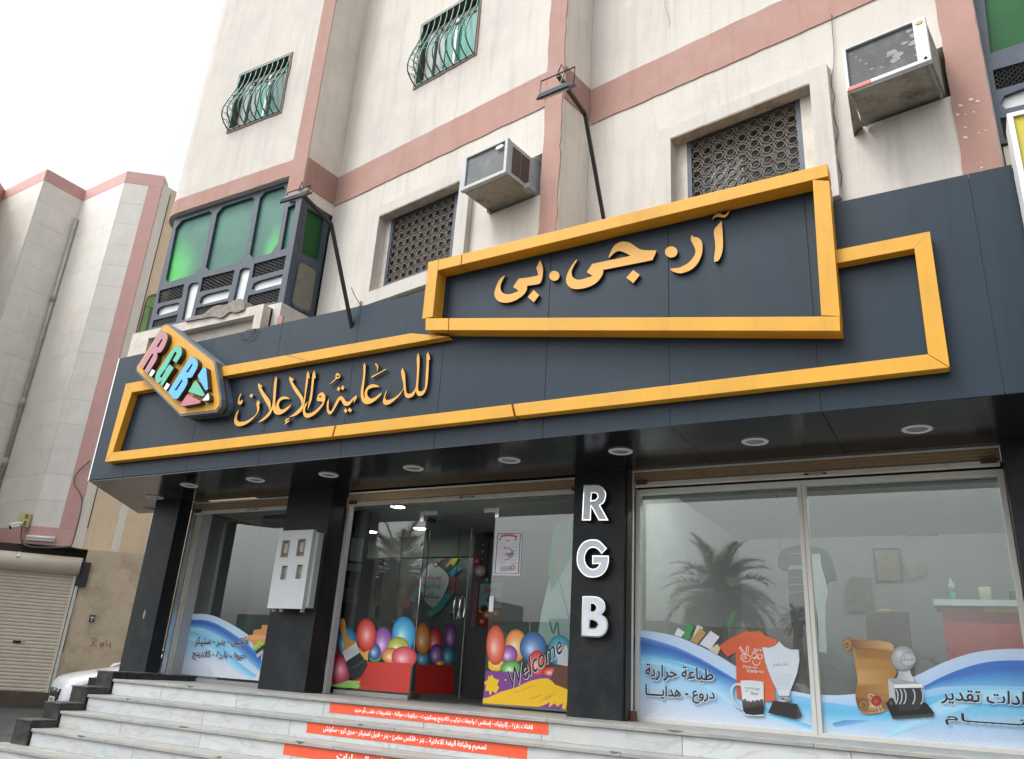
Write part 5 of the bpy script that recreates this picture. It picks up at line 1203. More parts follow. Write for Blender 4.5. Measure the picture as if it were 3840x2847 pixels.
a4.poly([(1160, 890), (1262, 890), (1270, 950), (1295, 990), (1288, 1018), (1215, 1026), (1150, 1012), (1150, 985), (1165, 950)], [(.40, .42, .43)] * 2 + [(.58, .60, .61)] * 3 + [(.35, .36, .37)] * 4, 2)
a4.oval(1208, 822, 107, 108, (.30, .32, .33), (.55, .57, .58), hx=-.35, hy=-.4); a4.oval(1248, 828, 66, 58, (.42, .44, .45), (.52, .54, .55)); a4.text('شعار', [(1180, 850), (1290, 845), (1288, 812), (1182, 815)], (.05, .05, .06), bold=.05, shear=.3)
a4.poly([(1080, 985), (1150, 985), (1365, 1030), (1370, 1060), (1130, 1062)], (.30, .33, .33)); a4.poly([(1080, 988), (1132, 1040), (1150, 1200), (1092, 1160)], (.45, .47, .48)); a4.poly([(1132, 1036), (1366, 1030), (1370, 1062), (1134, 1066)], (.70, .72, .74))
a4.poly([(1060, 1180), (1395, 1185), (1465, 1272), (1455, 1300), (1120, 1318)], (.012, .012, .013)); a4.poly([(1120, 1300), (1462, 1275), (1455, 1300), (1120, 1320)], (.05, .05, .05))
a4.poly([(1140, 1075), (1355, 1070), (1372, 1200), (1330, 1245), (1180, 1255), (1150, 1200)], (.03, .033, .035))
for x in (1152, 1185, 1218, 1292, 1360): a4.line([(x - 6, 1075), (x + 10, 1110), (x + 8, 1165), (x - 8, 1198)], 4.5, (.48, .50, .52))
a4.oval(1110, 1185, 26, 40, (.02, .02, .02), (.12, .12, .12))
a4.text('شهادات تقدير', [(1520, 1192), (2440, 1262), (2440, 1110), (1520, 1060)], halo=(.72, .76, .80), bold=.035, hb=.055)
a4.text('أختــــــام', [(1555, 1366), (2460, 1432), (2460, 1300), (1555, 1245)], halo=(.72, .76, .80), bold=.035, hb=.055)
a4.build('vinyl_print', sw3, 'blue wave print with parchment scroll, date stamp and Arabic words')

MB().box(rpx1 + .02, .36, 7.80, 7.90, 3.44, 3.739).build('lintel', mat('grey_lintel', (.2, .2, .19), .7), sw3)
MB().box(rpx1 + .02, .36, 7.70, 7.80, 3.503, 3.56).build('lintel', DARKVOID, sw3)
# roller shutter boxes and guides
def shutter(x0, x1, y, label, guides=True, gy=None):
    s = thing('roller_shutter', ((x0 + x1) / 2, y, 3.5), label, 'roller shutter', 'rolled-up shutters under the canopy')
    MB().box(x0, x1, y + .012, y + .20, 3.56, 3.684).build('box', TAN, s)
    for k in range(3): MB().box(x0 + .002, x1 - .002, y + .004, y + .011, 3.572 + k * .028, 3.594 + k * .028).build('slat', TAN, s)
    MB().box(x0, x1, y + .002, y + .2, 3.662, 3.6845).build('top_rail', OFFWHITE, s) if False else MB().box(x0, x1, y - .004, y + .0035, 3.664, 3.682).build('top_rail', OFFWHITE, s)
    MB().box(x0 + .01, x1 - .01, y - .006, y + .05, 3.512, 3.556).build('bottom_bar', OFFWHITE, s, bevel=.004)
    m = (x0 + x1) / 2 + .15
    MB().box(m - .10, m + .10, y - .014, y - .007, 3.525, 3.538).build('lock_plate', DARKVOID, s); MB().box(m - .055, m + .07, y - .019, y - .0145, 3.527, 3.535).build('handle', ALU, s)
    for xx in (x0 + .03, x1 - .15): MB().box(xx, xx + .12, y - .02, y - .007, 3.53, 3.575).build('end_stop', mat('rusty_brown_stop', (.10, .04, .03), .7), s)
    return s
s3 = shutter(rpx1 + .02, .35, 7.60, 'rolled-up tan shutter above the wide right window')
MB().box(rpx1 + .013, rpx1 + .020, 7.585, 7.62, 1.30, 3.68).build('guide_edge', WHITEPAINT, s3)
s2 = shutter(mpx1 + .02, rpx0 - .01, 7.70, 'rolled-up tan shutter above the glass door')
MB().box(mpx1 + .002, mpx1 + .045, 7.715, 7.80, 1.285, 3.66).build('guide', mat('pale_grey_guide', (.50, .50, .50), .45, var=.05, dirt=(.2, .17, .14), damt=.35, ds=8), s2)
MB().box(mpx1 + .002, mpx1 + .03, 7.69, 7.712, 3.50, 3.62).build('chain_box', mat('dull_brass', (.45, .32, .10), .5), s2)
s1 = shutter(-9.66, mpx0 - .01, 7.66, 'rolled-up tan shutter above the left window')
MB().box(-9.688, -9.655, 7.63, 7.70, 1.285, 3.68).build('guide', ALU, s1)
MB().box(-9.688, -9.64, 7.72, 7.80, 1.285, 3.60).build('guide', OFFWHITE, s1)

# ------------------------------------------------------------------ left shop window
G1 = 7.95; g1P = Plane(0, G1)
sw1 = thing('shop_window', (-8.7, G1, 1.3), 'narrow left shop window with a blue wave sticker between two dark pillars', 'shop window')
MB().box(-9.72, -9.63, 7.81, 7.96, 1.29, 3.6).build('jamb', mat('grey_white_jamb', (.46, .46, .48), .7, var=.06, dirt=(.3, .28, .26), damt=.3), sw1)
MB().prism(g1P, rect(-9.66, mpx0 + .3, 1.32, 3.60), -.006, .0, back=True).build('pane', GLASS, sw1)
MB().fbox(g1P, -9.63, mpx0 + .3, 1.281, 1.322, -.06, .02).build('threshold', MARBLE_TREAD, sw1)
a1 = Art(g1P, T_I, n=.0008)
a1.strip([(1592, 453), (1700, 455), (1790, 478), (1900, 532), (2000, 592), (2080, 655), (2180, 770)], [(1487, 948), (1600, 960), (1720, 970), (1840, 980), (1960, 990), (2050, 997), (2150, 1005)], [PALE, (.40, .60, .80), (.24, .54, .78), (.38, .60, .80), WH, WH], m=10)
a1.strip([(1583, 500), (1700, 505), (1800, 540), (1900, 600), (2000, 670), (2160, 800)], [(1572, 560), (1680, 575), (1780, 620), (1890, 690), (1990, 780), (2150, 930)], [(.06, .22, .60), DEEP, (.07, .24, .58), (.16, .44, .74)])
a1.strip([(1565, 590), (1700, 640), (1850, 740), (1980, 860), (2120, 960)], [(1555, 660), (1690, 720), (1840, 830), (1950, 930), (2080, 995)], [(.14, .46, .74), (.26, .60, .82), (.45, .68, .84)])
for k in range(22):
    y = 780 + k * 9.5; a1.line([(1528 - k * 2, y), (1528 - k * 2 + 200 + k * 8, y + 110)], .9, (.48, .54, .64), 0)
a1.poly([(2015, 640), (2095, 622), (2100, 585), (2162, 578), (2168, 545), (2230, 545), (2230, 700), (2100, 725), (2085, 690)], (.62, .24, .07)); a1.poly([(2015, 640), (2095, 622), (2225, 640), (2225, 660), (2090, 668)], (.70, .34, .14))
a1.poly([(2115, 760), (2172, 715), (2190, 755), (2133, 800)], (.015, .015, .02)); a1.poly([(2093, 722), (2150, 668), (2178, 682), (2176, 722), (2160, 712), (2150, 740), (2140, 722), (2128, 752), (2118, 735), (2108, 758)], (.36, .52, .06))
a1.poly([(2120, 790), (2172, 748), (2182, 772), (2130, 820)], (.42, .44, .46))
a1.text('فلكس - بنـر - ستيكر', [(1612, 722), (2052, 728), (2050, 650), (1615, 640)], halo=(.70, .76, .82), bold=.04, hb=.05)
a1.text('حروف بارزة - كلادينج', [(1592, 828), (2032, 852), (2038, 765), (1594, 752)], halo=(.70, .76, .82), bold=.04, hb=.05)
a1.build('vinyl_print', sw1, 'blue wave print with two lines of Arabic')

# ------------------------------------------------------------------ glass entrance
G2 = 7.90; g2P = Plane(0, G2)
hx, rx = -5.716, -4.735; dz0, dz1 = 1.325, 3.372
en = thing('glass_entrance', (-5.3, G2, 1.28), 'frameless glass shopfront around the door with balloon stickers and a welcome greeting', 'shop front')
MB().prism(g2P, rect(mpx1 + .03, hx - .006, 1.33, 3.56), -.005, .005, back=True).build('fixed_pane', GLASS, en)
MB().prism(g2P, rect(rx, rpx0 + .35, 1.30, 3.56), -.005, .005, back=True).build('fixed_pane', GLASS, en)
MB().prism(g2P, rect(hx, rx - .003, dz1 + .006, 3.56), -.005, .005, back=True).build('over_panel', GLASS_DOOR, en)
MB().fbox(g2P, mpx1 + .03, rpx0 + .35, 3.56, 3.62, -.02, .02).build('header_channel', CHROME, en)
mb = MB(); uu = mpx1 + .1
while uu < rpx0:
    w = rnd.uniform(.04, .16); mb.sheet(g2P, smooth([(uu, 3.56), (uu + w, 3.56), (uu + w, 3.545 - rnd.uniform(0, .02)), (uu, 3.54 - rnd.uniform(0, .02))], 2, 200), .0062); uu += w * .8
for u_ in (-6.0, -5.35, -6.9): mb.fbox(g2P, u_, u_ + .004, 3.40, 3.55, .006, .0065)
mb.build('silicone_smear', mat('pale_green_silicone', (.30, .38, .36), .5, var=.3, vs=30), en, kind='stuff')
MB().fbox(g2P, mpx1 + .03, hx, 1.283, 1.33, -.03, .03).build('threshold', MARBLE_TREAD, en)
for (a, b) in ((hx - .09, hx + .16), (rx - .16, rx + .05)):
    MB().prism(g2P, rect(a, b, dz1 + .012, dz1 + .065), .006, .016).build('patch_fitting', CHROME, en, bevel=.002)
MB().prism(g2P, rect(hx - .09, hx - .035, dz1 - .06, dz1 + .011), .006, .016).build('patch_fitting', CHROME, en); MB().prism(g2P, rect(rx + .0, rx + .05, dz1 - .05, dz1 + .011), .006, .016).build('patch_fitting', CHROME, en)
hp = trace(g2P, T_L([(1405, 1292), (1440, 1293), (1428, 1420), (1398, 1418)]), .01)
MB().prism(g2P, rect(hp[0][0], hp[0][0] + .055, hp[2][1], hp[0][1]), .006, .02).build('lock_plate', WHITEPAINT, en)
ae = Art(g2P, T_K, n=.0055)
RED, PUR, BLUE_, OLV, ORG, PNK, GRE = (.60, .045, .03), (.25, .07, .33), (.02, .30, .60), (.40, .42, .04), (.70, .22, .04), (.68, .07, .10), (.08, .30, .04)
for b in ((1222, 620, 48, 85, (.04, .10, .28)), (1160, 880, 48, 110, (.16, .03, .22)), (1330, 690, 85, 130, (.02, .18, .34)), (1205, 760, 52, 98, (.45, .04, .04)), (1625, 695, 78, 138, PUR), (1795, 620, 98, 145, BLUE_), (1750, 730, 92, 88, OLV), (1560, 815, 52, 35, GRE), (1695, 800, 80, 68, ORG), (1800, 812, 105, 92, PNK)):
    if b[0] + b[2] < 1912: ae.oval(*b)
ae.poly([(1420, 845), (1860, 862), (1838, 1108), (1395, 1072), (1380, 1000)], [(.52, .04, .03), (.60, .05, .035), (.56, .04, .03), (.50, .04, .03), (.4, .03, .02)])
ae.oval(1555, 765, 50, 70, (.03, .10, .30)); ae.oval(1410, 800, 60, 75, (.45, .30, .04))
ae.oval(1265, 925, 95, 140, (.42, .02, .08), hx=.1, hy=-.1)
ae.poly([(1175, 1045), (1200, 1000), (1215, 1040), (1290, 1020), (1340, 1002), (1440, 1008), (1425, 1035), (1440, 1045), (1420, 1068), (1300, 1062), (1200, 1052)], (.25, .52, .12)); ae.line([(1335, 1005), (1380, 1022), (1445, 1010)], 3, (.70, .38, .05))
ae.oval(1487, 628, 82, 138, (.68, .05, .035), hx=.05, hy=.0); ae.poly([(1430, 760), (1470, 770), (1515, 750), (1505, 780), (1500, 840), (1445, 820)], (.68, .36, .10))
ae.poly([(1262, 525), (1272, 497), (1290, 490), (1308, 505), (1318, 560), (1335, 640), (1360, 668), (1410, 682), (1390, 705), (1295, 765), (1302, 700), (1285, 620), (1268, 570)], [(.62, .36, .10)] * 4 + [(.50, .26, .06)] * 9, 2); ae.oval(1286, 512, 7, 8, (.3, .15, .05))
ae.poly([(1290, 768), (1405, 690), (1436, 772), (1320, 848)], [(.48, .50, .52), (.62, .64, .66), (.40, .42, .44), (.55, .57, .58)])
ae.poly([(1318, 848), (1436, 772), (1500, 872), (1450, 965), (1385, 1003), (1348, 965)], (.022, .03, .028)); ae.line([(1330, 905), (1400, 890), (1475, 830)], 6, (.05, .075, .065))
ae.build('vinyl_print', en, 'balloons and paint brush print on the left pane')
ar_ = Art(g2P, T_M, n=.0055)
for b in ((740, 715, 92, 135, (.75, .28, .06)), (1100, 755, 98, 128, (.02, .25, .36)), (880, 730, 110, 130, (.03, .13, .36)), (582, 850, 70, 80, (.80, .45, .03)), (680, 790, 72, 80, PUR), (572, 712, 78, 165, (.72, .09, .04)), (700, 905, 88, 68, (.10, .35, .06)), (915, 865, 78, 112, (.60, .05, .04)), (1030, 935, 75, 45, (.55, .04, .03)), (1150, 745, 18, 42, (.70, .36, .14))):
    ar_.oval(*b)
ar_.poly([(492, 922), (700, 935), (900, 955), (1165, 975), (1155, 1243), (465, 1188)], [(.20, .05, .26)] * 6)
ar_.poly([(465, 1190), (468, 1150), (520, 1140), (620, 1095), (740, 1062), (860, 1005), (1000, 985), (1060, 1030), (1166, 1078), (1160, 1200), (1150, 1243), (1120, 1235), (1125, 1190), (1080, 1220), (1060, 1190), (1010, 1228), (1020, 1180), (950, 1215), (880, 1218)], (.84, .50, .015), 2)
ar_.poly([(540, 950), (560, 985), (600, 1000), (585, 1040), (602, 1060), (575, 1110), (545, 1090), (530, 1130), (512, 1085), (485, 1090), (495, 1045), (475, 1020), (505, 1000), (515, 960), (528, 975)], (.84, .52, .015))
ar_.poly([(512, 850), (535, 845), (545, 890), (600, 920), (540, 922), (515, 900)], (.84, .52, .015)); ar_.oval(655, 998, 7, 8, (.84, .52, .015))
ar_.poly([(1080, 868), (1168, 885), (1166, 1075), (1060, 1035), (1025, 985), (1050, 920)], (.13, .045, .025)); ar_.poly([(1095, 760), (1169, 735), (1168, 885), (1080, 868)], (.48, .50, .54))
for l in ([(720, 1105), (900, 1040)], [(860, 1150), (960, 1120)], [(930, 1180), (1020, 1120)], [(990, 1160), (1060, 1110)]): ar_.line(l, 2, (.62, .33, .02), 0)
wq = [(712, 1075), (1138, 765), (1098, 628), (672, 930)]
ar_.text('Welcome', wq, (.02, .016, .02), halo=(.8, .8, .8), bold=.01, shear=.35, ar=False, hb=.035)
ar_.build('vinyl_print', en, 'balloon and yellow paint print with the word Welcome on the right pane')
ap = Art(g2P, T_L, n=.0055)
ap.poly([(1456, 758), (1671, 756), (1653, 1122), (1430, 1119)], (.66, .68, .72)); ap.line([(1470, 775), (1657, 773), (1640, 1105), (1446, 1103), (1470, 775)], 4.2, (.10, .12, .20), 0)
ap.line([(1490, 800), (1530, 790), (1590, 790), (1630, 805)], 8, (.50, .08, .08)); ap.line([(1482, 830), (1495, 812)], 5, (.08, .09, .16), 0); ap.line([(1622, 832), (1612, 812)], 5, (.08, .09, .16), 0)
ap.text('rgb', [(1535, 845), (1570, 845), (1570, 822), (1536, 822)], (.45, .05, .08), bold=.05, ar=False)
for k, wd in enumerate(('قسم الكلادينج', 'قسم الطباعة', 'قسم التصميم', 'قسم الليزر', 'قسم البنر', 'قسم الختم', 'قسم الهدايا')):
    y = 862 + k * 26.5; ap.text(wd, [(1582 - k, y + 6), (1634 - k * 1.2, y + 6), (1634 - k * 1.2, y - 8), (1582 - k, y - 8)], (.10, .10, .14), bold=.03)
    for j in (0, 1): ap.line([(1480 + j * 36 - k, y - 8), (1503 + j * 36 - k, y - 8), (1502 + j * 36 - k, y + 10), (1479 + j * 36 - k, y + 10), (1480 + j * 36 - k, y - 8)], .9, (.60, .20, .18), 0)
ap.text('rgb', [(1535, 965), (1600, 965), (1602, 925), (1537, 925)], (.12, .10, .42), bold=.06, shear=.2, ar=False); ap.line([(1520, 890), (1580, 905), (1600, 940)], 3.5, (.60, .12, .10)); ap.line([(1530, 990), (1570, 980), (1600, 930)], 3, (.62, .2, .1))
for k in range(3): ap.line([(1490, 1052 + k * 14), (1588, 1048 + k * 14)], 1.6, (.16, .16, .18), 0)
ap.line([(1596 + 14 * math.cos(t), 1056 + 18 * math.sin(t)) for t in np.linspace(0, 6.28, 12)], 3, (.55, .08, .10))
ap.build('paper_notice', en, 'white price notice with a dark ornamental border')
MB().tube([(hx + .004, G2, 1.30), (hx + .004, G2, 3.37)], .006, 6).build('edge_strip', CHROME, en)

# open door leaf, turned inwards
da = math.atan2(.70, .165); dP = Plane(hx + .012, G2 + .012, da)
dw = .76
dr = thing('glass_door', (hx + .01, G2 + .01, 1.29), 'frameless glass door leaf standing open inwards with balloon stickers and a long steel handle', 'door')
MB().prism(dP, rect(0, dw, dz0 - .02, dz1 - .01), -.005, .005, back=True).build('pane', GLASS_DOOR, dr)
MB().fbox(dP, dw, dw + .003, dz0 - .02, dz1 - .01, -.005, .005).build('bright_edge', WHITEPAINT, dr)
MB().fbox(dP, 0, .12, dz1 - .06, dz1 - .008, -.014, .014).build('patch_fitting', BLACKMETAL, dr); MB().fbox(dP, 0, .13, dz0 - .03, dz0 + .03, -.014, .014).build('patch_fitting', mat('bronze_patch', (.20, .15, .10), .35, metal=.8), dr)
def onleaf(x, y): return one(dP, x, y, .03, T_L)
h0, h1 = onleaf(1130, 1290), onleaf(1120, 1480)
hu = dw - .11
mbh = MB(); zt_h, zb_h = h0[1], h1[1]
for sgn in (1, -1):
    pp = [dP.w(hu - .0, zt_h - .06, .0), dP.w(hu, zt_h - .06, sgn * .045), dP.w(hu, zt_h - .03, sgn * .055)]
    loop = [dP.w(hu + .045 * math.cos(t), (zt_h + zb_h) / 2 + (zt_h - zb_h) / 2 * max(-1, min(1, 1.12 * math.sin(t))), sgn * .05) for t in np.linspace(0, 2 * math.pi, 25)[:-1]]
    mbh.tube(loop, .011, 8, closed=True)
mbh.build('handle', CHROME, dr)
al = Art(dP, T_K, n=.0055)
for b in ((2050, 690, 60, 130, (.45, .03, .03)), (2180, 640, 50, 110, (.18, .04, .22)), (1945, 820, 55, 70, (.02, .24, .40)), (2060, 790, 58, 90, (.18, .05, .24)), (2160, 800, 55, 85, (.02, .16, .28)), (2090, 860, 38, 26, (.55, .25, .03)), (1948, 660, 62, 135, (.60, .20, .03))):
    al.oval(*b)
al.poly([(1895, 870), (2100, 876), (2203, 874), (2204, 1112), (2100, 1114), (1885, 1116)], (.42, .02, .02))
al.build('vinyl_print', dr, 'balloon print in the shade on the open door leaf')

# ------------------------------------------------------------------ shop interior seen through the glass
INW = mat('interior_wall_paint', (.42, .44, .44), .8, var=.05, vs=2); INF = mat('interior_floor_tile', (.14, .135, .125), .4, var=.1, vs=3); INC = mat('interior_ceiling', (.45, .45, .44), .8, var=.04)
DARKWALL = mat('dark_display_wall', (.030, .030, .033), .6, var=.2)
MB().box(-9.75, 1.3, 7.99, 12.2, 1.20, 1.279).build('interior_floor', INF, kind='structure')
MB().box(-9.75, rpx0 + .36, 7.99, 12.2, 3.602, 3.70).build('interior_ceiling', INC, kind='structure'); MB().box(rpx0 + .37, 1.3, 7.91, 12.2, 3.74, 3.80).build('interior_ceiling', INC, kind='structure')
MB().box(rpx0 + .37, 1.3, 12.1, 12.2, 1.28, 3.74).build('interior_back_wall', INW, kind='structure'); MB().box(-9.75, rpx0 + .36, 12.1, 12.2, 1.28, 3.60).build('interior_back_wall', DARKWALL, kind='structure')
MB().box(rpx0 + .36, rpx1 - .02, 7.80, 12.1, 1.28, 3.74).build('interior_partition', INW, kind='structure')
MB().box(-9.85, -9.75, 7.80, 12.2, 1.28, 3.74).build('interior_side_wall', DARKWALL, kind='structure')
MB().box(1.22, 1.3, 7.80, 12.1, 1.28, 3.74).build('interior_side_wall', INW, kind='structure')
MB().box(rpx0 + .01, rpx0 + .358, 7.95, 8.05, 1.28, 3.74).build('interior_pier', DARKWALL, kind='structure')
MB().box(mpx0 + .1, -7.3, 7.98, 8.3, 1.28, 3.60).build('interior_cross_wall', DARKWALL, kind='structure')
LAMP = mat('lit_lamp_disc', (.9, .9, .85), .5, emis=(1, .98, .93), emis_s=11.0)
ADDED_TUBE = mat('added_tube', (.9, .9, .88), .5, emis=(1, .99, .95), emis_s=38.0)
inl = None
for k, (px, py) in enumerate([(1492, 1898), (1575, 1980), (1391, 1992)]):
    c = at_z(px, py, 3.60)
    lb = 'lit ceiling lamp seen through the ' + ('glass above the open door', 'fixed pane just left of the door hinge', 'left part of the fixed pane')[k]
    if inl is None:
        inl = thing('ceiling_lamp', c, lb, 'lamp', 'lit lamps in the shop ceiling'); ic0 = c
        MB().lathe(c, (0, 0, -1), [(0, .115), (.01, .11), (.012, .095)], 20).build('rim', DLR, inl); MB().lathe(c + Vector((0, 0, -.0125)), (0, 0, -1), [(0, .094), (.004, .08)], 20).build('lit_disc', LAMP, inl)
    else: dup_tree(inl, c - ic0, lb)
for k, (x, y) in enumerate(((-2.2, 9.3), (-.6, 9.3), (-2.2, 10.9), (-.6, 10.9))):
    pass
for k, x in enumerate((-2.25, -1.2, -.15, .8)):  # unseen tube lamps, added to light the right room
    tbl = thing('tube_lamp', (x, 8.35, 3.70), ('leftmost', 'second from the left', 'third from the left', 'rightmost')[k] + ' of the unseen tube lamps added to light the right room', 'lamp', 'unseen tube lamps added in the right room')
    MB().box(x - .42, x + .42, 8.31, 8.39, 3.71, 3.738).build('batten', WHITEPAINT, tbl)
    MB().tube([(x - .40, 8.35, 3.692), (x + .40, 8.35, 3.692)], .016, 8).build('tube', ADDED_TUBE, tbl)
MB().box(-9.74, rpx0 + .35, 10.35, 10.5, 3.28, 3.6).build('added_beam', INC, kind='structure')  # added beam, hides the two tube lamps put behind it
ADDED_TUBE_DIM = mat('added_dim_tube', (.9, .9, .88), .5, emis=(1, .99, .95), emis_s=9.0)
for k, x in enumerate((-8.3, -7.2)):  # tube lamps added out of sight to light the poster wall
    tbl = thing('tube_lamp', (x, 10.9, 3.55), ('left', 'right')[k] + ' added tube lamp hidden behind the added ceiling beam to light the wall poster', 'lamp', 'added tube lamps behind the beam')
    MB().box(x - .42, x + .42, 10.86, 10.94, 3.57, 3.60).build('batten', WHITEPAINT, tbl)
    MB().tube([(x - .40, 10.9, 3.552), (x + .40, 10.9, 3.552)], .016, 8).build('tube', ADDED_TUBE_DIM, tbl)
bn = thing('hanging_banner', (-4, 8.25, 2), 'pale hanging banner with a green pointed top behind the right glass pane of the entrance', 'banner')
bnP = Plane(0, 8.3); ab = Art(bnP, T_L, n=.004, step=.001)
ab.poly([(1900, 1130), (2085, 900), (2080, 1700), (1790, 1690), (1830, 1420)], (.50, .62, .64)); ab.poly([(1935, 695), (2088, 640), (2084, 960), (1912, 1252), (1885, 1090)], (.06, .30, .14)); ab.poly([(1980, 820), (2060, 680), (2040, 900), (1925, 1190)], (.30, .22, .24)); ab.line([(1895, 1480), (1930, 1600), (1960, 1500), (1975, 1610)], 6, (.05, .22, .12)); ab.line([(1975, 1150), (2060, 1480)], 2, (.1, .12, .12), 0)
ab.build('cloth', bn)
# wall poster behind the door
pw = Plane(0, 11.3)
MB().box(-9.0, -6.0, 11.31, 11.36, 1.28, 3.74).build('poster_wall', mat('dim_white_board', (.09, .095, .10), .6), kind='structure')
po = thing('wall_poster', (-9, 11.2, 2), 'colourful poster with a white diamond and three Arabic words behind the open door', 'poster')
ax = Art(pw, T_L, n=.012, step=.002)
for l, c in (([(700, 1400), (830, 1180), (930, 1020)], (.35, .02, .06)), ([(760, 1330), (900, 1100), (1000, 960)], (.02, .22, .28)), ([(1000, 980), (1080, 920)], (.45, .04, .07)), ([(1060, 1060), (1140, 960)], (.45, .36, .02)), ([(1000, 1140), (1100, 1040)], (.04, .04, .06)), ([(1080, 1120), (1160, 1050)], (.03, .24, .30)), ([(980, 1400), (1110, 1230)], (.02, .22, .24)), ([(900, 1450), (1000, 1380)], (.04, .26, .3))): ax.line(l, 22, c, 0)
ax.poly([(830, 1160), (900, 1040), (960, 1030), (1060, 1110), (1065, 1200), (1000, 1330), (930, 1385), (850, 1290)], (.42, .43, .44), 3, 200)
ax.oval(982, 910, 32, 32, (.40, .38, .02)); ax.oval(965, 1030, 24, 26, (.3, .03, .06))
for k in range(10): ax.line([(1070, 1140 + k * 14), (1172, 1140 + k * 14)], 2.5, (.35, .06, .09), 0)
ax.text('خدمات', [(868, 1152), (1018, 1156), (1018, 1116), (868, 1112)], (.40, .04, .06), bold=.04); ax.text('إعلانية', [(858, 1232), (1012, 1236), (1012, 1188), (858, 1184)], (.12, .12, .14), bold=.04); ax.text('متكاملة', [(850, 1305), (1002, 1310), (1002, 1266), (850, 1262)], (.04, .04, .05), bold=.06)
ax.text('وكالة ار جي بي للدعاية والاعلان', [(1010, 868), (1138, 885), (1136, 872), (1008, 848)], (.5, .5, .5), bold=.03)
ax.build('print', po)
pj = thing('wall_poster', (-5.5, 10, 2), 'poster of orange slices lettered Juicy beside the open doorway', 'poster')
jw = Plane(0, 10.2); aj = Art(jw, T_L, n=.01, step=.002)
MB().box(one(jw, 1240, 1300, 0, T_L)[0], rpx0 + .36, 10.205, 10.26, 1.28, 3.74).build('inner_screen_wall', mat('screen_wall_paint', (.12, .12, .115), .8), kind='structure')
aj.poly([(1325, 1190), (1510, 1180), (1505, 1385), (1310, 1385)], (.24, .42, .46)); aj.poly([(1310, 1385), (1505, 1385), (1500, 1550), (1300, 1535)], (.30, .04, .03))
aj.text('Juicy', [(1345, 1278), (1470, 1275), (1480, 1210), (1352, 1215)], (.50, .05, .04), bold=.04, shear=.3, ar=False); aj.text('Day', [(1380, 1350), (1490, 1348), (1492, 1290), (1382, 1290)], (.04, .07, .07), bold=.04, shear=.3, ar=False)
for cx, cy, r, c in ((1340, 1408, 26, (.62, .30, .06)), (1390, 1440, 40, (.62, .20, .08)), (1345, 1500, 26, (.5, .10, .04)), (1460, 1430, 30, (.62, .22, .08))): aj.oval(cx, cy, r, r, c); 
aj.poly([(1290, 1180), (1318, 1178), (1290, 1545), (1255, 1540)], (.40, .16, .28)); aj.line([(1300, 1190), (1275, 1530)], 5, (.24, .10, .17), 0)
aj.poly([(1372, 680), (1450, 672), (1445, 812), (1365, 815)], (.045, .022, .012)); aj.line([(1378, 690), (1444, 684), (1438, 804), (1372, 806), (1378, 690)], 3, (.12, .07, .03), 0)
for cx, cy, r, c in ((1362, 870, 17, (.10, .07, .05)), (1356, 925, 17, (.16, .12, .08)), (1352, 985, 17, (.05, .045, .04)), (1308, 1002, 30, (.45, .03, .04)), (1335, 1085, 48, (.45, .34, .36)), (1392, 1160, 20, (.03, .25, .22))): aj.oval(cx, cy, r, r, c)
aj.build('print', pj)
for k, (x, z0_, z1_, s) in enumerate(((-7.35, 2.2, 3.7, .06), (-7.0, 2.0, 3.7, .07), (-6.6, 2.4, 3.7, .05), (-6.2, 2.5, 3.7, .06))):
    t_ = thing('hanging_ornament', (x, 9.6 + k * .2, z0_), ('leftmost', 'second', 'third', 'rightmost')[k] + ' of the dark beads hung on strings behind the balloon pane', 'ornament', 'beads hung on strings')
    MB().tube([(x, 9.6 + k * .2, z0_), (x, 9.6 + k * .2, z1_)], .006, 4).build('string', BLACKMETAL, t_)
    MB().lathe((x, 9.6 + k * .2, z0_ - s), (0, 0, 1), [(0, .005), (s * .5, s * .9), (s, s), (s * 1.5, s * .9), (s * 2, .005)], 12).build('bead', mat('dark_bead', (.05, .03, .03), .4), t_)
# certificates on the dark left wall
cwP = Plane(0, 8.35)
for k, (q, c, lb) in enumerate((([(262, 806), (352, 818), (330, 1005), (240, 995)], (.30, .33, .36), 'pale framed certificate on the dark wall left of the door'), ([(218, 1015), (335, 1030), (330, 1090), (210, 1078)], (.18, .20, .22), 'small silvery plaque under the certificate'), ([(170, 1220), (300, 1235), (290, 1360), (150, 1330)], (.10, .09, .07), 'dark collage card with tiny badges low on the dark wall'))):
    P = trace(cwP, T_L(q), .02); us = [p[0] for p in P]
    t_ = MB().prism(cwP, P[::-1], .0, .02).build('framed_card', mat('card_%d' % k, c, .5, var=.3, vs=40), None, lb, 'certificate')
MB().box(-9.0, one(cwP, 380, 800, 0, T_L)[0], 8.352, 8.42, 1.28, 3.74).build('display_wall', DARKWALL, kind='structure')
# right room: things behind the wide window
NAVY = mat('navy_jersey', (.032, .04, .062), .8, var=.12, vs=10); STRIPE = mat('pale_jersey_stripe', (.42, .46, .48), .8)
tP = Plane(0, 8.25)
jr = thing('hanging_shirt', (-1.6, 8.25, 2), 'navy T-shirt with pale stripes hanging behind the white mullion', 'shirt')
MB().prism(tP, smooth(trace(tP, T_N([(1390, 910), (1540, 868), (1660, 885), (1760, 915), (1810, 1010), (1842, 1155), (1775, 1170), (1750, 1240), (1740, 1600), (1600, 1640), (1480, 1560), (1450, 1270), (1445, 1082), (1385, 1070), (1360, 1020)]), 0), 3, 60), -.06, 0, back=True).build('cloth', NAVY, jr)
mb = MB()
for y in (935, 1035, 1050, 1130, 1190, 1250): mb.prism(tP, trace(tP, T_N([(1450, y + 8), (1560, y), (1560, y + (14 if y in (1035, 1050) else 5)), (1450, y + (22 if y in (1035, 1050) else 13))]), .002)[::-1], .0005, .003)
mb.build('stripe', STRIPE, jr)
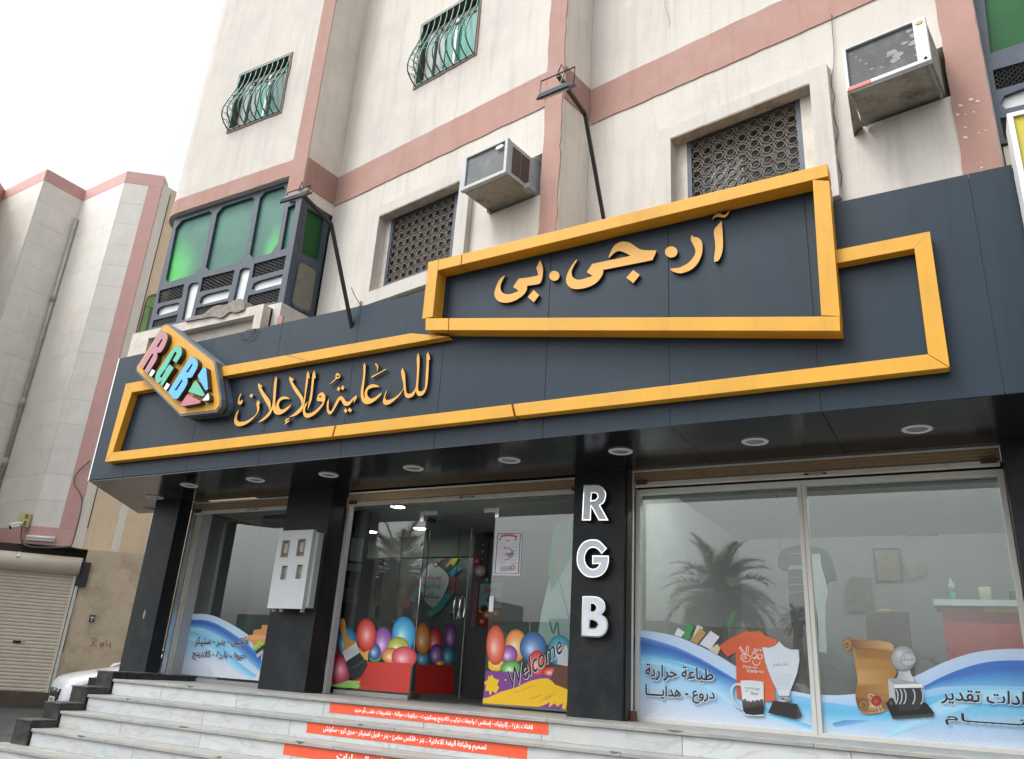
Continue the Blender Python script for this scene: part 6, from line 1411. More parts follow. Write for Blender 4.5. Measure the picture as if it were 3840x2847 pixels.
MB().tube([(-1.62, 8.25, 2.95), (-1.62, 8.25, 3.74)], .005, 4).build('hanging_wire', BLACKMETAL, jr)
wP = Plane(0, 8.05)
ws = thing('hanging_garment', (-1.4, 8.05, 1.9), 'long white garment hanging just right of the mullion', 'garment')
gp = trace(wP, T_N([(1640, 945), (1700, 940), (1715, 1050), (1745, 1150), (1766, 1262), (1752, 1330), (1748, 1500), (1756, 1652)]) + T_O([(568, 775), (510, 768), (500, 500)]) + T_N([(1660, 1300), (1635, 1100)]), 0)
MB().prism(wP, smooth(gp, 3, 60), -.04, 0, back=True).build('cloth', mat('white_cotton', (.66, .70, .78), .8, var=.12, vs=9, bump=.6, bs=8), ws)
cP = Plane(0, 8.9)
cnt = thing('reception_counter', (.2, 9, 1.28), 'red fronted reception counter with a white top at the right of the shop', 'counter')
cz = one(cP, 1520, 390, 0, T_O); cu0 = cz[0]; cz1 = one(cP, 1900, 330, 0, T_O)[1]
MB().fbox(cP, cu0, 1.2, 1.285, cz[1] - .0, -.5, 0).build('front_panel', mat('red_laminate', (.42, .045, .05), .35, var=.12, vs=3), cnt)
MB().fbox(cP, cu0 - .06, 1.2, cz[1] + .002, cz[1] + .06, -.55, .06).build('counter_top', mat('white_laminate', (.52, .60, .62), .35), cnt)
MB().fbox(cP, cu0 + .35, 1.2, cz[1] - .05, cz[1] - .0, .001, .01).build('yellow_trim', mat('yellow_laminate', (.45, .38, .02), .4), cnt)
zc = cz[1] + .062
bt = thing('water_bottle', (0, 8.9, zc), 'small clear bottle with green liquid on the counter', 'bottle')
bx = one(cP, 1618, 330, 0, T_O)[0]
MB().lathe((bx, 8.95, zc + .001), (0, 0, 1), [(0, .028), (.01, .032), (.07, .032), (.075, .03)], 14).build('liquid', mat('green_liquid', (.03, .30, .16), .3), bt); MB().lathe((bx, 8.95, zc + .076), (0, 0, 1), [(0, .031), (.07, .031), (.10, .014), (.12, .012), (.13, .014)], 14).build('bottle', mat('cloudy_plastic', (.30, .34, .33), .2), bt)
cx_ = one(cP, 1885, 300, 0, T_O)[0]
MB().lathe((cx_, 8.95, zc + .001), (0, 0, 1), [(0, .045), (.11, .052), (.12, .052)], 16).build('cup', mat('ivory_cup', (.55, .50, .36), .3), None, 'ivory cup standing on the counter right of the bottle', 'cup')
MB().fbox(cP, cx_ + .2, cx_ + .55, zc, zc + .09, -.25, -.05).build('desk_telephone', BLACKMETAL, None, 'black telephone at the right end of the counter', 'telephone')
bP = Plane(0, 8.3)
cs = thing('briefcase', (-.9, 8.3, 1.3), 'brown display case with a small brass handle standing behind the scroll print', 'case')
q = trace(bP, T_O([(890, 700), (1270, 700), (1240, 432), (892, 436)]), 0)
MB().prism(bP, [(q[0][0], 1.285), (q[1][0], 1.285), q[2], q[3]], -.12, 0, back=True).build('case_body', mat('brown_leatherette', (.085, .045, .035), .55, var=.15, vs=6), cs, bevel=.006)
MB().tube([bP.w(u, z, .01) for u, z in trace(bP, T_O([(1012, 432), (1014, 420), (1102, 420), (1104, 432)]), 0)], .006, 6).build('handle', mat('brass', (.62, .45, .12), .3, metal=.9), cs)
for k, (px, py, w_, h_, c) in enumerate(((2480, 1905, .5, .36, (.20, .10, .08)), (2560, 2080, .32, .42, (.40, .12, .12)), (3200, 1900, .9, .5, (.18, .24, .32)), (3330, 2120, .34, .46, (.30, .22, .12)), (3450, 1940, .4, .5, (.10, .16, .13)))):
    u, z = Plane(0, 12.05).uz(px, py)
    f_ = thing('framed_print', (u, 12.05, z), ('small brown framed print high on the rear wall of the right room', 'red framed print low at the left of the rear wall of the right room', 'wide blue framed print on the rear wall of the right room', 'ochre framed print above the brown display case', 'dark green framed print near the counter')[k], 'picture')
    MB().fbox(Plane(0, 12.05), u - w_ / 2, u + w_ / 2, z - h_ / 2, z + h_ / 2, 0, .02).build('frame', BLACKMETAL, f_); MB().fbox(Plane(0, 12.05), u - w_ / 2 + .03, u + w_ / 2 - .03, z - h_ / 2 + .03, z + h_ / 2 - .03, .021, .024).build('print', mat('framed_art_%d' % k, c, .5, var=.4, vs=14), f_)
# small shelf unit with flags at the left of the right room and a robe on the wall
sP = Plane(0, 9.6)
MB().fbox(sP, one(sP, 360, 1480, 0, T_N)[0], one(sP, 1560, 1600, 0, T_N)[0], 1.285, one(sP, 900, 1545, 0, T_N)[1], -.5, 0).build('display_table', mat('dark_brown_table', (.06, .035, .025), .5), None, 'dark brown display table behind the left wide pane', 'table')
fg = trace(sP, T_N([(905, 1550), (975, 1555), (1010, 1420), (985, 1420)]), 0)
MB().prism(sP, fg, -.01, 0, back=True).build('small_flag', mat('green_cloth', (.02, .22, .07), .8), None, 'small green flag standing on the dark table', 'flag')
rbP = Plane(0, 12.0)
rb = trace(rbP, T_O([(730, 430), (745, 200), (800, 150), (930, 160), (960, 430)]), 0)
MB().prism(rbP, smooth(rb, 3, 60), .0, .05, back=True).build('embroidered_robe', mat('olive_gold_cloth', (.17, .15, .08), .8, var=.3, vs=14), None, 'olive embroidered robe on the back wall of the right room', 'garment')
bf = trace(rbP, T_O([(1200, 40), (1265, 95), (1290, 90), (1370, 10), (1395, 130), (1330, 150), (1275, 175), (1240, 130)]), 0)
MB().prism(rbP, bf[::-1], .0, .01).build('butterfly_sticker', mat('faded_gold_paper', (.34, .32, .22), .8), None, 'faded butterfly sticker on the back wall of the right room', 'sticker')
# ------------------------------------------------------------------ neighbouring building with the folded stone front
ZR, ZB = 14.55, 3.9
roof_px = [(-420, 60)] + T_A([(38, 262), (395, 85), (710, 262), (1060, 102), (1365, 145)])
foot = [at_z(x, y, ZR) for x, y in roof_px]
cB = at_z(*T_J([(575, 985)])[0], ZB); RB = at_z(*T_J([(1215, 1088)])[0], ZB)
nei = thing('stone_clad_building', (foot[3].x, foot[3].y, 0), 'neighbouring building with a folded beige stone front edged in red and a peach striped side', 'building')
STONE = mat('beige_stone_tile', (.74, .71, .655), .6, var=.05, vs=3, grain=.05, objvar=.035, dirt=(.60, .53, .45), damt=.45, ds=1.3, streak=.08)
REDST = mat('red_stone_edge', (.56, .32, .29), .6, var=.08, vs=3, grain=.08, objvar=.04, dirt=(.50, .30, .26), damt=.4, ds=4)
NEIP = mat('grey_mortar', (.60, .56, .50), .9, var=.1)
PEACH = mat('peach_render', (.85, .66, .45), .85, var=.07, vs=2, bump=.4, streak=.08, dirt=(.50, .36, .25), damt=.35, ds=2)
CREAM = mat('cream_render', (.85, .79, .68), .85, var=.05, vs=2, bump=.4, streak=.08, dirt=(.56, .47, .36), damt=.35, ds=2)
faces = []
tile_src = {}
def tile(name, m, P, u0, u1, z0, z1, n0, n1, par):
    key = (name, m.name, id(P), round(u1 - u0, 3), round(z1 - z0, 3)); c = P.w((u0 + u1) / 2, (z0 + z1) / 2, (n0 + n1) / 2)
    if key in tile_src: return dup(tile_src[key], Vector(c) - WL[tile_src[key].name], par)
    o = MB().fbox(P, u0, u1, z0, z1, n0, n1).build(name, m, par); tile_src[key] = o; return o
RT, RBN = .36, .42
for k in range(5):
    A, B = foot[k], foot[k + 1]; L_ = math.hypot(B.x - A.x, B.y - A.y); P = Plane(A.x, A.y, math.atan2(B.y - A.y, B.x - A.x))
    faces.append((P, L_)); e = .0
    MB().prism(P, rect(0, L_, ZB, ZR), -.4, 0).build('wall', NEIP, nei)
    tile('red_band', REDST, P, .0, L_, ZR - RT, ZR + .02, .002, .026, nei); tile('red_band', REDST, P, .0, L_, ZB, ZB + RBN, .002, .026, nei)
    us1 = L_ * (.63 if k == 4 else 1)
    if k == 4: tile('red_band', REDST, P, us1 + .004, L_, ZB + RBN + .004, ZR - RT - .004, .002, .026, nei)
    nc = max(1, round(us1 / .75)); nr_ = 15; zz0, zz1 = ZB + RBN, ZR - RT
    if k == 0: nc = 2
    for r in range(nr_):
        for c in range(nc):
            a, b = us1 * c / nc, us1 * (c + 1) / nc; z0 = zz0 + (zz1 - zz0) * r / nr_; z1 = zz0 + (zz1 - zz0) * (r + 1) / nr_
            tile('stone_tile', STONE, P, a + .0008, b - .0008, z0 + .0022, z1 - .0022, .002, .020 + .003 * ((r * 7 + c * 3) % 3) / 2, nei)
# side wall with vertical stripes
C0 = foot[5]; La = math.hypot(RB.x - cB.x, RB.y - cB.y) * 1.25; sa = math.atan2(RB.y - cB.y, RB.x - cB.x)
sideP = Plane(C0.x, C0.y, sa)
bpx = [(575, 985), (680, 1000), (905, 1035), (975, 1050), (1175, 1080), (1190, 1082)]
us = [sideP.uz(*T_J([p])[0])[0] for p in bpx]; us = sorted(us) + [La + 2.5]
us[0] = 0
zside = one(sideP, 1400, 250, 0, T_A)[1]
zside = ZR - .25
print('side', us, zside, La, foot[5], cB, RB)
for k, m in enumerate((CREAM, PEACH, CREAM, PEACH, CREAM, PEACH)):
    if k < len(us) - 1 and us[k + 1] > us[k] + .01: MB().prism(sideP, rect(us[k] + .003, us[k + 1] - .003, ZB, zside), -.3, .0 + (.012 if m is CREAM else 0)).build('side_stripe', m, nei)
MB().prism(sideP, rect(us[1] - .012, us[1] + .012, ZB + .5, zside - .2), 0, .02).build('side_groove', mat('dark_groove', (.14, .08, .06), .9), nei)
# arched window on the side
aw = trace(sideP, T_A([(1130, 1485), (1240, 1520), (1320, 1200), (1290, 1105), (1230, 1125), (1200, 1200)]), .03)
MB().prism(sideP, smooth(aw, 3, 70), .012, .04).build('arched_window', mat('bronze_frame', (.16, .11, .05), .4), nei)
aw2 = trace(sideP, T_A([(1140, 1478), (1185, 1492), (1240, 1225), (1205, 1212)]), .045); MB().sheet(sideP, aw2, .045).build('pane', mat('lime_green_glass', (.16, .36, .07), .15, var=.3, vs=6, spec=.8), nei)
aw3 = trace(sideP, T_A([(1207, 1205), (1285, 1228), (1283, 1130), (1240, 1135), (1215, 1165)]), .045); MB().sheet(sideP, smooth(aw3, 2, 60), .045).build('pane', MATS['lime_green_glass'], nei)
# core, overhang floor, recessed ground floor
roofpoly = [(p.x, p.y) for p in foot] + [(sideP.w(us[-1], 0, 0).x, sideP.w(us[-1], 0, 0).y), (-30, 30), (-45, 20), (-45, 5)]
for zz, nm in ((ZR - .3, 'roof'), (ZB + .005, 'overhang_soffit')):
    T = tessellate_polygon([[Vector((x, y, 0)) for x, y in roofpoly]])
    MB().add([(x, y, zz) for x, y in roofpoly], [tuple(t) for t in T]).build(nm, mat('dark_soffit', (.10, .08, .07), .9), nei)
ga = math.atan2(.747, .665)
PZ = .60
gP0 = at_z(*T_I([(380, 1103)])[0], PZ)
grP = Plane(gP0.x, gP0.y, ga)
BRN = mat('stained_brown_render', (.52, .42, .30), .92, var=.12, vs=1.2, bump=.6, bs=30, dirt=(.25, .18, .11), damt=.65, ds=1.6)
shu0, shu1 = one(grP, -900, 1085, 0, T_I)[0], one(grP, 375, 1100, 0, T_I)[0]
gtop = one(grP, 560, 180, 0, T_I)[1]; stz = one(grP, 0, 95, 0, T_I)[1]; sh_t = one(grP, 700, 140, 0, T_I)[1]
print('shutter', shu0, shu1, sh_t, stz, gP0)
MB().prism(grP, rect(shu1 + .16, shu1 + 9, 0, ZB), -.3, 0).build('ground_floor_wall', BRN, nei)
MB().prism(grP, rect(shu0 - 2, shu1 + .155, 0, PZ), -.3, .05).build('plinth', mat('grimy_plinth', (.09, .07, .055), .95, var=.3, vs=4, bump=.8), nei)
MB().prism(grP, rect(shu0 - 2, shu1 + .16, sh_t + .02, ZB), -.8, -.3).build('dark_lintel', mat('dark_brown_lintel', (.05, .04, .035), .9, var=.3), nei)  # dark brown band above the roll
rs = thing('garage_shutter', tuple(grP.w((shu0 + shu1) / 2, PZ, 0)), 'closed cream roller shutter with horizontal slats on the neighbouring building', 'roller shutter')
SLAT = mat('dusty_cream_slat', (.62, .55, .45), .5, var=.06, vs=2, dirt=(.33, .27, .2), damt=.4, ds=2, objvar=.03)
nsl = 34; ph = (sh_t - PZ) / nsl; s0 = None
for k in range(nsl):
    z0 = PZ + k * ph
    if s0 is None:
        mb = MB(); prof = [(0, -.02), (.012, 0), (.30, .012), (.75, .012), (.92, .0), (1, -.02)]
        for (a, na), (b, nb__) in zip(prof, prof[1:]):
            mb.add([grP.w(shu0, z0 + a * ph, na), grP.w(shu1, z0 + a * ph, na), grP.w(shu1, z0 + b * ph, nb__), grP.w(shu0, z0 + b * ph, nb__)], [(0, 1, 2, 3)])
        s0 = mb.build('slat', SLAT, rs)
    else: dup(s0, (0, 0, k * ph), rs)
MB().prism(grP, rect(shu0, shu1, PZ, sh_t), -.06, -.03).build('backing', DARKVOID, rs)
MB().fbox(grP, shu1, shu1 + .14, PZ, sh_t + .05, -.05, .06).build('guide_rail', OFFWHITE, rs)
MB().fbox(grP, shu1 + .06, shu1 + .075, PZ, sh_t, .06, .065).build('guide_slot', BLACKMETAL, rs)
MB().lathe(grP.w(shu0, sh_t + .2, .02), grP.U, [(0, .22), (shu1 - shu0 + .1, .22)], 18).build('roll', SLAT, rs)
MB().fbox(grP, shu1 + .06, shu1 + .30, sh_t - .25, sh_t + .32, -.1, .08).build('end_bracket', BLACKMETAL, rs)
kh = one(grP, 155, 685, 0, T_I); MB().prism(grP, rect(kh[0] - .13, kh[0] + .12, kh[1] - .04, kh[1] + .05), .012, .02).build('lock_plate', CHROME, rs); MB().prism(grP, rect(kh[0] - .11, kh[0] + .05, kh[1] - .03, kh[1] + .03), .02, .024).build('lock_slot', DARKVOID, rs)
# black electric box and red scrawl on the brown wall
eb = trace(grP, T_I([(738, 448), (785, 452), (775, 520), (725, 516)]), .05)
e_ = thing('electric_box', grP.w(eb[3][0], eb[3][1], .03), 'small black electric box on the brown wall right of the garage shutter', 'electric box')
MB().prism(grP, rect(eb[3][0] + .02, eb[1][0], eb[3][1], eb[0][1]), .003, .06).build('box', BLACKMETAL, e_); ux = (eb[3][0] + eb[1][0]) / 2 + .01; uz_ = (eb[3][1] + eb[0][1]) / 2
mb = MB().fbox(grP, ux - .07, ux + .07, uz_ + .07, uz_ + .09, .061, .064).fbox(grP, ux - .03, ux + .06, uz_ - .01, uz_ + .012, .061, .064).fbox(grP, ux - .005, ux + .015, uz_ - .09, uz_ + .05, .061, .064).fbox(grP, ux + .03, ux + .06, uz_ - .15, uz_ - .13, .061, .064); mb.build('switch_marks', METER, e_)
ag = Art(grP, T_I, n=.004)
for l in ([(770, 655), (765, 700), (748, 728)], [(758, 660), (790, 655), (795, 675), (768, 695), (800, 730)], [(822, 700), (866, 697)], [(820, 716), (862, 712)], [(838, 690), (830, 735)], [(855, 688), (848, 738)], [(878, 660), (880, 690), (885, 720), (905, 712), (912, 690), (912, 738)]): ag.line(l, 2.0, (.22, .045, .035), 2)
ag.build('red_scrawl', nei)
# drain pipe in the fold
dpx = T_A([(665, 375), (520, 860), (390, 1290), (285, 1640)]); dpt = at_z(*T_A([(690, 300)])[0], ZR - RT)
v1 = foot[3]; P3, L3_ = faces[2]
pu = one(P3, 665, 375, .09, T_A)[0]; pw0, pw1 = P3.w(pu, ZR - 1.05, .10), P3.w(pu, ZB + .3, .10)
pp_ = thing('drain_pipe', tuple(pw1), 'grey drain pipe running down the fold of the beige stone front', 'pipe')
PIPE = mat('weathered_grey_pipe', (.34, .32, .29), .6, var=.1, dirt=(.5, .47, .42), damt=.6, ds=6)
MB().tube([pw0, pw1], .058, 12).build('pipe', PIPE, pp_)
for f in (.28, .62, .80): 
    c = Vector(pw0).lerp(Vector(pw1), f); MB().tube([c + Vector((0, 0, .13)), c - Vector((0, 0, .13))], .074, 12).build('coupling', PIPE, pp_)
# security camera, yellow junction box, tube lamp, loose cables on the folded front
P4, L4 = faces[4]; P3b, L3b = faces[3]
def w4(x, y, n=.05): u, z = one(P4, x, y, n, T_J); return Vector(P4.w(u, z, n))
jb = thing('junction_box', tuple(w4(200, 790)), 'yellow socket box on the red stone edge above the security camera', 'junction box')
u, z = one(P4, 200, 772, .08, T_J); MB().prism(P4, rect(u - .13, u + .13, z - .17, z + .17), .028, .12).build('box', mat('pale_yellow_plastic', (.50, .46, .20), .5), jb, bevel=.01)
for dz in (-.08, .08): MB().fbox(P4, u + .02, u + .09, z + dz - .05, z + dz + .05, .121, .126).build('socket', mat('brown_socket', (.16, .13, .06), .5), jb)
sc_ = thing('security_camera', tuple(w4(190, 810)), 'white bullet security camera below the yellow box at the left', 'camera')
a_, b_ = w4(88, 832, .35), w4(160, 812, .25)
MB().tube([b_, a_], .065, 12).build('housing', WHITEPAINT, sc_); MB().tube([a_ + (a_ - b_) * .0, a_ + (a_ - b_).normalized() * .02], .05, 12).build('lens', DARKVOID, sc_); MB().tube([b_, w4(195, 808, .04)], .025, 8).build('bracket', WHITEPAINT, sc_)
MB().add([a_ + Vector((-.07, -.07, .075)), a_ + Vector((.07, .0, .075)), b_ + Vector((.07, .07, .075)), b_ + Vector((-.07, 0, .075))], [(0, 1, 2, 3)]).build('sun_hood', WHITEPAINT, sc_)
tl = thing('tube_lamp', tuple(w4(330, 920)), 'unlit white tube lamp under the stone front above the garage shutter', 'lamp')
ta, tb = w4(222, 908, .1), w4(452, 925, .1)
MB().tube([ta, tb], .045, 8).build('batten', WHITEPAINT, tl); MB().tube([ta + Vector((0, 0, -.06)), tb + Vector((0, 0, -.06))], .022, 8).build('tube', mat('frosted_tube', (.75, .78, .78), .3), tl)
fa_ = thing('bulb_lamp', tuple(at_z(*T_J([(160, 1045)])[0], 3.5)), 'white bulb hanging in the shade above the garage shutter', 'lamp')
c = Vector(grP.w(*one(grP, 160, 1045, .8, T_J), .8)); MB().lathe(c + Vector((0, 0, -.12)), (0, 0, 1), [(0, .006), (.015, .045), (.05, .055), (.085, .035), (.11, .02), (.15, .02)], 14).build('bulb', WHITEPAINT, fa_)
MB().tube([c + Vector((0, 0, .02)), (c.x, c.y, ZB)], .01, 5).build('cord', BLACKMETAL, fa_)
def hang(pts, lab):
    w = [w4(x, y, .10) for x, y in pts]; t_ = MB(); q = []
    for i in range(len(w) - 1):
        p0 = w[max(i - 1, 0)]; p1, p2 = w[i], w[i + 1]; p3 = w[min(i + 2, len(w) - 1)]
        for k in range(5): t = k / 5; q.append(.5 * ((2 * p1) + (p2 - p0) * t + (2 * p0 - 5 * p1 + 4 * p2 - p3) * t * t + (3 * p1 - p0 - 3 * p2 + p3) * t ** 3))
    t_.tube(q + [w[-1]], .016, 5).build('cable', mat('grey_cable', (.12, .115, .11), .6), None, lab, 'cable')
hang([(745, 280), (640, 380), (612, 470), (660, 545), (678, 620), (660, 740), (600, 960), (575, 988)], 'loose grey cable dangling down the red stone edge beside the canopy end')
hang([(188, 800), (175, 940), (230, 985), (330, 998), (480, 998), (575, 988)], 'grey cable sagging along the underside of the stone front')

# ------------------------------------------------------------------ white car in the alley
MB().add([(-34, 9.4, -.2), (-10.7, 9.4, -.2), (-10.7, 30, -.2), (-34, 30, -.2), (-34, 10.2, .26), (-10.7, 10.2, .26), (-10.7, 30, .26), (-34, 30, .26)], [(0, 1, 5, 4), (1, 2, 6, 5), (4, 5, 6, 7)]).build('alley', ASPHALT, kind='structure')
def car():
    k = (1.6 - .52) / (1.6 - .45); pc = at_z(*T_I([(452, 1163)])[0], .60)
    h = Vector((-.36, -.93, 0)).normalized(); sd = Vector((-h.y, h.x, 0))     # sd: left side of the car
    CW = 1.78; L_ = 4.4
    def W(f, s, z): return Vector((pc.x, pc.y, .262)) - h * f + sd * s + Vector((0, 0, z))
    c = thing('parked_car', tuple(W(2.2, 0, 0)), 'white saloon car parked in the alley behind the black stair kerb', 'car')
    PAINT = mat('white_car_paint', (.74, .77, .80), .22, var=.02, coat=.6); BG = mat('car_window_glass', (.02, .025, .03), .06, spec=1.0); BLK = mat('black_car_trim', (.02, .02, .022), .4); TY = mat('tyre_rubber', (.025, .025, .025), .8)
    st_ = [ # f, half width, bottom z, belt z, top z(hood/deck)
        (-.03, .55, .26, .58, .64), (.03, .72, .20, .70, .76), (.14, .82, .20, .76, .83), (.5, .88, .20, .82, .92), (.95, .89, .20, .86, 1.00), (1.15, .89, .20, .88, 1.03), (1.6, .89, .20, .90, 1.02), (3.2, .89, .22, .93, 1.04), (3.9, .87, .24, .92, 1.05), (4.3, .78, .30, .85, .98), (4.38, .65, .36, .7, .85)]
    mb = MB(); rings = []
    for f, hw, zb_, zm, zt in st_:
        r = []
        for s, z in ((-.80, zb_), (-1, zb_ + .12), (-1.0, (zb_ + zm) / 2 + .05), (-.965, zm), (-.80, zm + (zt - zm) * .7), (-.4, zt), (0, zt + .01), (.4, zt), (.80, zm + (zt - zm) * .7), (.965, zm), (1.0, (zb_ + zm) / 2 + .05), (1, zb_ + .12), (.80, zb_)):
            r.append(W(f, s * hw, z))
        rings.append(r)
    n = 13; vs = [v for r in rings for v in r]; fs = []
    for i in range(len(rings) - 1):
        for j in range(n): fs.append((i * n + j, (i + 1) * n + j, (i + 1) * n + (j + 1) % n, i * n + (j + 1) % n))
    fs.append(tuple(range(n))); fs.append(tuple(reversed([(len(rings) - 1) * n + j for j in range(n)])))
    body = mb.add(vs, fs, smooth=True).build('body', PAINT, c)
    s_ = body.modifiers.new('s', 'SUBSURF'); s_.levels = 2; s_.render_levels = 2
    # cabin: glass with painted roof
    cab = [(1.15, .74, 1.0), (1.95, .60, 1.40), (2.9, .60, 1.43), (3.7, .72, 1.02)]
    v = [W(f, s * hw, z) for f, hw, z in cab for s in (-1, 1)]; v += [W(1.15, -.8, .95), W(1.15, .8, .95), W(3.75, -.8, .95), W(3.75, .8, .95)]
    MB().add(v, [(0, 2, 3, 1), (2, 4, 5, 3), (4, 6, 7, 5), (0, 8, 10, 6), (0, 6, 4, 2), (1, 3, 5, 7), (1, 7, 11, 9), (0, 1, 9, 8)]).build('window', BG, c)
    MB().tube([W(1.13, -.80, 1.0), W(1.95, -.64, 1.40), W(2.9, -.64, 1.43), W(3.72, -.78, 1.02)], .035, 6).build('roof_pillar', PAINT, c); MB().tube([W(1.13, .80, 1.0), W(1.95, .64, 1.40), W(2.9, .64, 1.43), W(3.72, .78, 1.02)], .035, 6).build('roof_pillar', PAINT, c)
    MB().add([W(1.90, -.62, 1.405), W(1.90, .62, 1.405), W(2.95, .62, 1.44), W(2.95, -.62, 1.44), W(2.4, -.6, 1.47), W(2.4, .6, 1.47)], [(0, 1, 5, 4), (4, 5, 2, 3), (0, 4, 3), (1, 2, 5)]).build('roof', PAINT, c)
    # face of the car: grille, badge, lamps, plate, bonnet line
    def FR(f, pts): return [W(f, s, z) for s, z in pts]
    MB().add(FR(-.045, [(-.44, .56), (.44, .56), (.36, .37), (-.36, .37)]) + FR(.02, [(-.44, .56), (.44, .56), (.36, .37), (-.36, .37)]), [(0, 1, 2, 3), (4, 5, 1, 0), (3, 2, 6, 7)]).build('grille', BLK, c)
    for zz in (.535, .50): MB().tube(FR(-.055, [(-.43, zz + .03), (-.2, zz), (.2, zz), (.43, zz + .03)]), .010, 6).build('grille_bar', CHROME, c)
    em = MB(); em.tube([W(-.065, .075 * math.cos(t), .535 + .042 * math.sin(t)) for t in np.linspace(0, 2 * math.pi, 17)[:-1]], .006, 5, closed=True)
    em.tube([W(-.065, -.035, .505), W(-.065, -.02, .565)], .007, 5); em.tube([W(-.065, .02, .505), W(-.065, .035, .565)], .007, 5); em.tube([W(-.065, -.027, .54), W(-.065, .027, .53)], .006, 5); em.build('badge', CHROME, c)
    for s in (-1, 1):
        MB().add([W(.02, s * .45, .60), W(.10, s * .72, .66), W(.42, s * .87, .76), W(.20, s * .80, .62), W(.0, s * .50, .54)], [(0, 1, 2, 3, 4) if s > 0 else (4, 3, 2, 1, 0)]).build('headlight', mat('headlight_glass', (.45, .48, .50), .08, spec=1), c)
        MB().add([W(.04, s * .55, .36), W(.10, s * .74, .40), W(.10, s * .74, .32), W(.04, s * .55, .30)], [(0, 1, 2, 3)]).build('fog_lamp', BLK, c)
        for f in (.85, 3.45):
            w = MB().lathe(W(f, s * .74, .31), sd * s, [(0, .27), (.02, .31), (.16, .31), (.18, .27)], 24).build('wheel', TY, c); MB().lathe(W(f, s * .90, .31), sd * s, [(0, .20), (.02, .19), (.03, .05)], 16).build('rim', ALU, w)
        MB().lathe(W(1.35, s * .98, 1.0), h, [(0, .03), (.06, .09), (.14, .08), (.2, .02)], 10).build('wing_mirror', PAINT, c)
    pl = MB().add(FR(-.065, [(-.26, .40), (.26, .40), (.26, .285), (-.26, .285)]) + FR(-.04, [(-.26, .40), (.26, .40), (.26, .285), (-.26, .285)]), [(0, 1, 2, 3), (4, 5, 1, 0), (2, 6, 7, 3)]).build('number_plate', WHITEPAINT, c)
    mk = MB()
    for k in range(7): mk.add(FR(-.067, [(-.22 + k * .063, .385), (-.19 + k * .063, .385), (-.18 + k * .063, .31), (-.205 + k * .063, .32)]), [(0, 1, 2, 3)])
    mk.build('plate_marks', BLK, pl)
    MB().tube([W(.10, -.62, .655), W(.14, 0, .71), W(.10, .62, .655)], .006, 4).build('bonnet_gap', BLK, c)
    MB().tube([W(.10, .62, .66), W(.5, .80, .84), W(1.1, .80, .95)], .005, 4).build('bonnet_gap', BLK, c); MB().tube([W(.10, -.62, .66), W(.5, -.80, .84), W(1.1, -.80, .95)], .005, 4).build('bonnet_gap', BLK, c)
car()

# ------------------------------------------------------------------ yellow sign of the next shop, cut by the right edge
ysP = Plane(0, 6.0)
yq = trace(ysP, T_D([(2060, 940), (2203, 888)]), .05); yb = one(ysP, 2203, 1530, .05, T_D)
ys = thing('yellow_sign_box', (yq[0][0] + .5, 6.0, 5.2), 'yellow shop sign in a white frame cropped by the right edge of the photo', 'sign')
MB().prism(ysP, rect(yq[0][0], yq[0][0] + 3, yb[1] - .9, yq[0][1]), -.2, .05, holes=[rect(yq[0][0] + .035, yq[0][0] + 2.96, yb[1] - .85, yq[0][1] - .035)]).build('frame', WHITEPAINT, ys)
MB().prism(ysP, rect(yq[0][0] + .03, yq[0][0] + 2.97, yb[1] - .86, yq[0][1] - .03), -.18, .03).build('face', mat('mustard_panel', (.52, .44, .03), .5, var=.06), ys)

# ------------------------------------------------------------------ across the street (seen mirrored in the glass)
LEAFG = mat('dusty_palm_frond', (.28, .26, .15), .6, var=.3, vs=4); TRUNK = mat('palm_trunk', (.26, .20, .14), .95, var=.35, vs=12, bump=1, bs=20); DRYF = mat('dry_palm_frond', (.40, .30, .19), .7, var=.3, vs=4)
def palm(x, y, hgt, spread, label, seed, nf=58):
    r = random.Random(seed); t = thing('palm_tree', (x, y, 0), label, 'palm tree', 'date palms across the street')
    mb = MB(); n = 14; path = [(x + .05 * math.sin(k), y, hgt * k / n) for k in range(n + 1)]
    mb.tube(path, [.30 - .06 * k / n + .02 * (k % 2) for k in range(n + 1)], 10).build('trunk', TRUNK, t)
    cr = MB(); dry = MB()
    for k in range(nf):
        az = k * 2.399 + r.uniform(-.2, .2); el = 1.35 - 1.75 * (k / nf) + r.uniform(-.1, .1); Ls = spread * r.uniform(.85, 1.1); d = dry if k > nf * .82 else cr
        p = Vector((x, y, hgt)); v = Vector((math.cos(az) * math.cos(el), math.sin(az) * math.cos(el), math.sin(el))); pts = [p.copy()]; N = 12
        for q in range(N): p = p + v * Ls / N; v = (v + Vector((0, 0, -.115 - .05 * q / N))).normalized(); pts.append(p.copy())
        d.tube(pts, [.025 - .0017 * i for i in range(N + 1)], 4, cap=False)
        for q in range(2, N * 4):
            f = q / (N * 4) * N; i = min(int(f), N - 1); b = pts[i].lerp(pts[i + 1], f - i); tn = (pts[i + 1] - pts[i]).normalized(); sd = tn.cross(Vector((0, 0, 1))).normalized()
            ll = spread * .24 * math.sin(math.pi * (.12 + .86 * f / N)) * r.uniform(.8, 1.15)
            for s in (-1, 1):
                tip = b + (sd * s * .75 + tn * .6 + Vector((0, 0, .18 + r.uniform(-.25, .2)))).normalized() * ll
                w = tn * .034; d.add([b - w, b + w, tip], [(0, 1, 2)])
    cr.build('crown', LEAFG, t, kind=None); dry.build('dry_fronds', DRYF, t)
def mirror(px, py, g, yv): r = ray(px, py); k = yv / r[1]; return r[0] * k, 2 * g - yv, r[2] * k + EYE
x, y, z = mirror(2700, 2230, 7.72, 27); palm(x, y, z, 2.25, 'stocky date palm mirrored in the left wide pane', 3)
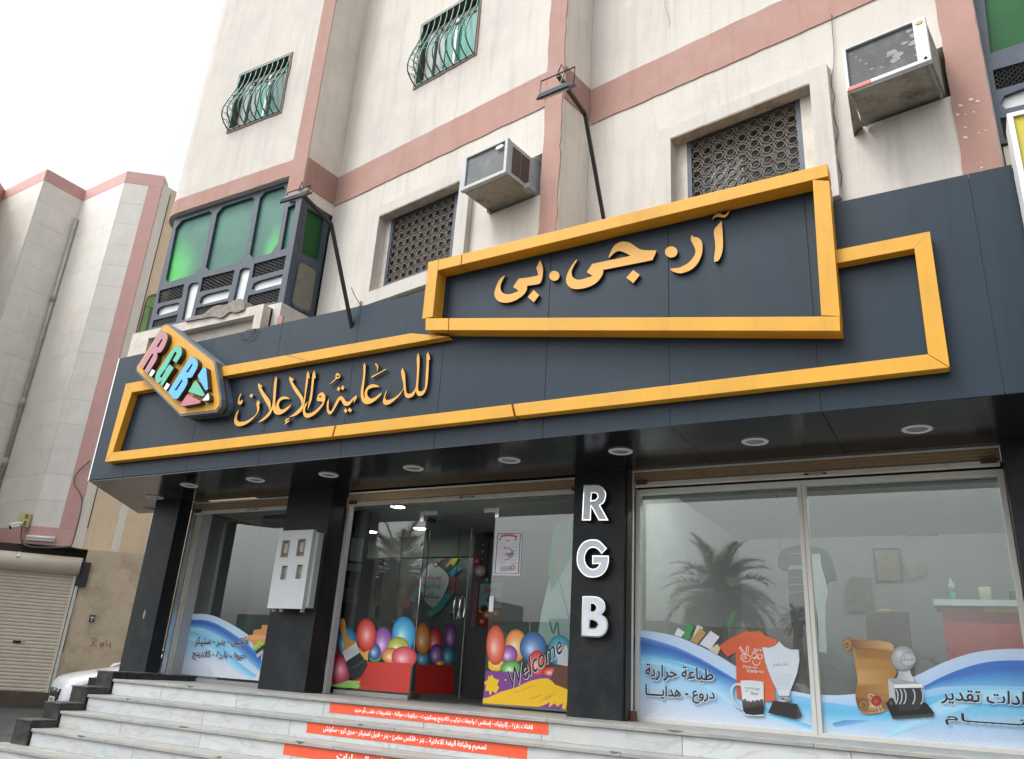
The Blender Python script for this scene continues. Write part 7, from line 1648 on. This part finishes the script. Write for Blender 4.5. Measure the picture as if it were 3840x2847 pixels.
x, y, z = mirror(1490, 2150, 7.9, 30); palm(x, y, z, 2.9, 'date palm mirrored in the balloon pane by the door', 5)
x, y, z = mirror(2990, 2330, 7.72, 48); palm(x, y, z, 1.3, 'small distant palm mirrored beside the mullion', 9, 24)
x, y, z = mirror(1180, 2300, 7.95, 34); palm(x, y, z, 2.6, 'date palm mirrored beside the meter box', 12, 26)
HOARD = mat('green_hoarding', (.03, .17, .09), .6, var=.15, vs=2); WALLW = mat('whitewashed_wall', (.40, .39, .36), .85, var=.12, vs=1)
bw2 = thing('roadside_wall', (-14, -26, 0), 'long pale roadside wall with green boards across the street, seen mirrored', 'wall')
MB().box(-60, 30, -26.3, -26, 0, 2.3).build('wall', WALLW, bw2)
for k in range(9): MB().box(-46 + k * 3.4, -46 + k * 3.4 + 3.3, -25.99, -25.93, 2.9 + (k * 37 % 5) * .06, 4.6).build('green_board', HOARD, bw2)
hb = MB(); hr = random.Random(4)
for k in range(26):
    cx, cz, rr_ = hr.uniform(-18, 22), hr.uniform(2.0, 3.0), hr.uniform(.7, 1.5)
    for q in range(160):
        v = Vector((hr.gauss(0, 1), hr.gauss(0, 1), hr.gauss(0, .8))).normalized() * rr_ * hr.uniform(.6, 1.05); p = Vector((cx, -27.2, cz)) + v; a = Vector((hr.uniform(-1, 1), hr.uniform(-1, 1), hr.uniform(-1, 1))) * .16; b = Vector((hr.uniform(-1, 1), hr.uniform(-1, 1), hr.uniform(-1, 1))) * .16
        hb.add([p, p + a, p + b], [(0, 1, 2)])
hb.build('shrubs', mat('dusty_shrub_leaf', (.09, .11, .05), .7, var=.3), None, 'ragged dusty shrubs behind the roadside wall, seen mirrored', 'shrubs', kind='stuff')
mbt = MB(); hp_ = Plane(-24, -25.85, 0)
vsx, fsx = text_tris('hotel', .03)
mbt.add([(-24 - vx * 1.3 * -1, -25.88, 3.35 + vy * .9) for vx, vy in vsx], [tuple(reversed(f)) for f in fsx]); mbt.build('lettering', WHITEINK, bw2)
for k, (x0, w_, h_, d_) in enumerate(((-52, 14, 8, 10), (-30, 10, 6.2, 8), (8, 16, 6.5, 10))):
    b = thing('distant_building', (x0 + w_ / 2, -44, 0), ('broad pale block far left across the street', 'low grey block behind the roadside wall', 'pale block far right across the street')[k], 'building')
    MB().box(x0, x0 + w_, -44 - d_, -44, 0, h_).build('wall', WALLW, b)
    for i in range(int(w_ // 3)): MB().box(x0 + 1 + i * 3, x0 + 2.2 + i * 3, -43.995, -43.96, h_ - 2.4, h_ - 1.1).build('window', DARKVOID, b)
def van(x, y, label):
    v = thing('parked_van', (x, y, 0), label, 'van'); m = mat('white_van_paint', (.62, .62, .62), .35)
    P = Plane(x - 2.3, y, 0); MB().prism(P, [(0, .35), (4.6, .35), (4.6, 1.0), (4.0, 1.15), (3.4, 1.95), (.1, 2.0), (0, 1.6)], -1.8, 0, back=True).build('body', m, v, bevel=.05)
    MB().prism(P, [(.3, 1.2), (1.7, 1.2), (1.7, 1.75), (.3, 1.75)], -1.81, .01, back=True).build('window', DARKVOID, v); MB().prism(P, [(1.9, 1.2), (3.75, 1.2), (3.35, 1.75), (1.9, 1.75)], -1.81, .01, back=True).build('window', DARKVOID, v)
    for u in (.85, 3.75):
        for n in (-1.72, -.08): MB().lathe(P.w(u, .34, n - .08), (0, -1 if n < -1 else 1, 0) if False else P.N, [(0, .30), (.02, .34), (.16, .34), (.18, .30)], 16).build('wheel', TRUNK if False else mat('tyre_rubber', (.025, .025, .025), .8), v)
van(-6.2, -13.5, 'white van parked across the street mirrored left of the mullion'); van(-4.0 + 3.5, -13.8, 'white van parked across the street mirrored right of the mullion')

# low cloudless backdrop is the world sky; loose black wire over the canopy edge
mb = MB(); cpts = trace(faP, T_E([(862, 1422), (880, 1460), (900, 1480), (935, 1482), (970, 1465), (1000, 1430), (1015, 1395), (960, 1400), (930, 1412)]), .03)
mb.tube([faP.w(u, z, .03) for u, z in cpts], .005, 5).build('loose_cable', WIRE, None, 'loose dark wire looped over the top edge of the canopy beside the parapet', 'cable')
